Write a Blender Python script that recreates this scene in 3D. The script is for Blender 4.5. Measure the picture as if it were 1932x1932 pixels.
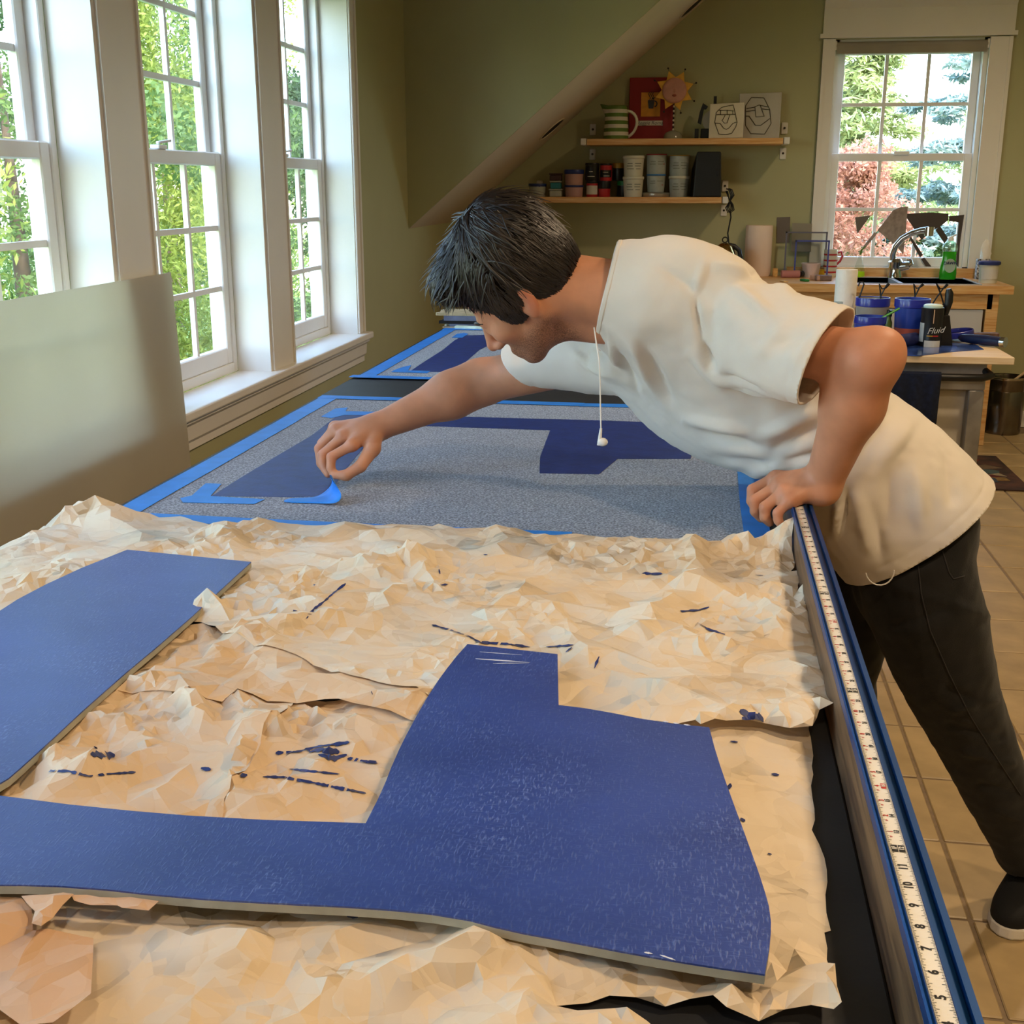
import bpy, bmesh, math, random
import numpy as np
from mathutils import Vector, Matrix, Euler, noise
from mathutils.geometry import delaunay_2d_cdt

for o in list(bpy.data.objects):
    bpy.data.objects.remove(o, do_unlink=True)
SC = bpy.context.scene
COL = SC.collection
random.seed(7)
R = math.radians

# ------------------------------------------------------------------ camera
IMG = 1932.0
FPX = 2230.0
EYE = Vector((0.0, 0.0, 1.446))
PITCH, YAW = 15.49, 8.99
cam = bpy.data.objects.new('camera', bpy.data.cameras.new('camera'))
COL.objects.link(cam)
cam.location = EYE
cam.rotation_euler = (R(90 - PITCH), 0, R(YAW))
cam.data.sensor_width = 36.0
cam.data.sensor_fit = 'HORIZONTAL'
cam.data.lens = 36.0 * FPX / IMG
cam.data.clip_start = 0.02
cam.data.clip_end = 300
SC.camera = cam
CR = Euler((R(90 - PITCH), 0, R(YAW))).to_matrix()
CAM_R, CAM_U, CAM_B = CR.col[0].copy(), CR.col[1].copy(), CR.col[2].copy()   # right, up, toward viewer

def ray(x, y):
    return CR @ Vector(((x - IMG / 2), (IMG / 2 - y), -FPX))

def at(x, y, X=None, Y=None, Z=None):
    """where the line of sight through photo pixel (x, y) meets a plane of the room"""
    d = ray(x, y)
    if X is not None: t = (X - EYE.x) / d.x
    elif Y is not None: t = (Y - EYE.y) / d.y
    else: t = (Z - EYE.z) / d.z
    return EYE + d * t

def to_px(p):
    q = CR.transposed() @ (Vector(p) - EYE)
    return (IMG / 2 + FPX * q.x / -q.z, IMG / 2 - FPX * q.y / -q.z)

# ------------------------------------------------------------------ light and exposure
SC.view_settings.view_transform = 'Standard'
SC.view_settings.look = 'None'
SC.view_settings.gamma = 1.0
SC.view_settings.use_curve_mapping = False
SC.view_settings.exposure = 0.55

world = bpy.data.worlds.new('sky')
SC.world = world
world.use_nodes = True
wn = world.node_tree
bg = wn.nodes['Background']
sky = wn.nodes.new('ShaderNodeTexSky')
sky.sky_type = 'NISHITA'
sky.sun_disc = False
sky.sun_elevation = R(50)
sky.sun_rotation = R(150)
sky.air_density = 1.0
sky.dust_density = 1.2
sky.ozone_density = 1.0
wn.links.new(sky.outputs['Color'], bg.inputs['Color'])
bg.inputs['Strength'].default_value = 2.05

sun = bpy.data.objects.new('sun', bpy.data.lights.new('sun', 'SUN'))
COL.objects.link(sun)
sun.data.energy = 3.0
sun.data.angle = R(1.0)
sun.data.color = (1.0, 0.93, 0.82)
sun.rotation_euler = Vector((-0.55, 0.45, -0.75)).to_track_quat('-Z', 'Y').to_euler()

# ------------------------------------------------------------------ helpers
def lin(c):
    if isinstance(c, str):
        c = c.lstrip('#')
        c = [int(c[i:i + 2], 16) / 255 for i in (0, 2, 4)]
    return tuple(v / 12.92 if v <= 0.04045 else ((v + 0.055) / 1.055) ** 2.4 for v in c)

def mat(name, col, rough=0.6, metal=0.0, var=0.06, vscale=6.0, bump=0.0, bscale=80.0, spec=0.5,
        trans=0.0, ior=1.45, alpha=1.0, emit=None, estr=0.0, sheen=0.0, coat=0.0, stretch=None, col2=None,
        detail=4.0, sss=0.0, translucent=0.0):
    """procedural material: base colour broken up by noise, optional relief"""
    m = bpy.data.materials.new(name)
    m.use_nodes = True
    nt = m.node_tree
    b = nt.nodes['Principled BSDF']
    N, L = nt.nodes.new, nt.links.new
    c = lin(col)
    c2 = lin(col2) if col2 else tuple(max(0.0, v * (1 - var * 2.2)) for v in c)
    c1 = c if col2 else tuple(min(1.0, v * (1 + var)) for v in c)
    tc = N('ShaderNodeTexCoord')
    mp = N('ShaderNodeMapping')
    if stretch: mp.inputs['Scale'].default_value = stretch
    L(tc.outputs['Object'], mp.inputs['Vector'])
    no = N('ShaderNodeTexNoise')
    no.inputs['Scale'].default_value = vscale
    no.inputs['Detail'].default_value = detail
    L(mp.outputs['Vector'], no.inputs['Vector'])
    rp = N('ShaderNodeValToRGB')
    rp.color_ramp.elements[0].position = 0.32
    rp.color_ramp.elements[1].position = 0.68
    rp.color_ramp.elements[0].color = (*c2, 1)
    rp.color_ramp.elements[1].color = (*c1, 1)
    L(no.outputs['Fac'], rp.inputs['Fac'])
    L(rp.outputs['Color'], b.inputs['Base Color'])
    b.inputs['Roughness'].default_value = rough
    b.inputs['Metallic'].default_value = metal
    b.inputs['Specular IOR Level'].default_value = spec
    b.inputs['IOR'].default_value = ior
    b.inputs['Transmission Weight'].default_value = trans
    b.inputs['Alpha'].default_value = alpha
    b.inputs['Sheen Weight'].default_value = sheen
    b.inputs['Coat Weight'].default_value = coat
    if sss:
        b.inputs['Subsurface Weight'].default_value = sss
        b.inputs['Subsurface Radius'].default_value = (0.012, 0.005, 0.003)
        b.inputs['Subsurface Scale'].default_value = 0.6
    if emit:
        b.inputs['Emission Color'].default_value = (*lin(emit), 1)
        b.inputs['Emission Strength'].default_value = estr
    if bump:
        n2 = N('ShaderNodeTexNoise')
        n2.inputs['Scale'].default_value = bscale
        n2.inputs['Detail'].default_value = 5
        L(mp.outputs['Vector'], n2.inputs['Vector'])
        bp = N('ShaderNodeBump')
        bp.inputs['Strength'].default_value = bump
        bp.inputs['Distance'].default_value = 0.002
        L(n2.outputs['Fac'], bp.inputs['Height'])
        L(bp.outputs['Normal'], b.inputs['Normal'])
    if translucent:
        tr = N('ShaderNodeBsdfTranslucent')
        L(rp.outputs['Color'], tr.inputs['Color'])
        mx = N('ShaderNodeMixShader')
        mx.inputs['Fac'].default_value = translucent
        L(b.outputs[0], mx.inputs[1]); L(tr.outputs[0], mx.inputs[2])
        L(mx.outputs[0], nt.nodes['Material Output'].inputs['Surface'])
    return m

def glass_mat(name, tint='#f4fbf8', refl=0.06, rough=0.0):
    """thin clear sheet: lets light straight through, mirrors a little"""
    m = bpy.data.materials.new(name)
    m.use_nodes = True
    nt = m.node_tree
    nt.nodes.remove(nt.nodes['Principled BSDF'])
    tr = nt.nodes.new('ShaderNodeBsdfTransparent'); tr.inputs['Color'].default_value = (*lin(tint), 1)
    gl = nt.nodes.new('ShaderNodeBsdfGlossy'); gl.inputs['Roughness'].default_value = rough
    fr = nt.nodes.new('ShaderNodeLayerWeight'); fr.inputs['Blend'].default_value = .5
    pw = nt.nodes.new('ShaderNodeMath'); pw.operation = 'POWER'; pw.inputs[1].default_value = 4.0
    ma = nt.nodes.new('ShaderNodeMath'); ma.operation = 'MULTIPLY_ADD'; ma.inputs[1].default_value = .45; ma.inputs[2].default_value = refl * .6
    mx = nt.nodes.new('ShaderNodeMixShader')
    nt.links.new(fr.outputs['Facing'], pw.inputs[0]); nt.links.new(pw.outputs[0], ma.inputs[0]); nt.links.new(ma.outputs[0], mx.inputs['Fac'])
    nt.links.new(tr.outputs[0], mx.inputs[1]); nt.links.new(gl.outputs[0], mx.inputs[2])
    nt.links.new(mx.outputs[0], nt.nodes['Material Output'].inputs['Surface'])
    return m

ORIGIN = {}

def link(name, me, parent=None, base=None, label=None, cat=None, group=None, kind=None):
    o = bpy.data.objects.new(name, me)
    COL.objects.link(o)
    if parent is not None:
        o.parent = parent
        ORIGIN[o.name] = ORIGIN[parent.name]
    else:
        b = Vector(base) if base is not None else Vector((0, 0, 0))
        o.location = b
        ORIGIN[o.name] = b
    if label: o['label'] = label
    if cat: o['category'] = cat
    if group: o['group'] = group
    if kind: o['kind'] = kind
    return o

def thing(name, label, cat, base, group=None):
    o = link(name, None, None, base, label, cat, group)
    o.empty_display_size = 0.05
    return o

class MB:
    """collects primitives in room coordinates, then links them as one mesh object"""
    def __init__(s):
        s.v, s.f, s.mi, s.M, s.m = [], [], [], Matrix(), 0
    def add(s, vs, fs):
        k = len(s.v)
        s.v += [s.M @ Vector(p) for p in vs]
        s.f += [tuple(i + k for i in f) for f in fs]
        s.mi += [s.m] * len(fs)
        return s
    def box(s, x0, x1, y0, y1, z0, z1):
        return s.add([(x0,y0,z0),(x1,y0,z0),(x1,y1,z0),(x0,y1,z0),(x0,y0,z1),(x1,y0,z1),(x1,y1,z1),(x0,y1,z1)],
                     [(0,3,2,1),(4,5,6,7),(0,1,5,4),(1,2,6,5),(2,3,7,6),(3,0,4,7)])
    def bar(s, a, b, w, h, up=(0, 0, 1)):
        a, b = Vector(a), Vector(b); d = (b - a).normalized()
        x = d.cross(Vector(up)); x = x.normalized() if x.length > 1e-6 else Vector((1, 0, 0))
        z = x.cross(d).normalized()
        q = [x * i * w / 2 + z * j * h / 2 for i, j in ((-1,-1),(1,-1),(1,1),(-1,1))]
        return s.add([a + p for p in q] + [b + p for p in q],
                     [(0,3,2,1),(4,5,6,7),(0,1,5,4),(1,2,6,5),(2,3,7,6),(3,0,4,7)][0:6])
    def tube(s, pts, r, n=10, caps=True, closed=False):
        pts = [Vector(p) for p in pts]
        rs = r if isinstance(r, (list, tuple)) else [r] * len(pts)
        k = len(pts); vs = []; fs = []
        ref = None
        for i, p in enumerate(pts):
            if closed: t = (pts[(i + 1) % k] - pts[i - 1])
            else: t = (pts[min(i + 1, k - 1)] - pts[max(i - 1, 0)])
            t.normalize()
            if ref is None:
                ref = t.cross(Vector((0.3, 0.2, 1)) if abs(t.z) < 0.9 else Vector((1, 0.2, 0)))
            x = (ref - t * ref.dot(t)).normalized(); ref = x
            y = t.cross(x)
            for j in range(n):
                a = 2 * math.pi * j / n
                vs.append(p + (x * math.cos(a) + y * math.sin(a)) * rs[i])
        for i in range(k if closed else k - 1):
            for j in range(n):
                a, b = i * n, ((i + 1) % k) * n
                fs.append((a + j, a + (j + 1) % n, b + (j + 1) % n, b + j))
        if caps and not closed:
            fs.append(tuple(range(n - 1, -1, -1)))
            fs.append(tuple((k - 1) * n + j for j in range(n)))
        return s.add(vs, fs)
    def cyl(s, a, b, r, r2=None, n=20):
        return s.tube([a, b], [r, r if r2 is None else r2], n)
    def lathe(s, c, prof, n=28, close=True):
        """prof: list of (radius, height) turned about the vertical through c"""
        c = Vector(c); vs = []; fs = []
        for r, h in prof:
            for j in range(n):
                a = 2 * math.pi * j / n
                vs.append(c + Vector((r * math.cos(a), r * math.sin(a), h)))
        for i in range(len(prof) - 1):
            for j in range(n):
                fs.append((i*n + j, i*n + (j+1) % n, (i+1)*n + (j+1) % n, (i+1)*n + j))
        if close:
            fs.append(tuple(range(n - 1, -1, -1)))
            fs.append(tuple((len(prof)-1)*n + j for j in range(n)))
        return s.add(vs, fs)
    def prism(s, poly, d):
        """poly: 3D outline, pushed along vector d"""
        d = Vector(d); k = len(poly)
        vs = [Vector(p) for p in poly] + [Vector(p) + d for p in poly]
        fs = [tuple(range(k - 1, -1, -1)), tuple(range(k, 2 * k))]
        fs += [(i, (i+1) % k, k + (i+1) % k, k + i) for i in range(k)]
        return s.add(vs, fs)
    def ball(s, c, r, n=14, sc=(1, 1, 1)):
        c = Vector(c); vs = [c + Vector((0, 0, -r * sc[2]))]; fs = []; h = n // 2
        for i in range(1, h):
            a = math.pi * i / h - math.pi / 2
            for j in range(n):
                b = 2 * math.pi * j / n
                vs.append(c + Vector((r*sc[0]*math.cos(a)*math.cos(b), r*sc[1]*math.cos(a)*math.sin(b), r*sc[2]*math.sin(a))))
        vs.append(c + Vector((0, 0, r * sc[2]))); top = len(vs) - 1
        for j in range(n):
            fs.append((0, 1 + (j+1) % n, 1 + j))
            fs.append((top, 1 + (h-2)*n + j, 1 + (h-2)*n + (j+1) % n))
        for i in range(h - 2):
            for j in range(n):
                a, b = 1 + i*n, 1 + (i+1)*n
                fs.append((a+j, a+(j+1) % n, b+(j+1) % n, b+j))
        return s.add(vs, fs)
    def build(s, name, mats, parent=None, base=None, smooth=False, bevel=0.0, seg=2, label=None, cat=None,
              group=None, kind=None, fix=True, angle=40):
        if parent is not None: b = ORIGIN[parent.name]
        elif base is not None: b = Vector(base)
        else:
            xs = [p.x for p in s.v]; ys = [p.y for p in s.v]; zs = [p.z for p in s.v]
            b = Vector(((min(xs)+max(xs))/2, (min(ys)+max(ys))/2, min(zs)))
        me = bpy.data.meshes.new(name)
        me.from_pydata([tuple(p - b) for p in s.v], [], s.f)
        mats = mats if isinstance(mats, (list, tuple)) else [mats]
        for m in mats: me.materials.append(m)
        me.polygons.foreach_set('material_index', s.mi)
        if fix or bevel:
            bm = bmesh.new(); bm.from_mesh(me)
            if fix: bmesh.ops.recalc_face_normals(bm, faces=bm.faces)
            if bevel:
                es = [e for e in bm.edges if len(e.link_faces) == 2 and e.calc_face_angle(0) > R(30)]
                bmesh.ops.bevel(bm, geom=es, offset=bevel, segments=seg, affect='EDGES', clamp_overlap=True, profile=0.5)
            bm.to_mesh(me); bm.free()
        if smooth:
            me.polygons.foreach_set('use_smooth', [True] * len(me.polygons))
            try: me.set_sharp_from_angle(angle=R(angle))
            except Exception: pass
        me.update()
        return link(name, me, parent, b, label, cat, group, kind)

def copy_tree(o, delta=(0, 0, 0), parent=None):
    c = o.copy(); COL.objects.link(c)
    if parent is None:
        c.location = o.location + Vector(delta); ORIGIN[c.name] = ORIGIN[o.name] + Vector(delta)
    else:
        c.parent = parent; ORIGIN[c.name] = ORIGIN[parent.name]
    for ch in list(o.children): copy_tree(ch, delta, c)
    return c

def np_mesh(name, verts, faces, mats, parent=None, base=None, smooth=True, **kw):
    b = ORIGIN[parent.name] if parent is not None else Vector(base)
    me = bpy.data.meshes.new(name)
    v = np.asarray(verts, dtype=np.float32) - np.array(b, dtype=np.float32)
    f = np.asarray(faces, dtype=np.int32)
    k = f.shape[1]
    me.vertices.add(len(v)); me.vertices.foreach_set('co', v.ravel())
    me.loops.add(f.size); me.loops.foreach_set('vertex_index', f.ravel())
    me.polygons.add(len(f))
    me.polygons.foreach_set('loop_start', np.arange(0, f.size, k, dtype=np.int32))
    me.update(calc_edges=True)
    me.validate()
    for m in (mats if isinstance(mats, (list, tuple)) else [mats]): me.materials.append(m)
    if smooth: me.polygons.foreach_set('use_smooth', np.ones(len(me.polygons), dtype=bool))
    return link(name, me, parent, b, **kw)

def text_mesh(s, size, extrude=0.0, font_shear=0.0, align='CENTER', bold=0.0):
    """flat lettering as mesh data lying in the XY plane"""
    cu = bpy.data.curves.new('lettering', 'FONT')
    cu.body = s; cu.size = size; cu.align_x = align; cu.align_y = 'CENTER'; cu.shear = font_shear; cu.extrude = extrude
    cu.resolution_u = 3; cu.offset = bold
    o = bpy.data.objects.new('lettering', cu); COL.objects.link(o)
    dg = bpy.context.evaluated_depsgraph_get()
    me = bpy.data.meshes.new_from_object(o.evaluated_get(dg))
    bpy.data.objects.remove(o, do_unlink=True)
    vs = [v.co.copy() for v in me.vertices]; fs = [tuple(p.vertices) for p in me.polygons]
    bpy.data.meshes.remove(me)
    return vs, fs

def put_text(mb, s, size, origin, xdir, ydir, shear=0.0, bold=0.0):
    vs, fs = text_mesh(s, size, font_shear=shear, bold=bold)
    o, x, y = Vector(origin), Vector(xdir).normalized(), Vector(ydir).normalized()
    mb.add([o + x * v.x + y * v.y for v in vs], fs)

def wave_rand(seed):
    return random.Random(seed)
# ------------------------------------------------------------------ room: sizes
XL = -1.55          # window wall
YF = 7.60           # sink wall
YC = 6.28           # cheek of the window bay
ZCEIL = 3.30
XR, YB = 3.6, -2.6
def slope_z(x): return 2.206 + 0.85 * (x + 0.39)

M_GREEN = mat('sage_wall_paint', '#aeab81', 0.75, var=0.02, vscale=3, bump=0.05, bscale=120)
M_TRIM = mat('white_trim_paint', '#e9e4da', 0.42, var=0.015, vscale=4, bump=0.02, bscale=60)
M_SASH = mat('white_vinyl_sash', '#f0efec', 0.35, var=0.01)
M_CEIL = mat('cream_ceiling_paint', '#d8c7b0', 0.8, var=0.02, vscale=3, bump=0.05, bscale=120)
M_GLASS = glass_mat('window_glass')
M_GROUT = mat('grey_brown_grout', '#8a7760', 0.9, var=0.08, vscale=40)
M_TILE = mat('tan_stone_tile', '#b2986c', 0.38, var=0.09, vscale=9, bump=0.12, bscale=30, detail=8)
M_TILE2 = mat('light_tan_stone_tile', '#b99f74', 0.36, var=0.10, vscale=7, bump=0.12, bscale=30, detail=8)

def struct(mb, name, m, **kw):
    return mb.build(name, m, base=(0, 0, 0), kind='structure', **kw)

# floor: grout bed with tiles set on it
MB_ = MB(); MB_.box(XL, XR, YB, YF, -0.06, -0.004)
floor = struct(MB_, 'floor', M_GROUT, label='tan stone tile floor with darker grout lines')
TP, TX0, TY0 = 0.304, 0.596, 2.223
tb = MB(); tb.box(0, TP - 0.009, 0, TP - 0.009, -0.006, 0.0)
tile_src = None
rng = wave_rand(3)
far_tiles = MB()
for i in range(-2, 10):
    for j in range(-5, 18):
        x0, y0 = TX0 + i * TP + 0.0045, TY0 + j * TP + 0.0045
        if x0 + TP > XR or y0 + TP > YF: continue
        if 0 <= i + 2 <= 7:
            if tile_src is None:
                q = MB(); q.box(x0, x0 + TP - 0.009, y0, y0 + TP - 0.009, -0.006, 0.0)
                t0 = q.build('tile', M_TILE, floor, bevel=0.0025, seg=1); t0.data.transform(Matrix.Translation((-x0, -y0, 0)))
                alt = t0.data.copy(); alt.materials.clear(); alt.materials.append(M_TILE2)
                tile_src = t0; t0.location = (x0, y0, 0)
            else:
                t = bpy.data.objects.new('tile', tile_src.data if rng.random() < .55 else alt); COL.objects.link(t)
                t.parent = floor; t.location = (x0, y0, rng.uniform(-.0012, .0004)); ORIGIN[t.name] = Vector((0, 0, 0))
        else:
            far_tiles.box(x0, x0 + TP - 0.009, y0, y0 + TP - 0.009, -0.006, 0.0)
ft = far_tiles.build('tile_field', M_TILE, floor); ft['kind'] = 'stuff'

# window wall: openings (y0, y1) between z0 and z1
WZ0, WZ1 = 0.79, 2.30
OPEN = [(-0.14, 0.755), (0.98, 1.87), (2.10, 2.99), (3.22, 4.11), (4.345, 5.235)]  # first two openings are out of view, added to let in more daylight
w = MB()
w.box(XL - 0.17, XL, YB, YF, -0.06, WZ0 - 0.03)
w.box(XL - 0.17, XL, YB, YF, WZ1, ZCEIL)
ys = [YB] + [v for p in OPEN for v in p] + [YF]
for a, b in zip(ys[0::2], ys[1::2]): w.box(XL - 0.17, XL, a, b, WZ0 - 0.03, WZ1)
struct(w, 'wall_left', M_GREEN, label='sage green wall with a row of tall windows')

# sink wall with one window opening
wl, wr = at(1567, 200, Y=YF).x, at(1857, 200, Y=YF).x
wz1, wz0 = at(1720, 72, Y=YF).z, at(1720, 513, Y=YF).z
w = MB()
w.box(XL - .17, wl, YF, YF + 0.16, -.06, ZCEIL); w.box(wr, XR, YF, YF + 0.16, -.06, ZCEIL)
w.box(wl, wr, YF, YF + 0.16, -.06, wz0); w.box(wl, wr, YF, YF + 0.16, wz1, ZCEIL)
struct(w, 'wall_back', M_GREEN, label='sage green wall behind the sink and shelves')
# right and near walls close the room behind the viewer
w = MB(); w.box(XR, XR + .16, YB, YF + .16, -.06, ZCEIL); struct(w, 'wall_right', M_GREEN)
w = MB(); w.box(XL - .17, XR + .16, YB - .16, YB, -.06, ZCEIL); struct(w, 'wall_front', M_GREEN)
w = MB(); w.box(XL - .17, XR + .16, YB - .16, YF + .16, ZCEIL, ZCEIL + .15)
struct(w, 'ceiling', M_CEIL)

# sloped ceiling beyond the bay, and the bay's cheek wall standing on it
xs1 = XL + (ZCEIL - slope_z(XL)) / 0.85
w = MB(); w.prism([(XL, YC + .02, slope_z(XL)), (xs1, YC + .02, ZCEIL), (xs1 - .2, YC + .02, ZCEIL), (XL, YC + .02, slope_z(XL) + .17)], (0, YF - YC - .02, 0))
ceil_s = struct(w, 'ceiling_slope', M_CEIL, label='cream sloped ceiling strip rising from the knee wall')
w = MB(); w.prism([(XL, YC, slope_z(XL)), (xs1, YC, ZCEIL), (XL, YC, ZCEIL)], (0, 0.02, 0))
struct(w, 'wall_bay_cheek', M_GREEN, label='triangular sage green cheek wall above the sloped ceiling')
# recessed lamp holes in the slope (unlit)
M_DARKCAN = mat('dark_can_interior', '#1c1512', 0.6)
def can(px, py):
    d = ray(px, py); n = Vector((0.85, 0, -1)).normalized()
    t = (slope_z(0) - EYE.z) / (d.z - 0.85 * d.x)
    c = EYE + d * t
    ex = Vector((1, 0, .85)).normalized(); ey = Vector((0, 1, 0))
    base = thing('recessed_downlight', 'unlit recessed ceiling lamp with dark opening in the sloped ceiling' , 'ceiling light', c)
    ring, hole = MB(), MB(); k = 24
    for q, (r0, r1, m) in enumerate(((0.096, 0.085, ring),)):
        vs = []; fs = []
        for j in range(k):
            a = 2 * math.pi * j / k; u = ex * math.cos(a) + ey * math.sin(a)
            vs += [c + u * r0 + n * .001, c + u * r0 + n * .006, c + u * r1 + n * .006, c + u * r1 + n * .001]
        for j in range(k):
            for q2 in range(4):
                fs.append((j*4+q2, j*4+(q2+1) % 4, ((j+1) % k)*4+(q2+1) % 4, ((j+1) % k)*4+q2))
        m.add(vs, fs)
    hole.add([c + (ex * math.cos(2*math.pi*j/k) + ey * math.sin(2*math.pi*j/k)) * .085 + n * .002 for j in range(k)], [tuple(range(k))])
    ring.build('trim_ring', M_CEIL, base, smooth=True); hole.build('lamp_opening', M_DARKCAN, base)
    return base
c1 = can(1041, 243); c2 = can(1306, 12)
c1['label'] = 'unlit recessed lamp low on the sloped ceiling above the lower shelf'
c2['label'] = 'unlit recessed lamp high on the sloped ceiling near its top'

# left windows: deep white jambs, double hung sashes with 3 x 3 grilles
def dh_window(name, y0, y1, label):
    win = link(name, None, None, (XL, (y0 + y1) / 2, WZ0), label, None, None, 'structure')
    g = MB()                                             # jamb liner
    g.box(XL - .11, XL + .016, y0, y0 + .018, WZ0, WZ1); g.box(XL - .11, XL + .016, y1 - .018, y1, WZ0, WZ1)
    g.box(XL - .11, XL + .016, y0, y1, WZ1 - .018, WZ1); g.build('jamb_liner', M_TRIM, win)
    a, b = y0 + .018, y1 - .018; fx0, fx1 = XL - .19, XL - .11
    g = MB()
    g.box(fx0, fx1, a, a + .03, WZ0, WZ1); g.box(fx0, fx1, b - .03, b, WZ0, WZ1)
    g.box(fx0, fx1, a + .03, b - .03, WZ0, WZ0 + .035); g.box(fx0, fx1, a + .03, b - .03, WZ1 - .04, WZ1)
    g.build('window_frame', M_SASH, win, bevel=.003, seg=1)
    a += .03; b -= .03; zm = 1.53
    for nm, xa, xb, za, zb, rb, rt in (('lower_sash', XL - .145, XL - .115, WZ0 + .035, zm + .022, .06, .045),
                                       ('upper_sash', XL - .178, XL - .148, zm - .022, WZ1 - .04, .045, .05)):
        s = MB(); st = .046
        s.box(xa, xb, a, a + st, za, zb); s.box(xa, xb, b - st, b, za, zb)
        s.box(xa, xb, a + st, b - st, za, za + rb); s.box(xa, xb, a + st, b - st, zb - rt, zb)
        so = s.build(nm, M_SASH, win, bevel=.004, seg=1)
        xm = (xa + xb) / 2; ga, gb, gz0, gz1 = a + st, b - st, za + rb, zb - rt
        p = MB(); p.add([(xm, ga, gz0), (xm, gb, gz0), (xm, gb, gz1), (xm, ga, gz1)], [(0, 1, 2, 3)]); p.build('pane', M_GLASS, so, fix=False)
        for k in (1, 2):
            q = MB(); yy = ga + (gb - ga) * k / 3; q.box(xm - .008, xm + .008, yy - .009, yy + .009, gz0, gz1); q.build('muntin', M_SASH, so)
            q = MB(); zz = gz0 + (gz1 - gz0) * k / 3; q.box(xm - .0075, xm + .0075, ga, gb, zz - .009, zz + .009); q.build('muntin', M_SASH, so)
        if nm == 'lower_sash':
            q = MB(); c = Vector((xb + .004, (a + b) / 2 - .06, zb + .008))
            q.box(c.x - .03, c.x, c.y - .03, c.y + .03, zb, zb + .012); q.bar((c.x - .015, c.y - .01, zb + .018), (c.x + .005, c.y + .045, zb + .026), .012, .008)
            q.build('sash_lock', M_SASH, so, bevel=.002, seg=1)
    return win
WL = ['unseen tall window beside the viewer, added for daylight', 'unseen tall window next to the one behind the leaning panel, added for daylight',
      'tall window behind the leaning white panel', 'tall window between the leaning panel and the end window',
      'tall end window closest to the bay cheek wall']
for k, (a, b) in enumerate(OPEN): dh_window('window_%d' % (k + 1), a, b, WL[k])
# casings between and beside, stool, apron
g = MB(); n_tr = 1
edges = [(a, b) for (_, a), (b, _) in zip(OPEN[:-1], OPEN[1:])]
for a, b in edges:
    t = MB(); t.box(XL, XL + .018, a, b, WZ0, WZ1); t.box(XL, XL + .024, a - .001, a + .012, WZ0, WZ1); t.box(XL, XL + .024, b - .012, b + .001, WZ0, WZ1)
    struct(t, 'trim_%d' % n_tr, M_TRIM); n_tr += 1
t = MB(); e = OPEN[-1][1]
t.box(XL, XL + .018, e - .012, e + .085, WZ0, WZ1); t.box(XL, XL + .026, e - .014, e + .004, WZ0, WZ1); t.box(XL, XL + .026, e + .065, e + .085, WZ0, WZ1)
struct(t, 'trim_%d' % n_tr, M_TRIM, bevel=.003, seg=1); n_tr += 1
t = MB(); t.box(XL, XL + .02, OPEN[0][0] - .1, e + .1, WZ1, WZ1 + .11); struct(t, 'trim_%d' % n_tr, M_TRIM); n_tr += 1
t = MB(); t.box(XL - .115, XL + .055, OPEN[0][0] - .1, e + .11, WZ0 - .03, WZ0); struct(t, 'trim_%d' % n_tr, M_TRIM, bevel=.006, label='white window stool running under the tall windows'); n_tr += 1
t = MB(); y9 = e + .09
t.prism([(XL, -.3, WZ0 - .03), (XL + .04, -.3, WZ0 - .03), (XL + .04, -.3, WZ0 - .042), (XL + .026, -.3, WZ0 - .055), (XL + .022, -.3, WZ0 - .1), (XL + .012, -.3, WZ0 - .112), (XL + .012, -.3, WZ0 - .135), (XL, -.3, WZ0 - .14)], (0, y9 + .3, 0))
struct(t, 'trim_%d' % n_tr, M_TRIM, label='moulded white apron below the window stool'); n_tr += 1

# sink window
def sink_window():
    win = link('window_6', None, None, ((wl + wr) / 2, YF, wz0), 'double hung window above the sink with six pane sashes', None, None, 'structure')
    def Z(y): return at(1715, y, Y=YF).z
    g = MB(); g.box(wl, wl + .03, YF + .02, YF + .15, wz0, wz1); g.box(wr - .03, wr, YF + .02, YF + .15, wz0, wz1)
    g.box(wl, wr, YF + .02, YF + .15, wz0, wz0 + .03); g.box(wl, wr, YF + .02, YF + .15, wz1 - .03, wz1); g.build('window_frame', M_SASH, win)
    a, b = wl + .03, wr - .03; zm = Z(297)
    for nm, ya, yb, za, zb, rb, rt in (('lower_sash', YF + .045, YF + .075, wz0 + .03, zm + .025, .055, .045), ('upper_sash', YF + .08, YF + .11, zm - .02, wz1 - .03, .045, .05)):
        s = MB(); st = .045
        s.box(a, a + st, ya, yb, za, zb); s.box(b - st, b, ya, yb, za, zb); s.box(a + st, b - st, ya, yb, za, za + rb); s.box(a + st, b - st, ya, yb, zb - rt, zb)
        so = s.build(nm, M_SASH, win, bevel=.003, seg=1); ym = (ya + yb) / 2
        g0, g1, h0, h1 = a + st, b - st, za + rb, zb - rt
        p = MB(); p.add([(g0, ym, h0), (g1, ym, h0), (g1, ym, h1), (g0, ym, h1)], [(0, 1, 2, 3)]); p.build('pane', M_GLASS, so, fix=False)
        for k in (1, 2):
            q = MB(); x = g0 + (g1 - g0) * k / 3; q.box(x - .01, x + .01, ym - .007, ym + .007, h0, h1); q.build('muntin', M_SASH, so)
        q = MB(); z = (h0 + h1) / 2; q.box(g0, g1, ym - .0065, ym + .0065, z - .01, z + .01); q.build('muntin', M_SASH, so)
        if nm == 'lower_sash':
            q = MB(); xm = (a + b) / 2; q.box(xm - .045, xm + .045, ya - .014, ya, zb - .01, zb + .012); q.build('sash_lock', M_SASH, so, bevel=.003, seg=1)
sink_window()
t = MB(); ox0, ox1 = at(1545, 200, Y=YF).x, at(1897, 200, Y=YF).x
t.box(ox0, wl + .004, YF - .018, YF, .9, wz1); t.box(wr - .004, ox1, YF - .018, YF, .9, wz1)
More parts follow.
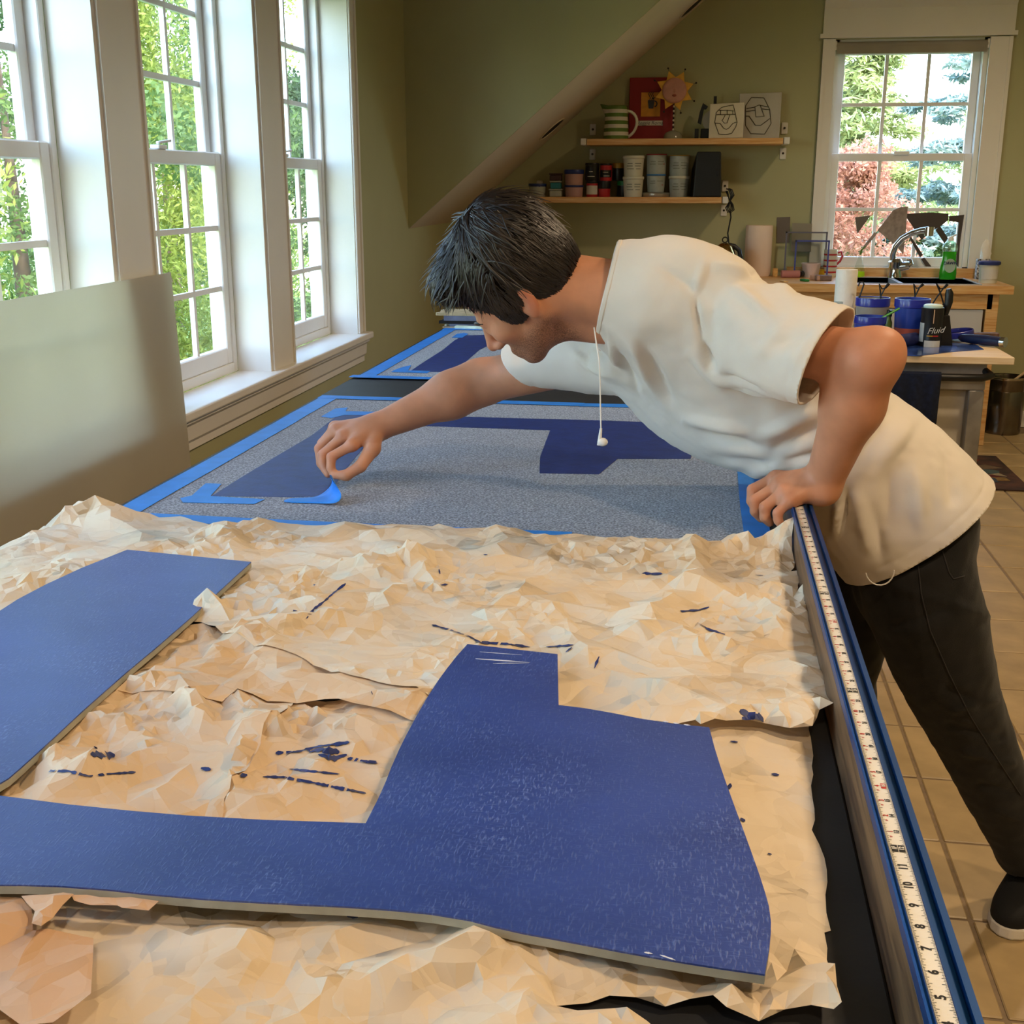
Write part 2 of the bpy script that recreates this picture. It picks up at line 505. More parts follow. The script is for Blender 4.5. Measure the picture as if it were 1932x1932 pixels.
t.box(ox0, ox0 + .02, YF - .026, YF, .9, wz1); t.box(ox1 - .02, ox1, YF - .026, YF, .9, wz1)
hz0, hz1 = at(1720, 66, Y=YF).z, at(1720, 14, Y=YF).z
t.box(ox0 - .004, ox1 + .004, YF - .022, YF, hz0, hz1); t.box(ox0 - .02, ox1 + .02, YF - .032, YF, hz0 - .012, hz0 + .012)
t.prism([(ox0 - .004, YF - .022, hz1), (ox0 - .004, YF, hz1), (ox0 - .004, YF, hz1 + .055), (ox0 - .004, YF - .06, hz1 + .055), (ox0 - .004, YF - .06, hz1 + .045), (ox0 - .004, YF - .03, hz1 + .01)], (ox1 - ox0 + .008, 0, 0))
struct(t, 'trim_%d' % n_tr, M_TRIM, label='white window casing with tall head board above the sink'); n_tr += 1
t = MB(); t.box(XL, XR, YF - .014, YF, 0, .10); struct(t, 'baseboard_back', M_TRIM)
# roller shade rolled up at the head of the sink window
M_SHADE = mat('grey_beige_shade_fabric', '#9a917f', .7)
t = MB(); z = wz1 - .004
b_ = thing('window_blind', 'grey beige roller shade drawn up at the head of the sink window', 'window shade', ((wl + wr) / 2, YF + .03, z - .07))
t.cyl((wl + .012, YF + .022, z - .03), (wr - .012, YF + .022, z - .03), .022, n=16); t.build('roller', M_SHADE, b_, smooth=True)
t = MB(); t.box(wl + .014, wr - .014, YF + .001, YF + .006, z - .075, z - .03); t.build('shade_cloth', M_SHADE, b_)
for xa in (wl + .004, wr - .014):
    t = MB(); t.box(xa, xa + .01, YF + .002, YF + .044, z - .055, z - .004); t.build('bracket', M_TRIM, b_)

# daylight guides: portals only steer the sampling of sky light, they give off none of their own
def portal(loc, rot, sx, sy):
    l = bpy.data.lights.new('sky_portal', 'AREA'); l.shape = 'RECTANGLE'; l.size, l.size_y = sx, sy
    l.cycles.is_portal = True
    o = bpy.data.objects.new('sky_portal', l); COL.objects.link(o); o.location = loc; o.rotation_euler = rot
for a, b in OPEN: portal((XL - .2, (a + b) / 2, (WZ0 + WZ1) / 2), (0, R(-90), 0), WZ1 - WZ0, b - a)
portal(((wl + wr) / 2, YF + .17, (wz0 + wz1) / 2), (R(-90), 0, 0), wr - wl, wz1 - wz0)

# warm ceiling lamps of the room, above and behind the viewer
M_LAMP = mat('warm_lamp_disc', '#ffe2b8', .5, emit='#ffd9a6', estr=6)
def ceiling_lamp(x, y, watts, label, col=(1.0, 0.74, 0.47)):
    b = thing('ceiling_lamp', label, 'ceiling light', (x, y, ZCEIL - .03))
    m = MB(); m.lathe((x, y, ZCEIL - .03), [(.10, .03), (.11, .012), (.10, 0), (.085, .004)], 24, close=False); m.build('lamp_ring', M_TRIM, b, smooth=True)
    m = MB(); m.lathe((x, y, ZCEIL - .024), [(.0, 0), (.085, .0)], 24, close=False); m.build('lamp_disc', M_LAMP, b)
    l = bpy.data.lights.new('ceiling_lamp_light', 'SPOT'); l.energy = watts; l.color = col; l.shadow_soft_size = .09
    l.spot_size = R(150); l.spot_blend = .6
    o = bpy.data.objects.new('ceiling_lamp_light', l); COL.objects.link(o); o.parent = b; o.location = (0, 0, -.03)
ceiling_lamp(1.3, .6, 98, 'round warm ceiling lamp over the aisle by the near end of the table')
ceiling_lamp(1.5, 3.0, 92, 'round warm ceiling lamp over the aisle by the table middle')
ceiling_lamp(1.6, 5.4, 70, 'round warm ceiling lamp in front of the sink')
ceiling_lamp(.2, -.9, 72, 'round warm ceiling lamp behind the near table end')
# ------------------------------------------------------------------ work table
ZT = 0.871           # table top
ZR = 0.943           # top of the side rail
TXL, TXR = -1.054, 0.1588
TY0_, TY1_ = 0.15, 5.06
def tp(x, y, dz=0.0): return at(x, y, Z=ZT + dz)

M_BLACK = mat('black_rubber_top', '#232426', .55, var=.12, vscale=14, bump=.08, bscale=200)
M_BLUE_ALU = mat('blue_anodised_rail', '#0c4684', .38, metal=.5, var=.05, vscale=8)
M_WOODB = None
def wood_mat(name, c1, c2, scale=(1, 1, 1), rough=.5, wscale=9.0, dist=6.0):
    m = bpy.data.materials.new(name); m.use_nodes = True
    nt = m.node_tree; b = nt.nodes['Principled BSDF']; N, L = nt.nodes.new, nt.links.new
    tc = N('ShaderNodeTexCoord'); mp = N('ShaderNodeMapping'); mp.inputs['Scale'].default_value = scale
    L(tc.outputs['Object'], mp.inputs['Vector'])
    n = N('ShaderNodeTexNoise'); n.inputs['Scale'].default_value = wscale; n.inputs['Detail'].default_value = 8; n.inputs['Distortion'].default_value = .6
    L(mp.outputs['Vector'], n.inputs['Vector'])
    rp = N('ShaderNodeValToRGB'); rp.color_ramp.elements[0].position = .35; rp.color_ramp.elements[1].position = .66
    rp.color_ramp.elements[0].color = (*lin(c1), 1); rp.color_ramp.elements[1].color = (*lin(c2), 1)
    L(n.outputs['Fac'], rp.inputs['Fac']); L(rp.outputs['Color'], b.inputs['Base Color'])
    b.inputs['Roughness'].default_value = rough
    bp = N('ShaderNodeBump'); bp.inputs['Strength'].default_value = .12; bp.inputs['Distance'].default_value = .001
    L(n.outputs['Fac'], bp.inputs['Height']); L(bp.outputs['Normal'], b.inputs['Normal'])
    return m
M_DKWOOD = wood_mat('brown_veneer_board', '#4a3322', '#7c5b3c', (40, 2.2, 30), .45, 3)
M_BIRCH = wood_mat('birch_wood', '#c98f4c', '#e0b478', (2, 30, 30), .45, 3)
M_PINE = wood_mat('pale_plywood', '#d9b98c', '#e8d0a8', (2.5, 24, 24), .5, 3)
M_TAPEW = mat('white_scale_tape', '#ece7da', .4, var=.03, vscale=30)
M_INK = mat('black_ink', '#1b1b1c', .6, var=.02)
M_REDINK = mat('red_ink', '#c22a25', .6, var=.02)
M_STEEL = mat('brushed_steel', '#b9b4ab', .35, metal=.9, var=.06, vscale=20)

table = thing('work_table', 'long black topped work table with brown side board and blue measuring rail', 'table', (-.45, 2.6, 0))
m = MB(); m.box(TXL, TXR, TY0_, TY1_, ZT - .04, ZT); m.build('tabletop', M_BLACK, table, bevel=.003, seg=1)
m = MB(); m.box(TXR, .1905, TY0_, TY1_, ZT - .16, ZR - .009); m.build('side_board', M_DKWOOD, table, bevel=.002, seg=1)
for y in (.4, 1.9, 3.4, 4.9):
    for x in (-.98, .02):
        m = MB(); m.box(x, x + .07, y - .035, y + .035, 0, ZT - .04); m.build('leg', M_DKWOOD, table, bevel=.004, seg=1)
m = MB(); m.box(-.98, .09, TY0_ + .1, TY1_ - .1, ZT - .14, ZT - .045); m.build('apron', M_DKWOOD, table)
# blue extrusion: lip | tape bed | slot | lip
prof = [(.1585, ZR-.009), (.1585, ZR+.0015), (.1600, ZR+.0030), (.1612, ZR+.0012), (.1624, ZR+.0030), (.1636, ZR+.0012), (.1640, ZR), (.1772, ZR),
        (.1776, ZR+.0015), (.1796, ZR+.0015), (.1800, ZR-.005), (.1868, ZR-.005), (.1874, ZR+.001), (.1925, ZR+.001), (.1925, ZR-.03), (.1907, ZR-.03), (.1907, ZR-.009)]
m = MB(); m.prism([(x, TY0_, z) for x, z in prof], (0, TY1_ - TY0_, 0))
rail = m.build('measuring_rail', M_BLUE_ALU, table); rail['label'] = 'blue aluminium rail with inset measuring tape'
m = MB(); m.box(.1640, .1772, TY0_, TY1_, ZR, ZR + .0004); scale_t = m.build('scale_tape', M_TAPEW, rail)
# printed inches: zero at Y0I, one inch apart
Y0I, INCH = 0.556, 0.0254
ink, red = MB(), MB(); zt = ZR + .0007
def tick(y, x0, x1, w): ink.add([(x0, y - w, zt), (x1, y - w, zt), (x1, y + w, zt), (x0, y + w, zt)], [(0, 1, 2, 3)])
for k in range(0, 16 * 62):
    y = Y0I + k * INCH / 16
    if y < TY0_ + .01: continue
    ln = .0042 if k % 16 == 0 else .0034 if k % 8 == 0 else .0026 if k % 4 == 0 else .0017 if k % 2 == 0 else .0012
    tick(y, .1642, .1642 + ln, .00022); tick(y, .1770 - ln, .1770, .00022)
def num(mb, s, size, x, y, z=zt): put_text(mb, s, size, (x, y, z), (0, 1, 0), (-1, 0, 0), bold=size * .035)
paper_n = MB()
for n in range(1, 62):
    y = Y0I + n * INCH
    if n < 12: num(ink, str(n), .0095, .1706, y - .0006)
    elif n % 12 == 0:
        for xx, s in ((.1680, '%dF' % (n // 12)), (.1734, str(n))):
            ink.add([(xx - .0024, y - .0052, zt), (xx + .0024, y - .0052, zt), (xx + .0024, y + .0052, zt), (xx - .0024, y + .0052, zt)], [(0, 1, 2, 3)])
            num(paper_n, s, .0052, xx, y, zt + .0003)
    else:
        num(red, str(n % 12), .0058, .1684, y); num(red, '%dF' % (n // 12), .0028, .1682, y - .0078)
        if n % 16 == 0:
            red.add([(.1712, y - .0045, zt), (.1756, y - .0045, zt), (.1756, y + .0045, zt), (.1712, y + .0045, zt)], [(0, 1, 2, 3)]); num(paper_n, str(n), .005, .1734, y, zt + .0003)
        else: num(ink, str(n), .0058, .1734, y)
for mb_, nm, mm in ((ink, 'black_numerals', M_INK), (red, 'red_numerals', M_REDINK), (paper_n, 'reversed_numerals', M_TAPEW)):
    o = mb_.build(nm, mm, rail, fix=False); o['kind'] = 'stuff'

# ------------------------------------------------------------------ grey mats with blue prints, taped down
def felt_mat(name, c0, c1, c2):
    m = bpy.data.materials.new(name); m.use_nodes = True
    nt = m.node_tree; b = nt.nodes['Principled BSDF']; N, L = nt.nodes.new, nt.links.new
    tc = N('ShaderNodeTexCoord')
    n = N('ShaderNodeTexNoise'); n.inputs['Scale'].default_value = 260; n.inputs['Detail'].default_value = 4; L(tc.outputs['Object'], n.inputs['Vector'])
    rp = N('ShaderNodeValToRGB'); e = rp.color_ramp.elements
    e[0].position = .36; e[1].position = .66; e[0].color = (*lin(c0), 1); e[1].color = (*lin(c2), 1)
    k = e.new(.5); k.color = (*lin(c1), 1)
    L(n.outputs['Fac'], rp.inputs['Fac'])
    n2 = N('ShaderNodeTexNoise'); n2.inputs['Scale'].default_value = 5; n2.inputs['Detail'].default_value = 3; L(tc.outputs['Object'], n2.inputs['Vector'])
    mx = N('ShaderNodeMix'); mx.data_type = 'RGBA'; mx.blend_type = 'MULTIPLY'; mx.inputs[0].default_value = .35
    L(rp.outputs['Color'], mx.inputs[6]); L(n2.outputs['Color'], mx.inputs[7])
    L(rp.outputs['Color'], b.inputs['Base Color']); b.inputs['Roughness'].default_value = .85; b.inputs['Sheen Weight'].default_value = .25
    bp = N('ShaderNodeBump'); bp.inputs['Strength'].default_value = .5; bp.inputs['Distance'].default_value = .0015
    L(n.outputs['Fac'], bp.inputs['Height']); L(bp.outputs['Normal'], b.inputs['Normal'])
    return m
M_FELT = felt_mat('speckled_grey_felt', '#3c4350', '#6d7686', '#a3abba')
M_PRINT = mat('dark_blue_paint_film', '#20387e', .5, var=.10, vscale=30, bump=.25, bscale=160, col2='#1a2e6a')
M_BTAPE = mat('blue_masking_tape', '#2f86e0', .5, var=.05, vscale=25, bump=.1, bscale=200)
M_BTAPE.node_tree.nodes['Principled BSDF'].inputs['Specular IOR Level'].default_value = .35

def sheet_slab(mb, pts, h):
    mb.prism([Vector((p.x, p.y, p.z)) for p in pts], (0, 0, h))
def flat_poly(name, px, dz, h, m, parent, label=None):
    mb = MB(); sheet_slab(mb, [tp(x, y, dz) for x, y in px], h)
    o = mb.build(name, m, parent)
    if label: o['label'] = label
    return o
def strip(parent, a, b, w, dz, jag=0):
    """a tape strip along the table between two points"""
    a, b = Vector(a), Vector(b); d = (b - a).normalized(); s = Vector((-d.y, d.x, 0)) * w / 2
    z = ZT + dz; rg = wave_rand(int(a.x * 997 + b.y * 131))
    l, r = [], []
    n = max(2, int((b - a).length / .12))
    for k in range(n + 1):
        p = a.lerp(b, k / n); j = rg.uniform(-1, 1) * .0012
        l.append(Vector((p.x, p.y, z)) + s + s.normalized() * j); r.append(Vector((p.x, p.y, z)) - s + s.normalized() * j)
    mb = MB(); mb.prism(l + r[::-1], (0, 0, .0004)); return mb.build('tape_strip', M_BTAPE, parent)

def mat_near():
    x0, x1, y0, y1 = TXL + .045, .105, 1.90, 3.13
    b = thing('felt_mat', 'speckled grey felt mat with dark blue print, under the reaching hand', 'mat', ((x0 + x1) / 2, (y0 + y1) / 2, ZT))
    m = MB(); m.box(x0, x1, y0, y1, ZT + .0003, ZT + .003); m.build('felt_sheet', M_FELT, b)
    pr = [(400,936),(452,903),(520,862),(588,822),(632,788),(660,777),(735,778),(860,786),(1000,790),(1120,793),(1228,797),(1288,816),(1308,836),(1303,866),(1165,866),(1148,880),(1130,895),
          (1018,893),(1019,862),(1038,812),(920,808),(800,804),(762,803),(716,806),(690,840),(655,882),(618,936),(560,938),(480,937)]
    flat_poly('printed_shape', pr, .0031, .0006, M_PRINT, b)
    strip(b, (x0 - .002, y0 - .02, 0), (x0 - .002, y1 + .01, 0), .05, .0042)
    strip(b, (x0 - .03, y1 + .008, 0), (-.30, y1 + .002, 0), .046, .0048)
    strip(b, (-.31, y1 + .0, 0), (x1 + .02, y1 + .012, 0), .046, .0042)
    strip(b, (x1 + .005, y0 - .02, 0), (x1 + .005, y1 + .02, 0), .045, .0050)
    strip(b, (x0 - .01, y0 - .002, 0), (-.60, y0 - .006, 0), .046, .0050)
    strip(b, (-.605, y0 - .004, 0), (-.2, y0 + .0, 0), .046, .0044)
    for px in ([(388,912),(418,913),(397,936),(500,942),(480,951),(345,948),(340,940),(362,935)],
               [(632,771),(656,769),(652,776),(710,777),(708,783),(650,783),(625,789),(606,786)]):
        flat_poly('tape_mark', px, .004, .0004, M_BTAPE, b)
    return b
matA = mat_near()
def mat_far():
    x0, x1, y0, y1 = TXL + .045, .105, 3.51, 4.77
    b = thing('felt_mat', 'speckled grey felt mat with dark blue print at the far table end', 'mat', ((x0 + x1) / 2, (y0 + y1) / 2, ZT))
    m = MB(); m.box(x0, x1, y0, y1, ZT + .0003, ZT + .003); m.build('felt_sheet', M_FELT, b)
    flat_poly('printed_shape', [(773,701),(800,683),(836,660),(858,642),(874,633),(918,632),(1010,634),(1090,637),(1110,652),(1085,662),(1020,660),(990,648),(930,648),(905,660),(870,690),(850,702)], .0031, .0006, M_PRINT, b)
    strip(b, (x0 - .002, y0 - .02, 0), (x0 - .002, y1 + .02, 0), .05, .0042)
    strip(b, (x0 - .03, y1 + .0, 0), (x1 + .02, y1 + .0, 0), .05, .0048)
    strip(b, (x0 - .05, y0 - .002, 0), (-.62, y0 - .008, 0), .046, .0048)
    strip(b, (-.63, y0 - .006, 0), (x1 + .02, y0 - .004, 0), .046, .0042)
    strip(b, (x1 + .005, y0 - .02, 0), (x1 + .005, y1 + .02, 0), .045, .0050)
    for px in ([(758,693),(776,689),(770,699),(812,700),(806,704),(738,702),(742,699)], [(862,630),(876,628),(884,630),(872,637),(852,637)]):
        flat_poly('tape_mark', px, .004, .0004, M_BTAPE, b)
    return b
matB = mat_far()

# ------------------------------------------------------------------ crumpled kraft paper
def paper_mat(name, c, c2, seed):
    """kraft paper: fine creases as relief, dark blue brush wipes as print"""
    m = bpy.data.materials.new(name); m.use_nodes = True
    nt = m.node_tree; b = nt.nodes['Principled BSDF']; N, L = nt.nodes.new, nt.links.new
    tc = N('ShaderNodeTexCoord'); mp = N('ShaderNodeMapping'); mp.inputs['Location'].default_value = (seed * 3.1, seed * 1.7, 0)
    L(tc.outputs['Object'], mp.inputs['Vector'])
    n = N('ShaderNodeTexNoise'); n.inputs['Scale'].default_value = 5; n.inputs['Detail'].default_value = 6; L(mp.outputs['Vector'], n.inputs['Vector'])
    rp = N('ShaderNodeValToRGB'); rp.color_ramp.elements[0].position = .3; rp.color_ramp.elements[1].position = .7
    rp.color_ramp.elements[0].color = (*lin(c2), 1); rp.color_ramp.elements[1].color = (*lin(c), 1)
    L(n.outputs['Fac'], rp.inputs['Fac']); L(rp.outputs['Color'], b.inputs['Base Color'])
    b.inputs['Roughness'].default_value = .62; b.inputs['Specular IOR Level'].default_value = .35
    wv = N('ShaderNodeTexNoise'); wv.inputs['Scale'].default_value = 6; wv.inputs['Detail'].default_value = 2; L(mp.outputs['Vector'], wv.inputs['Vector'])
    ad = N('ShaderNodeVectorMath'); ad.operation = 'MULTIPLY_ADD'; ad.inputs[1].default_value = (.12, .12, 0)
    L(wv.outputs['Color'], ad.inputs[0]); L(mp.outputs['Vector'], ad.inputs[2])
    prev = None
    for sc_, st_ in ((13, .55), (30, .45), (70, .30)):   # flat facets, each tilted its own way, meeting in sharp creases
        v = N('ShaderNodeTexVoronoi'); v.feature = 'F1'; v.voronoi_dimensions = '2D'; v.inputs['Scale'].default_value = sc_; L(ad.outputs[0], v.inputs['Vector'])
        sv_ = N('ShaderNodeVectorMath'); sv_.operation = 'SUBTRACT'; L(ad.outputs[0], sv_.inputs[0]); L(v.outputs['Position'], sv_.inputs[1])
        cv = N('ShaderNodeVectorMath'); cv.operation = 'SUBTRACT'; cv.inputs[1].default_value = (.5, .5, .5); L(v.outputs['Color'], cv.inputs[0])
        dt = N('ShaderNodeVectorMath'); dt.operation = 'DOT_PRODUCT'; L(sv_.outputs[0], dt.inputs[0]); L(cv.outputs[0], dt.inputs[1])
        bp = N('ShaderNodeBump'); bp.inputs['Strength'].default_value = st_; bp.inputs['Distance'].default_value = 1.0; L(dt.outputs['Value'], bp.inputs['Height'])
        if prev is not None: L(prev, bp.inputs['Normal'])
        prev = bp.outputs['Normal']
    L(prev, b.inputs['Normal'])
    tr = N('ShaderNodeBsdfTranslucent'); L(rp.outputs['Color'], tr.inputs['Color'])
    ms = N('ShaderNodeMixShader'); ms.inputs['Fac'].default_value = .10
    L(b.outputs[0], ms.inputs[1]); L(tr.outputs[0], ms.inputs[2]); L(ms.outputs[0], nt.nodes['Material Output'].inputs['Surface'])
    return m
M_KRAFT = paper_mat('light_kraft_paper', '#ecdcc3', '#e5ceac', 1)
M_KRAFT2 = paper_mat('tan_kraft_paper', '#e9d0b0', '#ddbf9a', 2)
M_KRAFT3 = paper_mat('brown_kraft_scrap', '#dcb896', '#cfa680', 3)

def inside(px, poly):
    x, y = px; c = False; n = len(poly); j = n - 1
    for i in range(n):
        xi, yi = poly[i]; xj, yj = poly[j]
        if (yi > y) != (yj > y) and x < (xj - xi) * (y - yi) / (yj - yi) + xi: c = not c
        j = i
    return c
def seg_d(p, a, b):
    ax, ay = a; bx, by = b; px, py = p
    vx, vy = bx - ax, by - ay; L2 = vx*vx + vy*vy or 1e-9
    t = max(0, min(1, ((px-ax)*vx + (py-ay)*vy) / L2))
    return math.hypot(px - ax - vx*t, py - ay - vy*t)

from mathutils.bvhtree import BVHTree
PAPER_BVH = []
ZFOAM = .028         # underside of the foam board above the table
FOAM = [(-330,1330),(-120,1240),(0,1148),(120,1085),(240,1037),(474,1060),(430,1100),(335,1188),(200,1300),(60,1430),(0,1482),(-60,1502),(0,1501),(180,1524),(420,1544),(690,1553),
        (722,1490),(745,1430),(775,1370),(815,1300),(855,1245),(882,1215),(1052,1234),(1054,1330),(1120,1338),(1240,1362),(1338,1372),(1352,1425),(1378,1500),(1408,1580),(1440,1670),(1455,1725),(1454,1775),(1443,1838),
        (1330,1822),(1200,1800),(1070,1775),(960,1755),(860,1728),(700,1712),(520,1704),(330,1692),(150,1672),(0,1668),(-200,1672),(-420,1690)]
foam_xy = [tuple(tp(x, y, ZFOAM + .0085)[:2]) for x, y in FOAM]

def crumpled(name, px, z0, amp, spacing, m, label, seed, lifts=(), creases=(), flat=1.0, group=None, base_z=0.0):
    """px: outline in photo pixels on the table; lifts: (x, y, radius_m, height) raise an edge or corner"""
    rg = wave_rand(seed)
    zm = z0 + amp * .42
    base_l = [(tp(x, y, zm), r, h) for x, y, r, h in lifts]
    def raised(x, y):
        g = tp(x, y, zm); return max([0] + [h * max(0, 1 - math.dist(g[:2], c[:2]) / r) ** 1.4 for c, r, h in base_l])
    poly = [tuple(tp(x, y, zm + raised(x, y))[:2]) for x, y in px]
    edge = []
    for i, a in enumerate(poly):
        b = poly[(i + 1) % len(poly)]
        k = max(1, int(math.dist(a, b) / (spacing * .8)))
        nx, ny = (b[1] - a[1]), -(b[0] - a[0]); ln = math.hypot(nx, ny) or 1
        for q in range(k):
            t = q / k; j = rg.uniform(-1, 1) * .0022 if q else 0
            edge.append((a[0] + (b[0]-a[0])*t + nx/ln*j, a[1] + (b[1]-a[1])*t + ny/ln*j))
    xs = [p[0] for p in poly]; ys = [p[1] for p in poly]
    pts = list(edge); cell = {}
    def near(p, r):
        ci, cj = int(p[0] / spacing), int(p[1] / spacing)
        return any(math.dist(p, q) < r for di in (-1, 0, 1) for dj in (-1, 0, 1) for q in cell.get((ci + di, cj + dj), ()))
    for p in edge: cell.setdefault((int(p[0] / spacing), int(p[1] / spacing)), []).append(p)
    tries = int((max(xs) - min(xs)) * (max(ys) - min(ys)) / spacing ** 2 * 5)
    for _ in range(tries):
        p = (rg.uniform(min(xs), max(xs)), rg.uniform(min(ys), max(ys)))
        dens = noise.noise((p[0] * 6 + seed, p[1] * 6, 0))
        r = spacing * (.85 + .85 * max(-.62, min(1, dens * 2.6)))
        if inside(p, poly) and not near(p, max(r, spacing * .34)):
            pts.append(p); cell.setdefault((int(p[0] / spacing), int(p[1] / spacing)), []).append(p)
    lw = [(tp(x, y, zm + h), r, h) for x, y, r, h in lifts]
    cw = [(tuple(tp(a, b, z0)[:2]), tuple(tp(c, d, z0)[:2]), w, h) for a, b, c, d, w, h in creases]
    ridges = []
    for _ in range(int(34 * flat)):
        c = (rg.uniform(min(xs), max(xs)), rg.uniform(min(ys), max(ys))); a = rg.uniform(0, math.pi); l = rg.uniform(.05, .2)
        ridges.append(((c[0] - math.cos(a)*l, c[1] - math.sin(a)*l), (c[0] + math.cos(a)*l, c[1] + math.sin(a)*l), rg.uniform(.012, .035), rg.uniform(.3, 1.0)))
    zs = []
    for i, p in enumerate(pts):
        big = noise.noise((p[0]*4.0 + seed*3, p[1]*4.0, 1.3)) * .5 + .5
        cl = max(.12, min(1, .5 - noise.noise((p[0] * 6 + seed, p[1] * 6, 0)) * 1.6))     # tightly crushed patches and calmer ones
        h = amp * .75 * big + amp * .62 * rg.random() * cl
        for a, b, w_, s in ridges:
            d = seg_d(p, a, b)
            if d < w_: h += amp * .85 * s * (1 - d / w_)
        for a, b, w_, hh in cw:
            d = seg_d(p, a, b)
            if d < w_: h += hh * (1 - d / w_)
        if i < len(edge): h *= .5                   # cut edges settle back toward the table
        lift = 0
        for c, r_, hh in lw:
            d = math.dist(p, (c.x, c.y))
            if d < r_: lift = max(lift, hh * (1 - d / r_) ** 1.4)
        if inside(p, foam_xy): h = min(h, ZFOAM - z0 - .004); lift = 0
        zz = ZT + z0 + h + lift
        for bv in PAPER_BVH:                       # lie on whatever sheet is already there
            hit = bv.ray_cast(Vector((p[0], p[1], ZT + .3)), Vector((0, 0, -1)))
            if hit[0] is not None: zz = max(zz, hit[0].z + .0022)
        if inside(p, foam_xy): zz = min(zz, ZT + ZFOAM - .001)
        zs.append(zz)
    n = len(edge)
    r = delaunay_2d_cdt([Vector(p) for p in pts], [(i, (i + 1) % n) for i in range(n)], [], 0, 1e-6, True)
    vs, orig = r[0], r[3]
    fs = [f for f in r[2] if inside((sum(vs[i].x for i in f) / len(f), sum(vs[i].y for i in f) / len(f)), edge)]
    verts = [(v.x, v.y, zs[o_[0]] if o_ else ZT + z0) for v, o_ in zip(vs, orig)]
    PAPER_BVH.append(BVHTree.FromPolygons([Vector(v) for v in verts], fs))
    mb = MB(); mb.add(verts, [tuple(f) for f in fs])
    o = mb.build(name, m, smooth=False, label=label, cat='paper sheet', group=group, fix=False)
    # crease lines stay sharp, gentle folds shade softly
    o.data.polygons.foreach_set('use_smooth', [True] * len(o.data.polygons))
    try: o.data.set_sharp_from_angle(angle=R(12))
    except Exception: pass
    return o

# bottom sheet under the foam, with the torn strip at the right
crumpled('kraft_paper', [(-300,1640),(0,1600),(700,1600),(1150,1300),(1300,1240),(1520,1290),(1530,1385),(1532,1440),(1537,1520),(1532,1560),(1556,1610),(1558,1680),(1568,1750),(1556,1752),(1560,1810),(1588,1895),(1572,1916),(1530,1900),(1480,1912),(1432,1928),(1370,1908),(1345,1884),(1300,1892),(1255,1902),(1200,1888),(1150,1878),(1110,1892),(1050,1898),(1090,1910),(1160,1908),(1220,1930),(1300,1990),(700,2060),(-300,2020)],
         .001, .013, .024, M_KRAFT, 'crumpled light kraft sheet under the blue board with a torn curling front edge', 11, flat=1.3,
         lifts=[(1588,1898,.06,.015), (1370,1885,.05,.012)], creases=[(1000,1800,640,1900,.03,.012), (470,1800,330,1905,.03,.012), (720,1890,1180,1810,.04,.010), (200,1850,430,1790,.03,.012)])
# two sheets inside the cut-out of the board
crumpled('kraft_paper', [(400,1330),(570,1318),(840,1330),(880,1440),(780,1590),(560,1600),(380,1600),(420,1524),(440,1440)],
         .004, .011, .017, M_KRAFT2, 'tan kraft sheet streaked with blue wipes in the opening of the board', 12, flat=.9)
crumpled('kraft_paper', [(-120,1570),(40,1400),(160,1280),(330,1280),(560,1320),(552,1340),(530,1372),(500,1395),(478,1438),(464,1470),(440,1498),(425,1530),(412,1590),(200,1590),(0,1580)],
         .008, .012, .016, M_KRAFT2, 'tan kraft sheet with curved torn right edge in the opening of the board', 13, flat=1.0,
         lifts=[(470,1450,.04,.012), (540,1350,.04,.008)])
# folded middle sheet
crumpled('kraft_paper', [(180,1312),(260,1230),(340,1178),(420,1190),(900,1240),(860,1330),(790,1372),(772,1360),(735,1346),(700,1338),(640,1350),(655,1322),(612,1302),(608,1336),(560,1334),(450,1330),(330,1324),(250,1314)],
         .012, .011, .020, M_KRAFT2, 'pinkish tan kraft sheet lying over the opening of the board', 14, flat=.6,
         lifts=[(630,1305,.05,.026), (300,1318,.06,.008)], creases=[(440,1215,560,1300,.02,.008), (600,1310,680,1268,.02,.010)])
# big far sheet
crumpled('kraft_paper', [(-200,1090),(-60,1040),(0,1033),(60,1000),(95,984),(150,968),(190,945),(215,962),(300,976),(340,972),(430,992),(460,980),(492,974),(560,985),(632,988),(650,972),(672,988),(740,984),(800,986),(880,1000),(935,992),(1050,1008),(1160,1010),(1280,1020),(1360,1026),(1440,1022),(1470,1014),(1492,995),(1512,962),(1508,1010),(1492,1040),(1500,1062),(1492,1075),(1510,1072),(1508,1092),(1503,1118),(1520,1095),(1534,1110),(1532,1150),(1542,1205),(1550,1235),(1545,1250),(1562,1272),(1573,1325),(1545,1352),(1532,1381),(1490,1378),(1440,1366),(1410,1362),(1370,1352),(1322,1366),(1312,1352),(1240,1362),(1060,1345),(860,1330),(810,1316),(740,1300),(640,1272),(560,1248),(480,1222),(420,1196),(380,1182),(338,1160),(352,1152),(240,1150),(-200,1330)],
         .012, .017, .019, M_KRAFT, 'large crumpled pale kraft sheet covering the table beside the grey mat', 15, flat=2.0,
         lifts=[(190,948,.10,.035), (650,974,.06,.022), (1512,962,.075,.06), (1573,1325,.07,.02), (1345,1360,.05,.018), (420,1196,.07,.010), (500,1225,.1,.012), (640,1272,.08,.010), (490,978,.05,.015), (935,995,.06,.014), (60,1000,.08,.02)],
         creases=[(560,1062,690,1092,.03,.012), (690,1092,830,1070,.03,.010), (300,1045,200,1000,.04,.014), (1290,1300,1240,1365,.03,.012), (740,1060,810,1110,.02,.012), (960,1180,1100,1130,.03,.012), (1140,1240,1260,1160,.03,.012), (870,1030,700,1020,.03,.012), (430,1150,620,1165,.03,.006)])
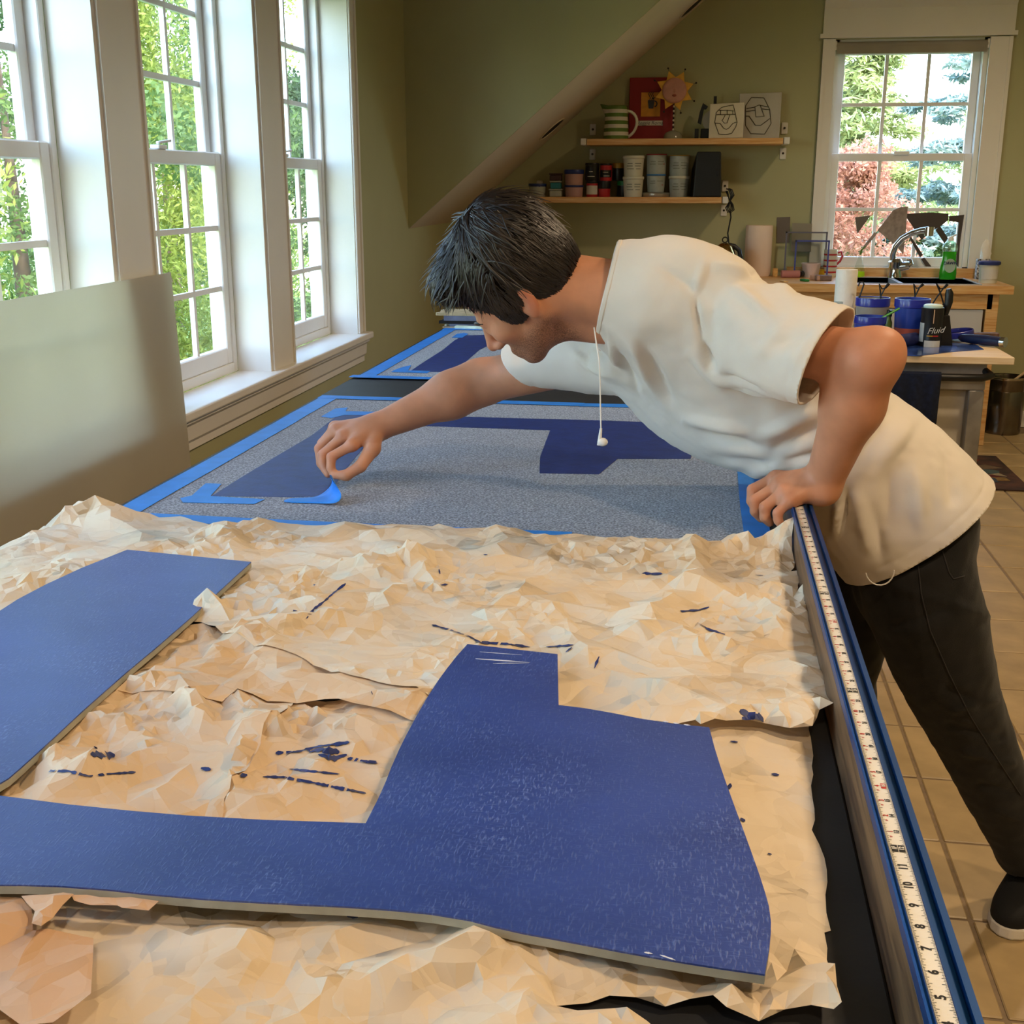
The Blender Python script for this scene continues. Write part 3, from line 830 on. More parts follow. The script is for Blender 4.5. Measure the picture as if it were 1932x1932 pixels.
# corner flap and torn bit at the near left
crumpled('kraft_paper', [(-220,1690),(-40,1685),(40,1690),(60,1720),(62,1752),(90,1748),(160,1762),(176,1768),(174,1830),(172,1878),(138,1905),(100,1928),(40,1932),(0,1900),(-220,1925)],
         .020, .010, .028, M_KRAFT3, 'smooth brown kraft flap with ragged edge at the near table corner', 16, flat=.3, lifts=[(120,1900,.08,.012)])
crumpled('kraft_paper', [(40,1690),(120,1688),(140,1690),(118,1712),(100,1735),(78,1750),(60,1745),(66,1722),(50,1705)], .031, .005, .012, M_KRAFT3, 'small torn tongue of brown kraft paper under the board edge', 17, flat=.1)
crumpled('kraft_paper', [(135,1690),(300,1700),(280,1718),(230,1716),(222,1710),(170,1708),(140,1702)], .030, .004, .014, M_KRAFT3, 'narrow torn brown kraft strip peeking from under the blue board', 18, flat=.1)
# ------------------------------------------------------------------ blue painted foam board cut as a print block
def weave_blue(name):
    m = bpy.data.materials.new(name); m.use_nodes = True
    nt = m.node_tree; b = nt.nodes['Principled BSDF']; N, L = nt.nodes.new, nt.links.new
    tc = N('ShaderNodeTexCoord')
    def nz(scale, st, det=3):
        mp = N('ShaderNodeMapping'); mp.inputs['Scale'].default_value = st; L(tc.outputs['Object'], mp.inputs['Vector'])
        n = N('ShaderNodeTexNoise'); n.inputs['Scale'].default_value = scale; n.inputs['Detail'].default_value = det; L(mp.outputs['Vector'], n.inputs['Vector']); return n.outputs['Fac']
    def ramp(f, a, b_, c0, c1):
        r = N('ShaderNodeValToRGB'); r.color_ramp.elements[0].position = a; r.color_ramp.elements[1].position = b_
        r.color_ramp.elements[0].color = (*c0, 1); r.color_ramp.elements[1].color = (*c1, 1); L(f, r.inputs['Fac']); return r.outputs['Color']
    base = ramp(nz(4.5, (1, 1.6, 1), 4), .35, .68, lin('#243d84'), lin('#2f4a98'))
    fl = ramp(nz(210, (2.4, .6, 1), 2), .54, .74, (0, 0, 0), (1, 1, 1))
    fl2 = ramp(nz(210, (.6, 2.4, 1), 2), .54, .76, (0, 0, 0), (1, 1, 1))
    wear = ramp(nz(7, (1, 1.3, 1), 5), .48, .72, (.22, .22, .22), (1, 1, 1))
    mx = N('ShaderNodeMix'); mx.data_type = 'RGBA'; mx.blend_type = 'ADD'; mx.inputs[0].default_value = .5; L(fl, mx.inputs[6]); L(fl2, mx.inputs[7])
    mu = N('ShaderNodeMix'); mu.data_type = 'RGBA'; mu.blend_type = 'MULTIPLY'; mu.inputs[0].default_value = 1; L(mx.outputs[2], mu.inputs[6]); L(wear, mu.inputs[7])
    fi = N('ShaderNodeMix'); fi.data_type = 'RGBA'; L(mu.outputs[2], fi.inputs[0]); L(base, fi.inputs[6]); fi.inputs[7].default_value = (*lin('#6880be'), 1)
    L(fi.outputs[2], b.inputs['Base Color'])
    b.inputs['Roughness'].default_value = .40; b.inputs['Specular IOR Level'].default_value = .8
    bp = N('ShaderNodeBump'); bp.inputs['Strength'].default_value = .18; bp.inputs['Distance'].default_value = .0012; L(mx.outputs[2], bp.inputs['Height']); L(bp.outputs['Normal'], b.inputs['Normal'])
    return m
M_FOAMBLUE = weave_blue('blue_painted_terry')
M_FOAMCORE = mat('grey_foam_core', '#a9a797', .8, var=.08, vscale=30, bump=.2, bscale=150)
M_WHITEP = mat('white_paint_dab', '#d9deee', .5)
def smooth_outline(px, sharp):
    """round the wavy stretches of an outline, keep the listed corners"""
    out = []; n = len(px)
    for i in range(n):
        p, q, r = Vector(px[i - 1]), Vector(px[i]), Vector(px[(i + 1) % n])
        if i in sharp: out.append(tuple(q))
        else: out += [tuple(q.lerp(p, .28)), tuple(q * .72 + p * .14 + r * .14), tuple(q.lerp(r, .28))]
    return out
SHARP = {4, 5, 11, 12, 15, 21, 22, 23, 26, 33}
fpx = smooth_outline(FOAM, SHARP)
top = [tp(x, y, ZFOAM + .0085) for x, y in fpx]
foam = thing('print_block', 'blue painted foam board block cut in a stepped angular shape on the kraft paper', 'printing block', (top[0].x * 0 - .35, 1.0, ZT + ZFOAM))
m = MB(); m.prism([Vector((p.x, p.y, ZT + ZFOAM)) for p in top], (0, 0, .007)); m.build('foam_core', M_FOAMCORE, foam)
m = MB(); m.prism([Vector((p.x, p.y, ZT + ZFOAM + .007)) for p in top], (0, 0, .0015)); m.build('painted_face', M_FOAMBLUE, foam)
# bare scuffs left by brush and fingers
rg = wave_rand(5); ztop = ZFOAM + .0088
for a, b, w_ in (((897,1243),(1000,1250),2.6), ((905,1230),(985,1236),1.2), ((930,1252),(998,1251),1.4), ((1250,1361),(1262,1363),2.5), ((1270,1364),(1282,1366),2.5), ((1290,1367),(1303,1369),2.8), ((1215,1797),(1232,1800),2), ((1245,1802),(1275,1812),2)):
    m = MB(); A, B = tp(*a, ztop), tp(*b, ztop); d = (B - A); s = Vector((-d.y, d.x, 0)).normalized() * w_ * .0006
    k = 8; l = []; r_ = []
    for q in range(k + 1):
        t = q / k; wd = math.sin(math.pi * min(1, t * 1.02 + .04)) * rg.uniform(.6, 1.1); l.append(A + d * t + s * wd); r_.append(A + d * t - s * wd)
    m.prism(l + r_[::-1], (0, 0, .0003)); m.build('paint_dab', M_WHITEP, foam)

# paint wipes on the paper: thin dried films draped on the sheet
M_WIPE = mat('navy_paint_wipe', '#26346f', .5, var=.15, vscale=60)
deps = None
def wipe(pts, w, parentless=True):
    global deps
    if deps is None:
        bpy.context.view_layer.update(); deps = bpy.context.evaluated_depsgraph_get()
    rg = wave_rand(int(pts[0][0] * 7 + pts[0][1]))
    out = []
    for (x0, y0), (x1, y1) in zip(pts[:-1], pts[1:]):
        k = max(2, int(math.hypot(x1 - x0, y1 - y0) / 5))
        for q in range(k): out.append((x0 + (x1 - x0) * q / k, y0 + (y1 - y0) * q / k))
    out.append(pts[-1])
    pos = []
    for x, y in out:
        hit = SC.ray_cast(deps, EYE, ray(x, y).normalized())
        if hit[0] and hit[4].name.startswith('kraft_paper'): pos.append((hit[1], hit[2], hit[4]))
    if len(pos) < 2: return
    m = MB(); n = len(pos); vs = []; fs = []
    for i, (p, nn, ob) in enumerate(pos):
        d = (pos[min(i + 1, n - 1)][0] - pos[max(i - 1, 0)][0]).normalized(); s = nn.cross(d).normalized() if nn.cross(d).length > 1e-6 else Vector((0, 1, 0))
        if nn.z < 0: nn = -nn
        ww = w * rg.uniform(.35, 1.1) * (1 if 0 < i < n - 1 else .3)
        vs += [p + s * ww + nn * .0012, p - s * ww + nn * .0012]
    for i in range(n - 1):
        if rg.random() < .9: fs.append((2*i, 2*i+1, 2*i+3, 2*i+2))
    m.add(vs, fs); m.build('paint_wipe', M_WIPE, pos[0][2], fix=False)
for pts, w_ in (([(815,1180),(850,1190),(885,1202),(905,1213),(955,1216),(1000,1222)], .0028), ([(1030,1222),(1060,1220),(1082,1218)], .0035), ([(1068,1232),(1080,1222)], .003),
                ([(652,1102),(632,1118),(612,1135),(592,1150),(578,1168)], .0022), ([(553,1152),(560,1154)], .003), ([(592,1104),(598,1106)], .002),
                ([(1212,1083),(1250,1084)], .004), ([(1280,1155),(1320,1152),(1338,1146)], .003), ([(1315,1176),(1340,1190),(1368,1198)], .0025), ([(1425,1086),(1440,1087)], .002), ([(912,1047),(920,1048)], .002),
                ([(1395,1342),(1420,1352),(1440,1356)], .007), ([(1400,1356),(1425,1354)], .005), ([(170,1424),(200,1426),(216,1425)], .006), ([(176,1412),(182,1413)], .003),
                ([(90,1456),(130,1456),(170,1466),(200,1462),(255,1458)], .0018), ([(380,1450),(398,1454)], .004), ([(452,1465),(466,1463)], .004),
                ([(520,1422),(560,1420),(600,1410),(660,1402)], .003), ([(580,1418),(610,1416),(640,1420)], .007), ([(600,1425),(630,1432),(655,1425)], .004), ([(655,1432),(700,1440),(712,1442)], .003),
                ([(495,1467),(540,1468),(590,1478),(640,1488),(690,1498)], .0022), ([(545,1452),(600,1458),(640,1462)], .0018), ([(690,1440),(710,1438)], .005),
                ([(1378,1400),(1392,1402)], .003), ([(1398,1545),(1404,1552)], .006), ([(1378,1480),(1376,1490)], .003), ([(1448,1612),(1455,1614)], .003), ([(1130,1240),(1122,1262)], .002), ([(1455,1462),(1470,1464)], .003),
                ([(655,1730),(675,1734)], .005), ([(930,1762),(945,1764)], .003), ([(700,1305),(703,1312)], .001), ([(830,1105),(845,1103)], .0018), ([(828,1075),(830,1084)], .002)):
    wipe(pts, w_)

# ------------------------------------------------------------------ translucent panel leaning against the windows
M_PANEL = mat('white_corrugated_plastic', '#ded8c8', .4, var=.02, vscale=3, translucent=.55)
def panel():
    # foot stands on the floor behind the table, top edge rests toward the wall
    tr = at(320, 514, X=-1.512); tl = at(-40, 575, X=-1.512)
    br_dir = at(357, 868, X=-1.476)
    down = (br_dir - tr).normalized()
    L_ = tr.z / -down.z
    br = tr + down * L_; 
    along = (tl - tr); along = Vector((along.x, along.y, along.z))
    al = along.normalized()
    wid = 1.25
    tl = tr + al * wid; bl = br + al * wid
    n = down.cross(al).normalized()
    if n.x < 0: n = -n
    dz = max(0, .002 - min(br.z, bl.z))
    b = thing('plastic_sheet', 'white translucent corrugated plastic panel leaning on the windows', 'panel', (br.x, br.y, 0))
    m = MB(); q = [tr, tl, bl, br]
    m.prism([p + Vector((0, 0, 0)) for p in q], n * .004); m.build('panel_sheet', M_PANEL, b)
    return tr, br
PTR, PBR = panel()
# ------------------------------------------------------------------ wall shelves above the counter
def fw(x, y, off=0.0): return at(x, y, Y=YF - off)
M_WHITEM = mat('white_bracket_metal', '#dcd8cf', .4, var=.02)
M_SCREW = mat('dark_screw', '#403a34', .4, metal=.7)
SHD = .28
def shelf(xl, xr, ytop, label):
    f = YF - SHD
    a, b = at(xl, ytop, Y=f), at(xr, ytop, Y=f)
    z = (a.z + b.z) / 2
    s = thing('wall_shelf', label, 'shelf', ((a.x + b.x) / 2, YF - SHD / 2, z - .03))
    m = MB(); m.box(a.x, b.x, f, YF - .002, z - .035, z); m.build('shelf_board', M_BIRCH, s, bevel=.003, seg=1)
    for x, sg in ((a.x, -1), (b.x, 1)):
        m = MB(); q = x + sg * .004
        m.box(min(q, q + sg * .032), max(q, q + sg * .032), f - .004, YF - .002, z - .035, z + .003)
        br = m.build('bracket', M_WHITEM, s, bevel=.003, seg=1)
        for dz in (.035, -.11):
            p = MB(); p.box(q - .004, q + .034, YF - .012, YF - .001, z + dz - .005, z + dz + .062); p.build('wall_plate', M_WHITEM, br, bevel=.004, seg=1)
            p = MB(); p.cyl((q + .015, YF - .016, z + dz + .03), (q + .015, YF - .011, z + dz + .03), .007, n=10); p.build('screw', M_SCREW, br)
    return z
ZS1 = shelf(1107, 1478, 261, 'birch wall shelf holding the pitcher and face tiles, the upper one')
ZS2 = shelf(1003, 1362, 372, 'birch wall shelf holding tubs and jars, the lower one')
def on(x, zshelf, back=.14):
    """point on a shelf below photo column x, 'back' metres in from the front edge"""
    yy = YF - SHD + back
    lo, hi = 0, 1932
    for _ in range(40):
        mid = (lo + hi) / 2
        if at(x, mid, Y=yy).z > zshelf: lo = mid
        else: hi = mid
    return Vector((at(x, lo, Y=yy).x, yy, zshelf))
PXM = (YF - SHD + .14) / 2370.0          # metres per photo pixel at the shelves

M_CREAM = mat('cream_glaze', '#d9d2bd', .25, coat=.4); M_GRNG = mat('green_glaze', '#5d7d34', .25, coat=.4)
def pitcher():
    c = on(1162, ZS1); h = 61 * PXM; r = 21 * PXM
    b = thing('striped_pitcher', 'cream pitcher with green stripes on the upper shelf', 'pitcher', c)
    m = MB(); n = 36; rings = 19; vs = []; fs = []
    for i in range(rings):
        t = i / (rings - 1); rr = r * (1.08 - .2 * t)
        for j in range(n):
            a = 2 * math.pi * j / n; k = 0
            if t > .72: k = max(0, math.cos(a - math.pi)) ** 10 * (t - .72) / .28 * r * .55
            vs.append(c + Vector(((rr + k) * math.cos(a), (rr + k) * math.sin(a), h * t + (k * .35))))
    for i in range(rings - 1):
        for j in range(n): fs.append((i*n+j, i*n+(j+1) % n, (i+1)*n+(j+1) % n, (i+1)*n+j))
    fs.append(tuple(range(n - 1, -1, -1)))
    m.add(vs, fs)
    m.mi = [(1 if ((k // n) // 2) % 2 == 0 and (k // n) < 18 else 0) for k in range((rings - 1) * n)] + [1]
    o = m.build('pitcher_body', [M_CREAM, M_GRNG], b, smooth=True); md = o.modifiers.new('wall', 'SOLIDIFY'); md.thickness = .006
    m = MB(); pts = []
    for k in range(13):
        a = math.pi * (.5 - k / 12); pts.append(c + Vector((r * .92 + math.cos(a) * r * .95, 0, h * (.52 + .33 * math.sin(a)) - (0 if k < 7 else (k - 6) * .004))))
    m.tube(pts, .009, 10); m.build('handle', M_CREAM, b, smooth=True)
pitcher()
M_REDB = mat('dark_red_board', '#8e1a1a', .6, var=.05); M_ORAN = mat('orange_card', '#d8922e', .6, var=.08, vscale=25); M_SLATE = mat('slate_cup_paint', '#4c4a52', .6); M_PLATE = mat('white_name_plate', '#d8d2c4', .5)
def red_frame():
    z = ZS1; y = YF - .035
    xl, xr = at(1187, 200, Y=y).x, at(1271, 200, Y=y).x; zt = at(1230, 146, Y=y).z
    b = thing('red_board', 'dark red board with orange cup picture leaning on the upper shelf', 'picture', ((xl + xr) / 2, y, z))
    m = MB(); m.box(xl, xr, y, y + .03, z, zt); m.build('board', M_REDB, b, bevel=.003, seg=1)
    def P(u, v): return Vector((at(1120 + u * .1035, 200, Y=y).x, y, at(1230, 120 + v * .1035, Y=y).z))
    a, c = P(865, 965), P(1215, 525); m = MB(); m.box(a.x, c.x, y - .004, y, a.z, c.z); pic = m.build('orange_card', M_ORAN, b)
    q = [P(985, 665), P(1110, 665), P(1090, 820), P(1005, 820)]; m = MB(); m.prism([p + Vector((0, -.0045, 0)) for p in q][::-1], (0, -.002, 0))
    e = P(1112, 735); m.tube([e + Vector((math.cos(t) * .014, -.006, math.sin(t) * .016)) for t in [R(v) for v in range(-90, 91, 30)]], .0035, 6)
    for k in range(3):
        s = P(1015 + 35 * k, 660); m.tube([s + Vector((.006 * math.sin(t * 1.6), -.006, t * .011)) for t in range(5)], .002, 5)
    m.build('cup_picture', M_SLATE, pic)
    a, c = P(800, 1130), P(1270, 1040); m = MB(); m.box(a.x, c.x, y - .006, y, a.z, c.z); np_ = m.build('name_plate', M_PLATE, b, bevel=.001, seg=1)
    m = MB(); put_text(m, 'Reggie Roma', .030, ((a.x + c.x) / 2, y - .0068, (a.z + c.z) / 2), (1, 0, 0), (0, 0, 1), .25); m.build('lettering', M_SLATE, np_, fix=False)
red_frame()
M_SUNY = mat('sun_yellow_paint', '#e2a83a', .55, var=.08, vscale=30); M_SUNF = mat('sun_face_pink', '#c98f7b', .55, var=.06, vscale=25); M_DKDOT = mat('black_bead', '#17130f', .4); M_LIP = mat('brick_lip', '#9a4a37', .6)
M_CLEARG = glass_mat('clear_glass', '#dfe6df')
def sun_figure():
    y = YF - .12
    c = at(1272.5, 171, Y=y); b = thing('sun_ornament', 'yellow eight pointed sun face ornament on a beaded stem', 'ornament', Vector((c.x, y, ZS1)))
    s = y / 2380.0
    m = MB(); pts = []
    for k in range(16):
        a = R(22.5 * k + 22.5 + 90 - 4); rr = (37 if k % 2 == 0 else 24) * s; pts.append(c + Vector((math.cos(a) * rr, 0, math.sin(a) * rr)))
    m.prism(pts, (0, .012, 0)); m.build('sun_rays', M_SUNY, b, bevel=.002, seg=1)
    m = MB(); m.M = Matrix.Translation(c + Vector((0, -.004, 0))) @ Matrix.Diagonal((23 * s, .018, 23 * s, 1)); m.ball((0, 0, 0), 1, 24); fc = m.build('sun_face', M_SUNF, b, smooth=True)
    m = MB(); m.ball(c + Vector((0, -.021, -.002)), .008, 10, (.7, .7, 1.6)); m.build('nose', M_SUNF, fc, smooth=True)
    m = MB(); m.ball(c + Vector((0, -.020, -.028)), .012, 12, (1.1, .4, .6)); m.build('mouth', M_LIP, fc, smooth=True)
    for k in range(8):
        a = R(45 * k + 22.5 + 90 - 4); p = c + Vector((math.cos(a) * 42 * s, .006, math.sin(a) * 42 * s)); m = MB(); m.ball(p, .006, 8); m.cyl(p, c + Vector((math.cos(a) * 34 * s, .006, math.sin(a) * 34 * s)), .0012, n=5); m.build('tip_bead', M_DKDOT, b, smooth=True)
    z0 = ZS1 + .05; z1 = c.z - 22 * s
    for k in range(12):
        m = MB(); m.ball((c.x, y + .004, z0 + (z1 - z0) * (k + .5) / 12), (z1 - z0) / 24, 8); m.build('stem_bead', M_DKDOT if k % 2 else M_CREAM, b, smooth=True)
    m = MB(); m.lathe((c.x, y + .004, ZS1), [(.058, 0), (.056, .02), (.045, .038), (.02, .05), (0.004, .052)], 20); m.build('glass_base', mat('grey_glass_base', '#8c8874', .15, coat=.5), b, smooth=True)
sun_figure()
M_BLKP = mat('black_plastic', '#161616', .4, var=.1)
def tile_face(name, quad, lines, y0, lean, label, zshelf, line_m, rad=.014, tm=None):
    """a white square tile with an incised line face; quad and lines in photo pixels"""
    def P(x, y, off=0.0):
        yy = y0
        for _ in range(6):
            p = at(x, y, Y=yy); yy = y0 + (p.z - zshelf) * lean
        p = at(x, y, Y=yy); return p + Vector((0, -off, off * lean))
    q = [P(*p) for p in quad]
    lo = min(p.z for p in q)
    b = thing(name, label, 'tile', Vector((sum(p.x for p in q) / 4, y0, zshelf)))
    d = Vector((0, 0, zshelf + .002 - lo))
    m = MB(); m.prism([p + d for p in q], (0, .008, 0)); m.build('tile_body', tm, b, bevel=rad, seg=3)
    for ln in lines:
        m = MB(); m.tube([P(x, y, .003) + d for x, y in ln], .0019, 5); m.build('drawn_line', line_m, b)
    return b
M_TILEW = mat('warm_white_ceramic', '#d8cdb4', .35); M_TILEG = mat('grey_white_ceramic', '#b9b3a4', .35)
M_LINE = mat('brown_line', '#3a3020', .6)
def zz(px): return [(1300 + x * .1035, 140 + y * .1035) for x, y in px]
tile_face('line_face_tile', [(1340, 191), (1405, 188), (1402, 255), (1337, 256)], [
    zz([(530, 615), (600, 555), (810, 512), (830, 600), (880, 830), (850, 920), (780, 1030), (680, 1055), (545, 1045), (470, 830), (500, 650), (530, 615)]),
    zz([(530, 612), (700, 608), (815, 622)]), zz([(505, 690), (690, 688), (845, 685)]), zz([(578, 615), (578, 685)]), zz([(698, 610), (698, 685)]), zz([(798, 622), (798, 685)]),
    zz([(660, 700), (605, 800), (650, 845), (695, 840), (745, 695)]), zz([(480, 845), (570, 850), (630, 935), (680, 960), (735, 930), (800, 850), (870, 825)])],
    YF - .20, .16, 'small warm white tile with a simple line face on the upper shelf', ZS1, M_LINE, .014, M_TILEW)
tile_face('line_face_tile', [(1396, 169), (1476, 166), (1470, 253), (1392, 254)], [
    zz([(1140, 350), (1370, 360), (1475, 570), (1500, 825), (1380, 1020), (1130, 1010), (1035, 860), (1035, 500), (1140, 350)]),
    zz([(1050, 555), (1200, 525), (1280, 488), (1440, 525)]), zz([(1205, 520), (1222, 705), (1375, 695), (1300, 490)]), zz([(1040, 605), (1210, 585)]), zz([(1330, 560), (1475, 575)]),
    zz([(1040, 690), (1100, 690), (1215, 860), (1310, 860), (1475, 735)])],
    YF - .12, .16, 'large grey white tile with an angular line face on the upper shelf', ZS1, M_LINE, .006, M_TILEG)
def desk_clamp():
    y = YF - .10; c = at(1338, 228, Y=y); s = y / 2380
    b = thing('round_dial', 'round dial with black clamp parts tucked behind the small face tile', 'clock', Vector((c.x, y, ZS1)))
    m = MB(); m.cyl(c + Vector((.02, 0, 0)), c + Vector((.02, -.02, 0)), 19 * s, n=24); m.build('dial_face', M_TILEG, b, smooth=True)
    m = MB(); m.prism([at(x, yy, Y=y - .02) for x, yy in zz([(255, 525), (345, 590), (310, 640), (270, 640), (220, 920), (155, 885), (195, 690)])], (0, .02, 0)); m.build('clamp_arm', M_BLKP, b)
    m = MB(); p = at(1322, 248, Y=y - .02); m.box(p.x, at(1362, 248, Y=y).x, y - .03, y + .03, ZS1, at(1330, 243, Y=y).z); m.build('clamp_foot', M_BLKP, b, bevel=.004, seg=1)
    m = MB(); p = at(1314.5, 247, Y=y - .02); m.box(p.x - .012, p.x + .012, y - .03, y - .01, ZS1 + .0, p.z + .012); m.build('clamp_knob', M_BLKP, b)
    m = MB(); p = at(1349.5, 185, Y=y + .02); m.box(p.x - .009, p.x + .009, y + .01, y + .03, p.z - .04, p.z + .01); m.build('clamp_pin', M_BLKP, b)
desk_clamp()

# tubs, jars and boxes on the lower shelf
M_TUBW = mat('white_tub_plastic', '#cfcab4', .4); M_TUBG = mat('cloudy_clear_tub', '#a9ada2', .35, var=.08, vscale=20); M_BLID = mat('blue_lid', '#24326f', .4); M_PINK = mat('pale_pink_fill', '#b98f86', .5)
M_PRTXT = mat('grey_print', '#7c7d70', .6); M_REDJ = mat('red_jar', '#b3272b', .4); M_GRNJ = mat('green_jar', '#1f7a3c', .4); M_BLKJ = mat('black_jar', '#191718', .35); M_YELJ = mat('ochre_band', '#b98a26', .4); M_TEAL = mat('teal_fill', '#1f6d72', .45); M_MAROON = mat('maroon_fill', '#3f2425', .5)
M_LABEL = mat('white_label', '#cdc8bd', .6); M_SKY = mat('blue_rim', '#2f6fae', .4); M_REDP = mat('red_print', '#a63a36', .6)
def tub(xc, yb, yt, wpx, z, body, lid, label, back=.14, taper=.88, lidh=.16, prints=(), cat='tub', label_m=None, name='plastic_tub', band=None, rim=1.05):
    c = on(xc, z, back); h = (yb - yt) * PXM; r = wpx / 2 * PXM
    b = thing(name, label, cat, c)
    m = MB(); m.lathe(c, [(r * taper * .96, 0), (r * taper, .004), (r * .985, h * (1 - lidh)), (r * .985, h * (1 - lidh) + .001)], 28); m.build('tub_body', body, b, smooth=True)
    m = MB(); z0 = h * (1 - lidh); m.lathe(c, [(r * rim * .97, z0 + .002), (r * rim, z0 + .005), (r * rim, h - .004), (r * rim * .96, h), (r * .8, h - .001)], 28); m.build('lid', lid, b, smooth=True)
    if label_m:
        f0, f1, lm = label_m
        m = MB(); n = 14
        for k in range(n):
            a0, a1 = R(205 + 130 * k / n), R(205 + 130 * (k + 1) / n)
            def q(a, f): rr = r * (taper + (.985 - taper) * f / (1 - lidh)) + .0012; return c + Vector((rr * math.cos(a), rr * math.sin(a), h * f))
            m.add([q(a0, f0), q(a1, f0), q(a1, f1), q(a0, f1)], [(0, 1, 2, 3)])
        m.build('label_band', lm, b, smooth=True, fix=False)
    for k, (f, u, wd, pm) in enumerate(prints):
        m = MB(); n = 5
        for j in range(n):
            a0, a1 = R(270 + (u - wd / 2 + wd * j / n)), R(270 + (u - wd / 2 + wd * (j + 1) / n))
            def q(a, g): rr = r * (taper + (.985 - taper) * g / (1 - lidh)) + .0022; return c + Vector((rr * math.cos(a), rr * math.sin(a), h * g))
            m.add([q(a0, f - .018), q(a1, f - .018), q(a1, f + .018), q(a0, f + .018)], [(0, 1, 2, 3)])
        m.build('print_line', pm, b, fix=False)
    return c.z + h
pl = [(.62, -18, 30, M_PRTXT), (.62, 30, 40, M_PRTXT), (.5, -20, 36, M_PRTXT), (.5, 28, 36, M_PRTXT), (.36, -16, 40, M_PRTXT), (.36, 32, 30, M_PRTXT)]
t1 = tub(1194, 372, 334, 39, ZS2, M_TUBW, M_TUBW, 'cream white tub at the bottom of the left white stack', prints=pl, back=.10)
tub(1195, 334, 296, 40, t1, M_TUBW, M_TUBW, 'cream white tub topping the left white stack', prints=pl, back=.10)
c_ = on(1237, ZS2); m = MB(); m.lathe(c_, [(.083, 0), (.086, .006), (.086, .02), (.08, .026), (.03, .028)], 30)
tin = m.build('round_tin', M_STEEL, base=c_, smooth=True, label='flat round metal tin under the middle tub stack', cat='tin')
t2 = tub(1237, 366, 333, 36, ZS2 + .0285, M_TUBG, M_SKY, 'clear tub with blue rim on the metal tin', prints=pl[:3] + [(.4, 48, 14, M_REDP)], lidh=.10)
tub(1238, 333, 296, 38, t2, M_TUBG, M_REDP, 'grey white tub with red rim topping the middle stack', prints=pl[:4] + [(.5, 50, 14, M_REDP)], lidh=.07, taper=.95)
t3 = tub(1280, 372, 333, 38, ZS2, M_TUBG, M_TUBW, 'clear tub with white lid at the bottom beside the black speaker', prints=pl)
tub(1281, 333, 295, 38, t3, M_TUBG, M_YELJ, 'clear tub with ochre rim stacked beside the black speaker', prints=pl, lidh=.06, taper=.95)
t4 = tub(1176, 372, 342, 25, ZS2, M_BLKJ, M_GRNJ, 'black jar with green lid on the lower shelf', back=.21, cat='jar', name='paint_jar', lidh=.3, taper=.98, rim=1.02)
tub(1166, 342, 309, 22, t4, M_BLKJ, M_YELJ, 'black jar with ochre lid above the green lidded jar', back=.21, cat='jar', name='paint_jar', lidh=.3, taper=.98, rim=1.02)
t5 = tub(1140, 372, 342, 23, ZS2, M_REDJ, M_BLKJ, 'red jar with black lid at the bottom of its pile', cat='jar', name='paint_jar', lidh=.5, taper=.98, rim=1.02)
tub(1143, 341, 309, 23, t5, M_REDJ, M_BLKJ, 'red jar with black white label topping its pile', cat='jar', name='paint_jar', lidh=.12, taper=.98, rim=1.02, label_m=(.2, .62, M_BLKJ), prints=[(.5, 0, 50, M_LABEL), (.28, 10, 60, M_LABEL)])
t6 = tub(1117, 372, 341, 23, ZS2, M_REDJ, M_BLKJ, 'red jar with large white label on the lower shelf', cat='jar', name='paint_jar', lidh=.2, taper=.98, rim=1.02, label_m=(.15, .68, M_LABEL))
tub(1117, 341, 309, 27, t6, M_BLKJ, M_BLKJ, 'black jar with small white label on the red jar', cat='jar', name='paint_jar', lidh=.15, taper=.98, rim=1.02, prints=[(.22, -5, 60, M_LABEL), (.5, -5, 30, M_LABEL)])
t7 = tub(1083, 372, 350, 36, ZS2, M_PINK, M_BLID, 'low pink filled tub with blue lid under another', lidh=.2, taper=.92)
tub(1083, 350, 321, 37, t7, M_PINK, M_BLID, 'pink filled tub with domed blue lid stacked second', lidh=.3, taper=.92)
def sqbox(xc, yb, yt, wpx, z, body, lid, label):
    c = on(xc, z, .13); h = (yb - yt) * PXM; w_ = wpx / 2 * PXM; b = thing('square_container', label, 'container', c)
    m = MB(); m.prism([c + Vector((sx * w_ * .9, sy * w_ * .9, 0)) for sx, sy in ((-1, -1), (1, -1), (1, 1), (-1, 1))], (0, 0, h * .8)); m.build('container_body', body, b, bevel=.006)
    m = MB(); m.box(c.x - w_, c.x + w_, c.y - w_, c.y + w_, c.z + h * .8, c.z + h); m.build('lid', lid, b, bevel=.003, seg=1); return c.z + h
s1 = sqbox(1049, 372, 357, 26, ZS2, M_TUBG, M_TUBG, 'clear square container at the bottom of the small box pile')
s2 = sqbox(1049, 357, 342, 23, s1, M_TEAL, M_TUBG, 'teal filled square container in the middle of the box pile')
sqbox(1049, 342, 328, 25, s2, M_MAROON, M_MAROON, 'maroon filled square container topping the box pile')
tub(1014, 371, 346, 34, ZS2, M_TUBG, M_BLID, 'clear tub with blue lid by the shelf end bracket', lidh=.25, taper=.9)
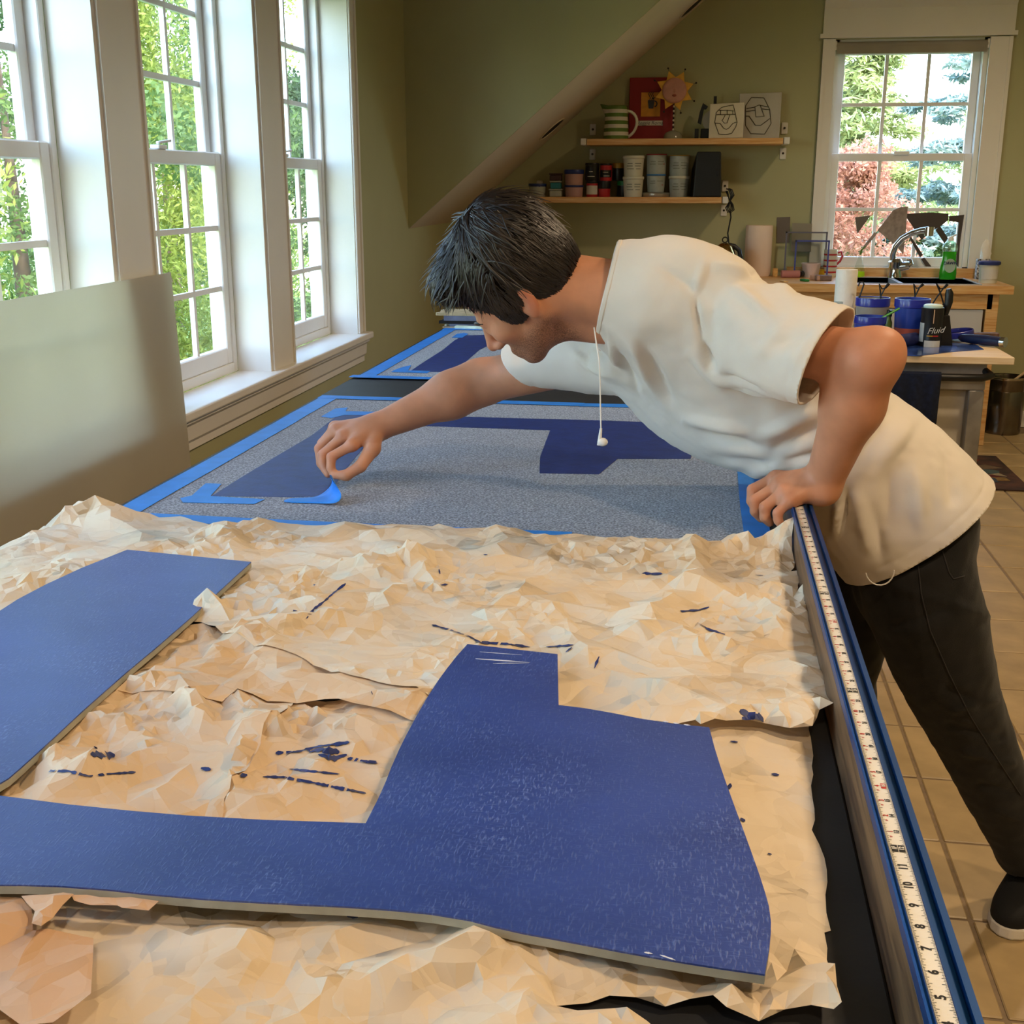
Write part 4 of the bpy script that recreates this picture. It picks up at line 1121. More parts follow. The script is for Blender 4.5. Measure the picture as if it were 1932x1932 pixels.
def speaker():
    y0 = YF - SHD + .02
    a = at(1307, 370, Y=y0); bR = at(1361, 370, Y=y0); zt = at(1335, 285, Y=y0).z
    b = thing('black_speaker', 'black tapered speaker box at the end of the lower shelf', 'speaker', Vector(((a.x + bR.x) / 2, y0 + .1, ZS2)))
    wd = bR.x - a.x
    m = MB(); m.add([(a.x, y0, ZS2), (bR.x, y0, ZS2), (bR.x - .012, y0 + .22, ZS2), (a.x - .02, y0 + .22, ZS2), (a.x + .015, y0 + .004, zt), (bR.x - .012, y0 + .004, zt), (bR.x - .03, y0 + .2, zt - .10), (a.x - .015, y0 + .2, zt - .10)],
                    [(0, 3, 2, 1), (4, 5, 6, 7), (0, 1, 5, 4), (1, 2, 6, 5), (2, 3, 7, 6), (3, 0, 4, 7)]); m.build('speaker_case', M_BLKP, b, bevel=.008)
    m = MB(); p = at(1354, 326, Y=y0); m.box(p.x - .007, p.x + .007, y0 - .004, y0 + .004, p.z - .022, p.z + .022); m.build('switch_slot', M_BLKJ, b, bevel=.002, seg=1)
speaker()
M_CORD = mat('black_cord_rubber', '#121110', .5)
def cord():
    y = YF - .26; b = thing('coiled_power_cord', 'bundled black power cord hanging from the lower shelf end', 'cord', at(1376, 372, Y=y))
    m = MB()
    def P(x, yy, o=0): return at(x, yy, Y=y + o)
    for k, (dx, o) in enumerate(((-3, 0), (0, .008), (3, -.006))):
        m.tube([P(1373 + dx, 356), P(1378 + dx, 358, o), P(1382 + dx, 368, o), P(1377, 380, o), P(1372 + dx, 392, o), P(1376 + dx, 401, o), P(1382 + dx, 396, o), P(1381 + dx * .6, 386, o), P(1375, 374, o), P(1371 + dx * .5, 360, o)], .004, 6)
    m.build('cord_loops', M_CORD, b, smooth=True)
    m = MB(); m.tube([P(1378, 398), P(1379, 410, .01), P(1376, 425, .02), P(1373, 440, .02), P(1375, 458, .02), P(1377, 470, .02)], .0045, 8); m.build('cord_tail', M_CORD, b, smooth=True)
cord()
# ------------------------------------------------------------------ sink counter
ZCT = 0.905; YCF = 6.96
M_PANELW = mat('white_cabinet_panel', '#c3bfb8', .4, var=.02)
M_CHROME = mat('chrome', '#c9c6c2', .12, metal=1.0, var=.02)
M_SINK = mat('sink_steel', '#b5b2ac', .45, metal=.35, var=.05)
def onc(x, y, z=ZCT): return at(x, y, Z=z)
def counter():
    xr = at(1914, 540, Y=YCF).x; xl = xr - 2.35
    b = thing('sink_counter', 'birch sink counter with white panels under the window', 'counter', ((xl + xr) / 2, YCF + .3, 0))
    sx0, sx1 = at(1612, 528, Y=7.1).x, at(1842, 533, Y=7.1).x; sy0, sy1 = YCF + .07, YF - .12
    m = MB(); z0 = ZCT - .045
    m.box(xl, sx0, YCF, YF - .02, z0, ZCT); m.box(sx1, xr, YCF, YF - .02, z0, ZCT); m.box(sx0, sx1, YCF, sy0, z0, ZCT); m.box(sx0, sx1, sy1, YF - .02, z0, ZCT)
    m.build('worktop', M_BIRCH, b)
    m = MB(); m.box(sx0 - .015, sx1 + .015, sy0 - .012, sy0, ZCT, ZCT + .004); m.box(sx0 - .015, sx1 + .015, sy1, sy1 + .03, ZCT, ZCT + .004); m.box(sx0 - .015, sx0, sy0, sy1, ZCT, ZCT + .004); m.box(sx1, sx1 + .015, sy0, sy1, ZCT, ZCT + .004)
    d = .13
    m.box(sx0, sx1, sy0, sy1, ZCT - d - .004, ZCT - d); m.box(sx0 - .003, sx0, sy0, sy1, ZCT - d, ZCT); m.box(sx1, sx1 + .003, sy0, sy1, ZCT - d, ZCT); m.box(sx0, sx1, sy0 - .003, sy0, ZCT - d, ZCT); m.box(sx0, sx1, sy1, sy1 + .003, ZCT - d, ZCT)
    xm = sx0 * .62 + sx1 * .38; m.box(xm - .012, xm + .012, sy0, sy1, ZCT - d, ZCT + .002); m.build('sink_basin', M_SINK, b)
    m = MB(); m.box(xl + .03, xr - .1, YCF + .03, YCF + .055, z0 - .085, z0); m.build('front_rail', M_BIRCH, b)
    for x in (xl + .05, xr - .13):
        for y in (YCF + .03, YF - .1):
            m = MB(); m.box(x, x + .065, y, y + .065, 0, z0); m.build('leg', M_BIRCH, b, bevel=.003, seg=1)
    x = xl + .12; k = 3; wd = (xr - .135 - x) / k
    for i in range(k):
        m = MB(); m.box(x + i * wd + .006, x + (i + 1) * wd - .006, YCF + .04, YCF + .058, .16, z0 - .09); m.build('door', M_PANELW, b, bevel=.002, seg=1)
    m = MB(); m.box(xl + .12, xr - .135, YCF + .06, YF - .05, .15, .17); m.build('bottom_shelf', M_PANELW, b)
    m = MB(); p0, p1 = at(1610, 519, Y=YF - .03), at(1862, 519, Y=YF - .03); m.box(p0.x - .4, p1.x, YF - .06, YF - .028, ZCT + .0005, ZCT + .055); m.build('back_ledge', M_BIRCH, b)
    return xl, xr
counter()
def faucet():
    base = onc(1688, 523, ZCT + .004); y = base.y
    b = thing('kitchen_faucet', 'chrome faucet with arched swivel spout behind the sink', 'faucet', base)
    def P(x, yy, o=0): return at(x, yy, Y=y + o)
    m = MB(); s = y / 2400
    m.lathe(base, [(15 * s, 0), (14.5 * s, .012), (12.5 * s, .03), (13 * s, .06), (14 * s, .09), (9 * s, .11)], 24); m.build('faucet_body', M_CHROME, b, smooth=True)
    ctl = [(1685, 496), (1684, 480), (1690, 464), (1702, 450), (1720, 440), (1738, 435), (1752, 434)]
    m = MB(); m.tube([P(x, yy, -.01 * k) for k, (x, yy) in enumerate(ctl)], [.019, .018, .0175, .0175, .0175, .0185, .021], 16); m.build('spout', M_CHROME, b, smooth=True)
    m = MB(); c = P(1753, 436, -.07); m.tube([c + Vector((0, 0, .022)), c + Vector((0, -.004, -.028))], [.027, .026], 18); m.build('spout_head', M_CHROME, b, smooth=True)
    m = MB(); m.tube([P(1690, 505), P(1705, 502, -.02), P(1716, 501, -.03)], [.028, .027, .022], 16); m.build('mixer_arm', M_CHROME, b, smooth=True)
    m = MB(); m.tube([P(1714, 501, -.03), P(1720, 497, -.03), P(1718, 491, -.03), P(1710, 489, -.03)], [.014, .012, .010, .008], 10); m.build('lever', M_CHROME, b, smooth=True)
faucet()
M_GREENS = mat('green_dish_soap', '#2fb01c', .15, trans=.25, var=.03, coat=.3); M_CLRP = glass_mat('clear_plastic', '#eef2ee')
def soap():
    c = onc(1787, 527, ZCT + .002); y = c.y; s = y / 2400; b = thing('dish_soap_bottle', 'green dish soap bottle with white cap by the sink', 'bottle', c)
    def prof(m, pr, n=28):
        vs = []; fs = []
        for w_, h in pr:
            for j in range(n):
                a = 2 * math.pi * j / n; vs.append(c + Vector((w_ * s * math.cos(a), w_ * s * .55 * math.sin(a), h * s)))
        for i in range(len(pr) - 1):
            for j in range(n): fs.append((i*n+j, i*n+(j+1) % n, (i+1)*n+(j+1) % n, (i+1)*n+j))
        fs.append(tuple(range(n - 1, -1, -1))); fs.append(tuple((len(pr)-1)*n + j for j in range(n))); m.add(vs, fs)
    m = MB(); prof(m, [(14, 0), (15.5, 2), (16, 12), (14.5, 28), (13, 36), (12.5, 44), (13, 52)]); m.build('bottle_body', M_GREENS, b, smooth=True)
    m = MB(); prof(m, [(13, 52), (14, 58), (13.5, 63), (9, 69), (5, 72)]); m.build('clear_shoulder', glass_mat('hazy_clear_plastic', '#d3e4d3', .5), b, smooth=True)
    m = MB(); q = c + Vector((0, 0, 72 * s)); m.lathe(q, [(5.5 * s, 0), (5 * s, 6 * s), (3 * s, 8 * s)], 16); m.tube([q + Vector((0, 0, 7 * s)), q + Vector((5 * s, 0, 9 * s)), q + Vector((9 * s, 0, 11.5 * s))], 1.6 * s, 8); m.build('cap', M_TRIM, b, smooth=True)
    m = MB(); yy = c.y - 15.5 * s * .55 - .004; n = 20
    m.prism([Vector((c.x + 1 * s + 10.5 * s * math.cos(2*math.pi*k/n), yy + .012, c.z + 26 * s + 13 * s * math.sin(2*math.pi*k/n))) for k in range(n)], (0, -.012, 0))
    lb = m.build('label_patch', mat('silver_green_label', '#aebfa6', .4), b)
    m = MB(); put_text(m, 'DAWN', 7.5 * s, (c.x + 1 * s, yy - .004, c.z + 31 * s), (1, 0, 0), (0, 0, 1), bold=.2 * s); m.build('brand_lettering', mat('navy_lettering', '#1c2a52', .5), lb, fix=False)
soap()
M_WPAPER = mat('white_paper_towel', '#efe8dc', .85, var=.02, vscale=40, bump=.4, bscale=300)
def towel_roll(c, r, h, label, m_=None):
    b = thing('paper_towel_roll', label, 'paper towel', c)
    m = MB(); m.lathe(c, [(r * .28, 0), (r * .97, 0), (r, .006), (r, h - .006), (r * .97, h), (r * .3, h), (r * .28, h - .02), (r * .28, 0)], 36, close=False); m.build('towel_wrap', m_ or M_WPAPER, b, smooth=True)
    m = MB(); m.lathe(c, [(r * .29, .002), (r * .29, h - .002), (r * .25, h - .002), (r * .25, .002)], 20, close=False); m.build('cardboard_core', M_KRAFT3, b, smooth=True)
c = Vector(onc(1428, 520, ZCT)); s7 = c.y / 2380
towel_roll(c, 25.5 * s7, 95 * s7, 'standing paper towel roll on the counter near the kettle', mat('warm_white_towel', '#eed6c2', .85, var=.02, bump=.4, bscale=300))
def kettle():
    c = Vector(onc(1365, 520)); c.y = 7.25; c = at(1366, 495, Y=7.25); c.z = ZCT; s = c.y / 2370
    b = thing('electric_kettle', 'polished metal kettle with black handle on the counter', 'kettle', c)
    m = MB(); m.lathe(c, [(30 * s, 0), (30 * s, .015), (28 * s, .03), (25 * s, 40 * s), (16 * s, 62 * s), (7 * s, 68 * s)], 28); m.build('kettle_body', mat('warm_chrome', '#b9985f', .15, metal=1.0), b, smooth=True)
    m = MB(); q = c + Vector((0, 0, 69 * s)); m.tube([q + Vector((5 * s * math.cos(t), 0, 5 * s + 5 * s * math.sin(t))) for t in [k * math.pi / 6 for k in range(12)]], 1.3 * s, 6, closed=True); m.build('lid_knob', M_BLKP, b, smooth=True)
    m = MB(); q = c; m.tube([q + Vector((6 * s, 0, 64 * s)), q + Vector((18 * s, 0, 62 * s)), q + Vector((28 * s, 0, 54 * s)), q + Vector((32 * s, 0, 38 * s)), q + Vector((29 * s, 0, 18 * s))], [5 * s, 5 * s, 4.5 * s, 4.2 * s, 4 * s], 10); m.build('handle', M_BLKP, b, smooth=True)
    m = MB(); m.tube([q + Vector((-16 * s, 0, 45 * s)), q + Vector((-27 * s, 0, 57 * s))], [7 * s, 4.5 * s], 10); m.build('spout', M_CHROME, b, smooth=True)
kettle()
# acrylic display frames, stencil cards and bits left of the sink
M_ACRY = glass_mat('acrylic_sheet', '#f7f9f7', .04); M_EDGE = mat('blue_acrylic_edge', '#4a549a', .3); M_EDGE2 = mat('grey_acrylic_edge', '#6c6a78', .3)
M_GREYC = mat('grey_card', '#6f655a', .7); M_LGREY = mat('light_grey_card', '#8f8674', .7); M_BRC = mat('dark_brown_card', '#4b3f38', .7); M_TAUPE = mat('taupe_card', '#9a8778', .6, var=.15, vscale=30)
def acrylic(x0, x1, yt, yb, Y, edge, label):
    a, b2 = at(x0, yt, Y=Y), at(x1, yt, Y=Y); zt = a.z
    b = thing('acrylic_frame', label, 'frame', Vector(((a.x + b2.x) / 2, Y, ZCT + .002)))
    m = MB(); m.box(a.x, b2.x, Y, Y + .003, ZCT + .002, zt); m.build('clear_sheet', M_ACRY, b)
    w_ = .009
    for q in ((a.x, a.x + w_, ZCT + .002, zt), (b2.x - w_, b2.x, ZCT + .002, zt), (a.x, b2.x, zt - w_, zt)):
        m = MB(); m.box(q[0], q[1], Y - .004, Y + .007, q[2], q[3]); m.build('coloured_edge', edge, b)
acrylic(1483, 1562, 437, 518, YF - .10, M_EDGE2, 'clear acrylic frame with grey edge standing behind the blue edged one')
acrylic(1501, 1566, 453, 520, YF - .18, M_EDGE, 'clear acrylic frame with blue edge on the counter')
def card(px, Y, m_, label, name='stencil_card', th=.004, prop=None):
    q = [at(x, y, Y=Y) for x, y in px]; m = MB(); m.prism(q, (0, th, 0))
    return m.build(name, m_, label=label, cat='card')
card([(1466, 410), (1491, 409), (1489, 458), (1465, 458)], YF - .006, M_GREYC, 'dark grey card fixed to the wall beside the paper towel')
card([(1495, 421), (1532, 422), (1530, 475), (1492, 475)], YF - .032, M_LGREY, 'light grey card fixed to the wall beside the window casing')
Yg = YF - .004
def gc(pts): return [(1600 + x * .1656, 380 + y * .1656) for x, y in pts]
YW = YF + .035
card(gc([(675, 140), (930, 125), (1145, 138), (1145, 210), (1075, 270), (980, 325), (840, 435), (790, 380), (740, 290), (670, 190)]), YW, M_BRC, 'wide dark brown paper shape taped across the window glass')
card(gc([(1150, 170), (1325, 152), (1310, 240), (1275, 480), (1258, 750), (1232, 720), (1245, 430), (1262, 240), (1150, 225)]), YW, M_BRC, 'tall dark brown angled paper shape on the window behind the soap bottle')
card(gc([(995, 325), (1050, 280), (1140, 420), (1100, 480)]), YW, M_BRC, 'short dark brown paper bar on the window glass above the soap')
card(gc([(690, 400), (720, 405), (855, 610), (820, 640)]), YW, M_BRC, 'slim slanted brown paper strip on the window glass')
card(gc([(832, 655), (870, 640), (970, 768), (900, 762)]), YW, M_BRC, 'short slanted brown paper strip low on the window glass')
card(gc([(515, 100), (600, 65), (682, 58), (660, 320), (630, 605), (560, 520), (335, 330)]), YW - .012, M_TAUPE, 'taupe smeared kite shaped paper piece on the window glass')
card(gc([(80, 182), (258, 160), (105, 370)]), YW, M_GREYC, 'small grey triangular paper piece on the window glass')
card(gc([(160, 530), (300, 350), (335, 365), (205, 520), (190, 545)]), YW, M_TAUPE, 'slim taupe paper strip rising toward the kite shaped piece')
def mug():
    c = at(1566, 505, Y=YF - .09); c.z = ZCT; s = c.y / 2400; b = thing('red_white_mug', 'white mug with red handle and stripes behind the acrylic frames', 'mug', c)
    m = MB(); m.lathe(c, [(11 * s, 0), (12.5 * s, 4 * s), (13 * s, 52 * s), (12 * s, 52 * s), (11 * s, 6 * s)], 24); m.build('mug_body', M_CREAM, b, smooth=True)
    m = MB(); m.tube([c + Vector((12 * s, 0, 46 * s)), c + Vector((19 * s, 0, 48 * s)), c + Vector((22 * s, 0, 40 * s)), c + Vector((18 * s, 0, 30 * s)), c + Vector((12 * s, 0, 24 * s))], 2.2 * s, 8); m.build('handle', M_REDJ, b, smooth=True)
    for k in range(4):
        m = MB(); m.lathe(c + Vector((0, 0, (8 + 11 * k) * s)), [(13.2 * s, 0), (13.3 * s, 1.6 * s), (13.2 * s, 3.2 * s)], 24, close=False); m.build('stripe', M_REDJ, b, smooth=True)
mug()
def clear_tub():
    c = Vector(onc(1529, 523)); s = c.y / 2390; b = thing('clear_tub', 'pale pink clear plastic tub in front of the acrylic frames', 'tub', c)
    m = MB(); m.lathe(c, [(14 * s, 0), (18 * s, 25 * s), (19 * s, 25 * s), (19 * s, 27 * s), (17 * s, 27 * s), (13 * s, 1.5 * s)], 24); m.build('tub_body', mat('pale_pink_plastic', '#d8bcb4', .3), b, smooth=True)
clear_tub()
def roller_sleeve():
    a, c = onc(1474, 524), onc(1508, 524); r = 7 * a.y / 2390; up = Vector((0, 0, r)); b = thing('paint_roller_sleeve', 'dusty pink paint roller sleeve lying on the counter', 'roller', (a + c) / 2)
    m = MB(); m.cyl(a + up, c + up, r, n=20); m.build('roller_nap', mat('dusty_pink_nap', '#b97a72', .9, bump=.5, bscale=300), b, smooth=True)
    m = MB(); e = onc(1515, 523); m.cyl(c + up, e + up, r * .8, n=14); m.build('end_cap', M_BLKP, b, smooth=True)
roller_sleeve()
def sponge(x, y, w_, col, label, h=.028, nm='sponge', rot=.2):
    c = Vector(onc(x, y)); m = MB(); hw = w_ * c.y / 2390 / 2; m.M = Matrix.Translation(c) @ Matrix.Rotation(rot, 4, 'Z'); m.box(-hw, hw, -.035, .035, 0, h)
    return m.build(nm, mat(nm + '_' + col.strip('#'), col, .85, var=.1, vscale=50, bump=.4, bscale=150), bevel=.005, base=c, label=label, cat=nm.replace('_', ' '))
sponge(1548, 522, 26, '#e3b21d', 'yellow sponge lying by the clear tub', .045)
sponge(1553, 529, 32, '#7c6459', 'brown tray block lying in front of the yellow sponge', .03, 'tray_block', -.1)
sponge(1518, 531, 10, '#2f7d3a', 'green bottle cap scrap on the counter edge', .014, 'cap_scrap', .4)
sponge(1462, 522, 9, '#d9a45c', 'small wooden spool block beside the pink roller', .05, 'wood_block', 0)
sponge(1479, 532, 10, '#e6bb7c', 'flat wooden disc scrap near the counter edge', .008, 'wood_scrap', .3)
sponge(1538, 529, 8, '#c79b80', 'little pink clip leaning by the brown tray block', .03, 'clip', .8)
def spray():
    c = Vector(onc(1620, 523)); s = c.y / 2390; b = thing('soap_flask', 'clear conical bottle with yellow green liquid on the sink edge', 'bottle', c)
    m = MB(); m.lathe(c, [(10 * s, 0), (11 * s, 3 * s), (10 * s, 11 * s)], 20); m.build('liquid', mat('yellow_green_liquid', '#b6e01a', .2, var=.02), b, smooth=True)
    m = MB(); m.lathe(c, [(10.4 * s, 11.2 * s), (8 * s, 22 * s), (4 * s, 36 * s), (3 * s, 42 * s)], 20, close=False); m.build('clear_cone', M_CLRP, b, smooth=True)
    m = MB(); m.tube([c + Vector((0, 0, 42 * s)), c + Vector((1 * s, 0, 50 * s)), c + Vector((8 * s, 0, 58 * s))], [2.5 * s, 2 * s, 1.2 * s], 8); m.build('dropper_neck', M_GRNG, b, smooth=True)
spray()
def tissue():
    c = Vector(onc(1853, 527)); s = c.y / 2400; b = thing('tissue_box', 'black and white patterned tissue box with tissue behind the small tub', 'tissue box', c)
    h = 38 * s; hw = 12 * s; m = MB(); m.box(c.x - hw, c.x + hw, c.y - hw * .4, c.y + hw, c.z, c.z + h)
    chk = mat('black_white_blotches', '#d8d3cb', .6, col2='#1d1b1b', vscale=90, detail=1); m.build('box_body', chk, b)
    m = MB(); q = c + Vector((0, 0, h)); vs = []; n = 12
    for i, (r, z) in enumerate(((7, 0), (9, 10), (8, 20), (5, 30), (2, 36))):
        for j in range(n):
            a = 2 * math.pi * j / n; rr = r * s * (1 + .25 * math.sin(3 * a + i)); vs.append(q + Vector((rr * math.cos(a) + 1.5 * s * math.sin(i * 2), rr * .5 * math.sin(a), z * s)))
    fs = [(i*n+j, i*n+(j+1) % n, (i+1)*n+(j+1) % n, (i+1)*n+j) for i in range(4) for j in range(n)] + [tuple(4*n+j for j in range(n))]
    m.add(vs, fs); m.build('tissue', M_WPAPER, b, smooth=True)
tissue()
def wipes():
    c = Vector(onc(1861, 533)); c.y -= .03; s = c.y / 2400; b = thing('small_bucket', 'small white lidded bucket with blue rim at the counter end', 'bucket', c)
    m = MB(); m.lathe(c, [(16 * s, 0), (18 * s, 34 * s)], 24); m.build('bucket_body', M_TUBW, b, smooth=True)
    m = MB(); m.lathe(c, [(19.5 * s, 34 * s), (20.5 * s, 36 * s), (20 * s, 40 * s), (17 * s, 41 * s)], 24); m.build('lid', M_BLID, b, smooth=True)
    m = MB(); n = 10
    for k in range(n):
        a0, a1 = R(215 + 110 * k / n), R(215 + 110 * (k + 1) / n)
        m.add([c + Vector((17.6 * s * math.cos(a), 17.6 * s * math.sin(a), z * s)) for a, z in ((a0, 8), (a1, 8), (a1, 26), (a0, 26))], [(0, 1, 2, 3)])
    m.build('label_band', M_LABEL, b, fix=False, smooth=True)
wipes()
# hanging display hooks in front of the counter: wire rack standing on the cart
# ------------------------------------------------------------------ rolling cart with paint things
fr = at(1915, 675, Y=4.45); ZK = fr.z; XKR = fr.x; YK0 = 4.45
bk = at(1884, 637, Z=ZK); YK1 = bk.y
XKL = XKR - .80
M_WHITEP2 = mat('off_white_enamel', '#c9c2b4', .45, var=.08, vscale=7)
M_METALG = mat('worn_grey_metal', '#a09c95', .45, metal=.5, var=.15, vscale=9)
M_NAVYT = mat('navy_terry_towel', '#131c33', .95, var=.2, vscale=60, bump=.6, bscale=260)
def cart():
    b = thing('utility_cart', 'wood topped metal utility cart with black push bar', 'cart', ((XKL + XKR) / 2, (YK0 + YK1) / 2, 0))
    m = MB(); m.box(XKL, XKR, YK0, YK1, ZK - .026, ZK); m.build('wood_top', M_PINE, b, bevel=.002, seg=1)
    xr = at(1862, 700, Y=YK0 + .05).x; y0 = YK0 + .05
    m = MB(); m.box(XKL + .06, xr, y0, YK1 - .05, ZK - .13, ZK - .027); m.build('metal_apron', M_METALG, b, bevel=.004, seg=1)
    for x in (XKL + .06, xr - .055):
        for y in (y0, YK1 - .11):
            m = MB(); m.box(x, x + .055, y, y + .055, .06, ZK - .13); lg = m.build('leg', M_METALG, b, bevel=.004, seg=1)
            m = MB(); m.cyl((x + .008, y + .03, .03), (x + .045, y + .03, .03), .03, n=16); m.build('caster', M_BLKP, lg, smooth=True)
            m = MB(); m.box(x - .01, x + .065, y - .01, y + .065, .061, .068); m.build('caster_plate', M_WHITEM, lg)
    m = MB(); zb = at(1800, 712, Y=y0 - .06).z
    m.tube([(xr - .01, y0 + .02, zb + .02), (xr + .01, y0 - .03, zb + .004), (xr - .03, y0 - .06, zb), (xr - .12, y0 - .062, zb), (XKL + .2, y0 - .062, zb), (XKL + .1, y0 - .05, zb), (XKL + .09, y0, zb + .02)], .014, 12); m.build('push_bar', M_BLKP, b, smooth=True)
    m = MB(); m.box(XKL + .13, at(1836, 800, Y=y0 + .06).x, y0 + .05, YK1 - .12, at(1800, 862, Y=y0 + .05).z, ZK - .135); m.build('cabinet_box', M_WHITEP2, b, bevel=.005, seg=1)
    m = MB(); m.box(XKL + .1, xr - .03, y0 + .02, YK1 - .08, .20, .215); m.build('lower_shelf', M_METALG, b)
    # towel over the push bar
    tx0, tx1 = at(1640, 730, Y=y0 - .08).x, at(1775, 730, Y=y0 - .08).x
    tw = MB(); n = 24; vs = []; 
    prof_ = [(.018, -.16), (.017, -.03), (.012, .012), (0, .019), (-.014, .012), (-.02, -.04), (-.024, -.12), (-.028, -.20)]
    for i in range(n + 1):
        x = tx0 + (tx1 - tx0) * i / n; wv = .006 * math.sin(i * 1.1)
        for py, pz in prof_: vs.append((x - (.02 * (-pz) if i > n - 3 else 0), y0 - .062 + py + (wv if pz < -.03 else 0), zb + pz))
    k = len(prof_); fs = [(i*k+j, i*k+j+1, (i+1)*k+j+1, (i+1)*k+j) for i in range(n) for j in range(k-1)]
    tw.add(vs, fs); o = tw.build('hand_towel', M_NAVYT, smooth=True, label='navy towel draped over the push bar of the cart', cat='towel')
    o.modifiers.new('thick', 'SOLIDIFY').thickness = .006
cart()
def onk(x, y): return at(x, y, Z=ZK)
def SK(c): return c.y / 2350.0
c = Vector(onk(1592, 620)); c = at(1590, 622, Y=YK0 + .62); c.z = ZK; s = SK(c)
towel_roll(c + Vector((0, 0, .0)), 20 * s, 122 * s, 'upright white paper towel roll on the cart')
M_BLUEP = mat('royal_blue_plastic', '#27309a', .3, var=.05, coat=.3); M_BLUEB = mat('blue_paint_pail', '#2a43a0', .35, var=.08, coat=.2); M_GREYB = mat('grey_white_pail', '#9a948c', .45, var=.06); M_PEACH = mat('peach_paint_smear', '#c05a44', .5); M_DKBL = mat('dark_blue_paint', '#1c2670', .25, coat=.4)
def pail(x, yb, yt, wpx, Yd, body, label, paint=None, rimh=16, low=None):
    c = at(x, yb, Y=Yd); c.z = ZK; s = SK(c); h = at(x, yt, Y=Yd).z - ZK; r = wpx / 2 * s
    b = thing('paint_pail', label, 'pail', c)
    m = MB(); m.lathe(c, [(r * .86, 0), (r * .88, .003), (r * .96, h - rimh * s * .6), (r * .96, h - .004), (r * .92, h - .004), (r * .86, .006)], 36); m.build('pail_body', body, b, smooth=True)
    m = MB(); m.lathe(c, [(r * .97, h - rimh * s), (r * 1.0, h - rimh * s + .002), (r, h - .003), (r * .985, h), (r * .93, h), (r * .92, h - .02)], 36, close=False); m.build('rim', M_BLUEP, b, smooth=True)
    m = MB(); m.lathe(c + Vector((0, 0, h * .6)), [(0, 0), (r * .9, 0)], 30, close=False); m.build('paint_surface', paint or M_DKBL, b)
    if low:
        m = MB(); m.lathe(c, [(r * .885, .002), (r * .91, h * low)], 36, close=False); m.build('paint_smear', M_PEACH, b, smooth=True)
    return b
pail(1641, 640, 561, 64, YK0 + .50, M_GREYB, 'grey white pail with royal blue rim on the cart')
pail(1715, 648, 563, 66, YK0 + .40, M_BLUEB, 'blue pail with peach smear at its base on the cart', low=.34)
pail(1637, 660, 596, 60, YK0 + .28, M_BLUEB, 'low blue paint pail holding a green stick', rimh=14)
def sticks():
    a, b2 = at(1650, 608, Y=YK0 + .27), at(1697, 582, Y=YK0 + .30)
    m = MB(); m.tube([a + (a - b2) * .4, b2], .0045, 8); m.build('green_stick', mat('green_plastic_stick', '#3f9a3a', .4), smooth=True, label='thin green stick leaning out of the low blue pail', cat='stick')
sticks()
def paint_can():
    c = at(1755, 640, Y=YK0 + .27); c.z = ZK; s = SK(c); h = at(1755, 580, Y=YK0 + .27).z - ZK; r = 20.5 * s
    b = thing('paint_can', 'black paint can with script label and pale lid on the cart', 'paint can', c)
    m = MB(); m.lathe(c, [(r, 0), (r * 1.02, .003), (r, .006), (r, h - .006), (r * 1.03, h - .003), (r * 1.02, h)], 32); m.build('can_body', M_BLKJ, b, smooth=True)
    m = MB(); m.lathe(c + Vector((0, 0, h)), [(r * .85, 0), (r * .86, .008), (r * .7, .012), (r * .2, .013)], 28); m.build('pale_lid', mat('mint_white_lid', '#cfe6dd', .35), b, smooth=True)
    def band(u0, u1, f0, f1, mm, nm, off=.0012):
        q = MB(); n = 8
        for k in range(n):
            a0, a1 = R(270 + u0 + (u1 - u0) * k / n), R(270 + u0 + (u1 - u0) * (k + 1) / n)
            q.add([c + Vector(((r + off) * math.cos(a), (r + off) * math.sin(a), h * f)) for a, f in ((a0, f0), (a1, f0), (a1, f1), (a0, f1))], [(0, 1, 2, 3)])
        q.build(nm, mm, b, fix=False, smooth=True)
    band(-88, -48, .14, .62, M_LABEL, 'side_label'); band(-40, 45, .02, .18, M_LABEL, 'lower_label', .0016); band(-30, 0, .285, .315, M_YELJ, 'colour_stripe', .0016); band(0, 30, .285, .315, M_REDJ, 'colour_stripe', .0016); band(-4, 0, .62, .97, M_KRAFT3, 'paint_drip', .0016)
    m = MB(); put_text(m, 'Fluid', 16 * s, (c.x + 4 * s, c.y - r - .003, c.z + h * .44), (1, 0, .12), (0, 0, 1), .35); m.build('script_lettering', M_LABEL, b, fix=False)
paint_can()
def brush():
    y = YK0 + .30; b = thing('standing_brush', 'black handled brush standing upright on its bristles on the cart', 'brush', at(1777, 616, Y=y)); b.location.z = ZK; ORIGIN[b.name] = b.location.copy()
    m = MB(); m.tube([at(x, yy, Y=y) for x, yy in ((1790, 545), (1791, 553), (1790, 570), (1786, 585), (1783, 596))], [.009, .0155, .0155, .012, .010], 14); m.build('handle', M_BLKP, b, smooth=True)
    def ring(yy, hw): return at(1783, yy, Y=y), hw
    m = MB(); p0, p1 = at(1783, 594, Y=y), at(1784, 618, Y=y)
    m.add([p0 + Vector((-.016, -.012, 0)), p0 + Vector((.016, -.012, 0)), p0 + Vector((.016, .012, 0)), p0 + Vector((-.016, .012, 0)), Vector((p1.x - .03, y - .014, ZK)), Vector((p1.x + .03, y - .014, ZK)), Vector((p1.x + .03, y + .014, ZK)), Vector((p1.x - .03, y + .014, ZK))],
          [(0, 3, 2, 1), (4, 5, 6, 7), (0, 1, 5, 4), (1, 2, 6, 5), (2, 3, 7, 6), (3, 0, 4, 7)]); m.build('bristles', M_BLKJ, b, bevel=.003, seg=1)
brush()
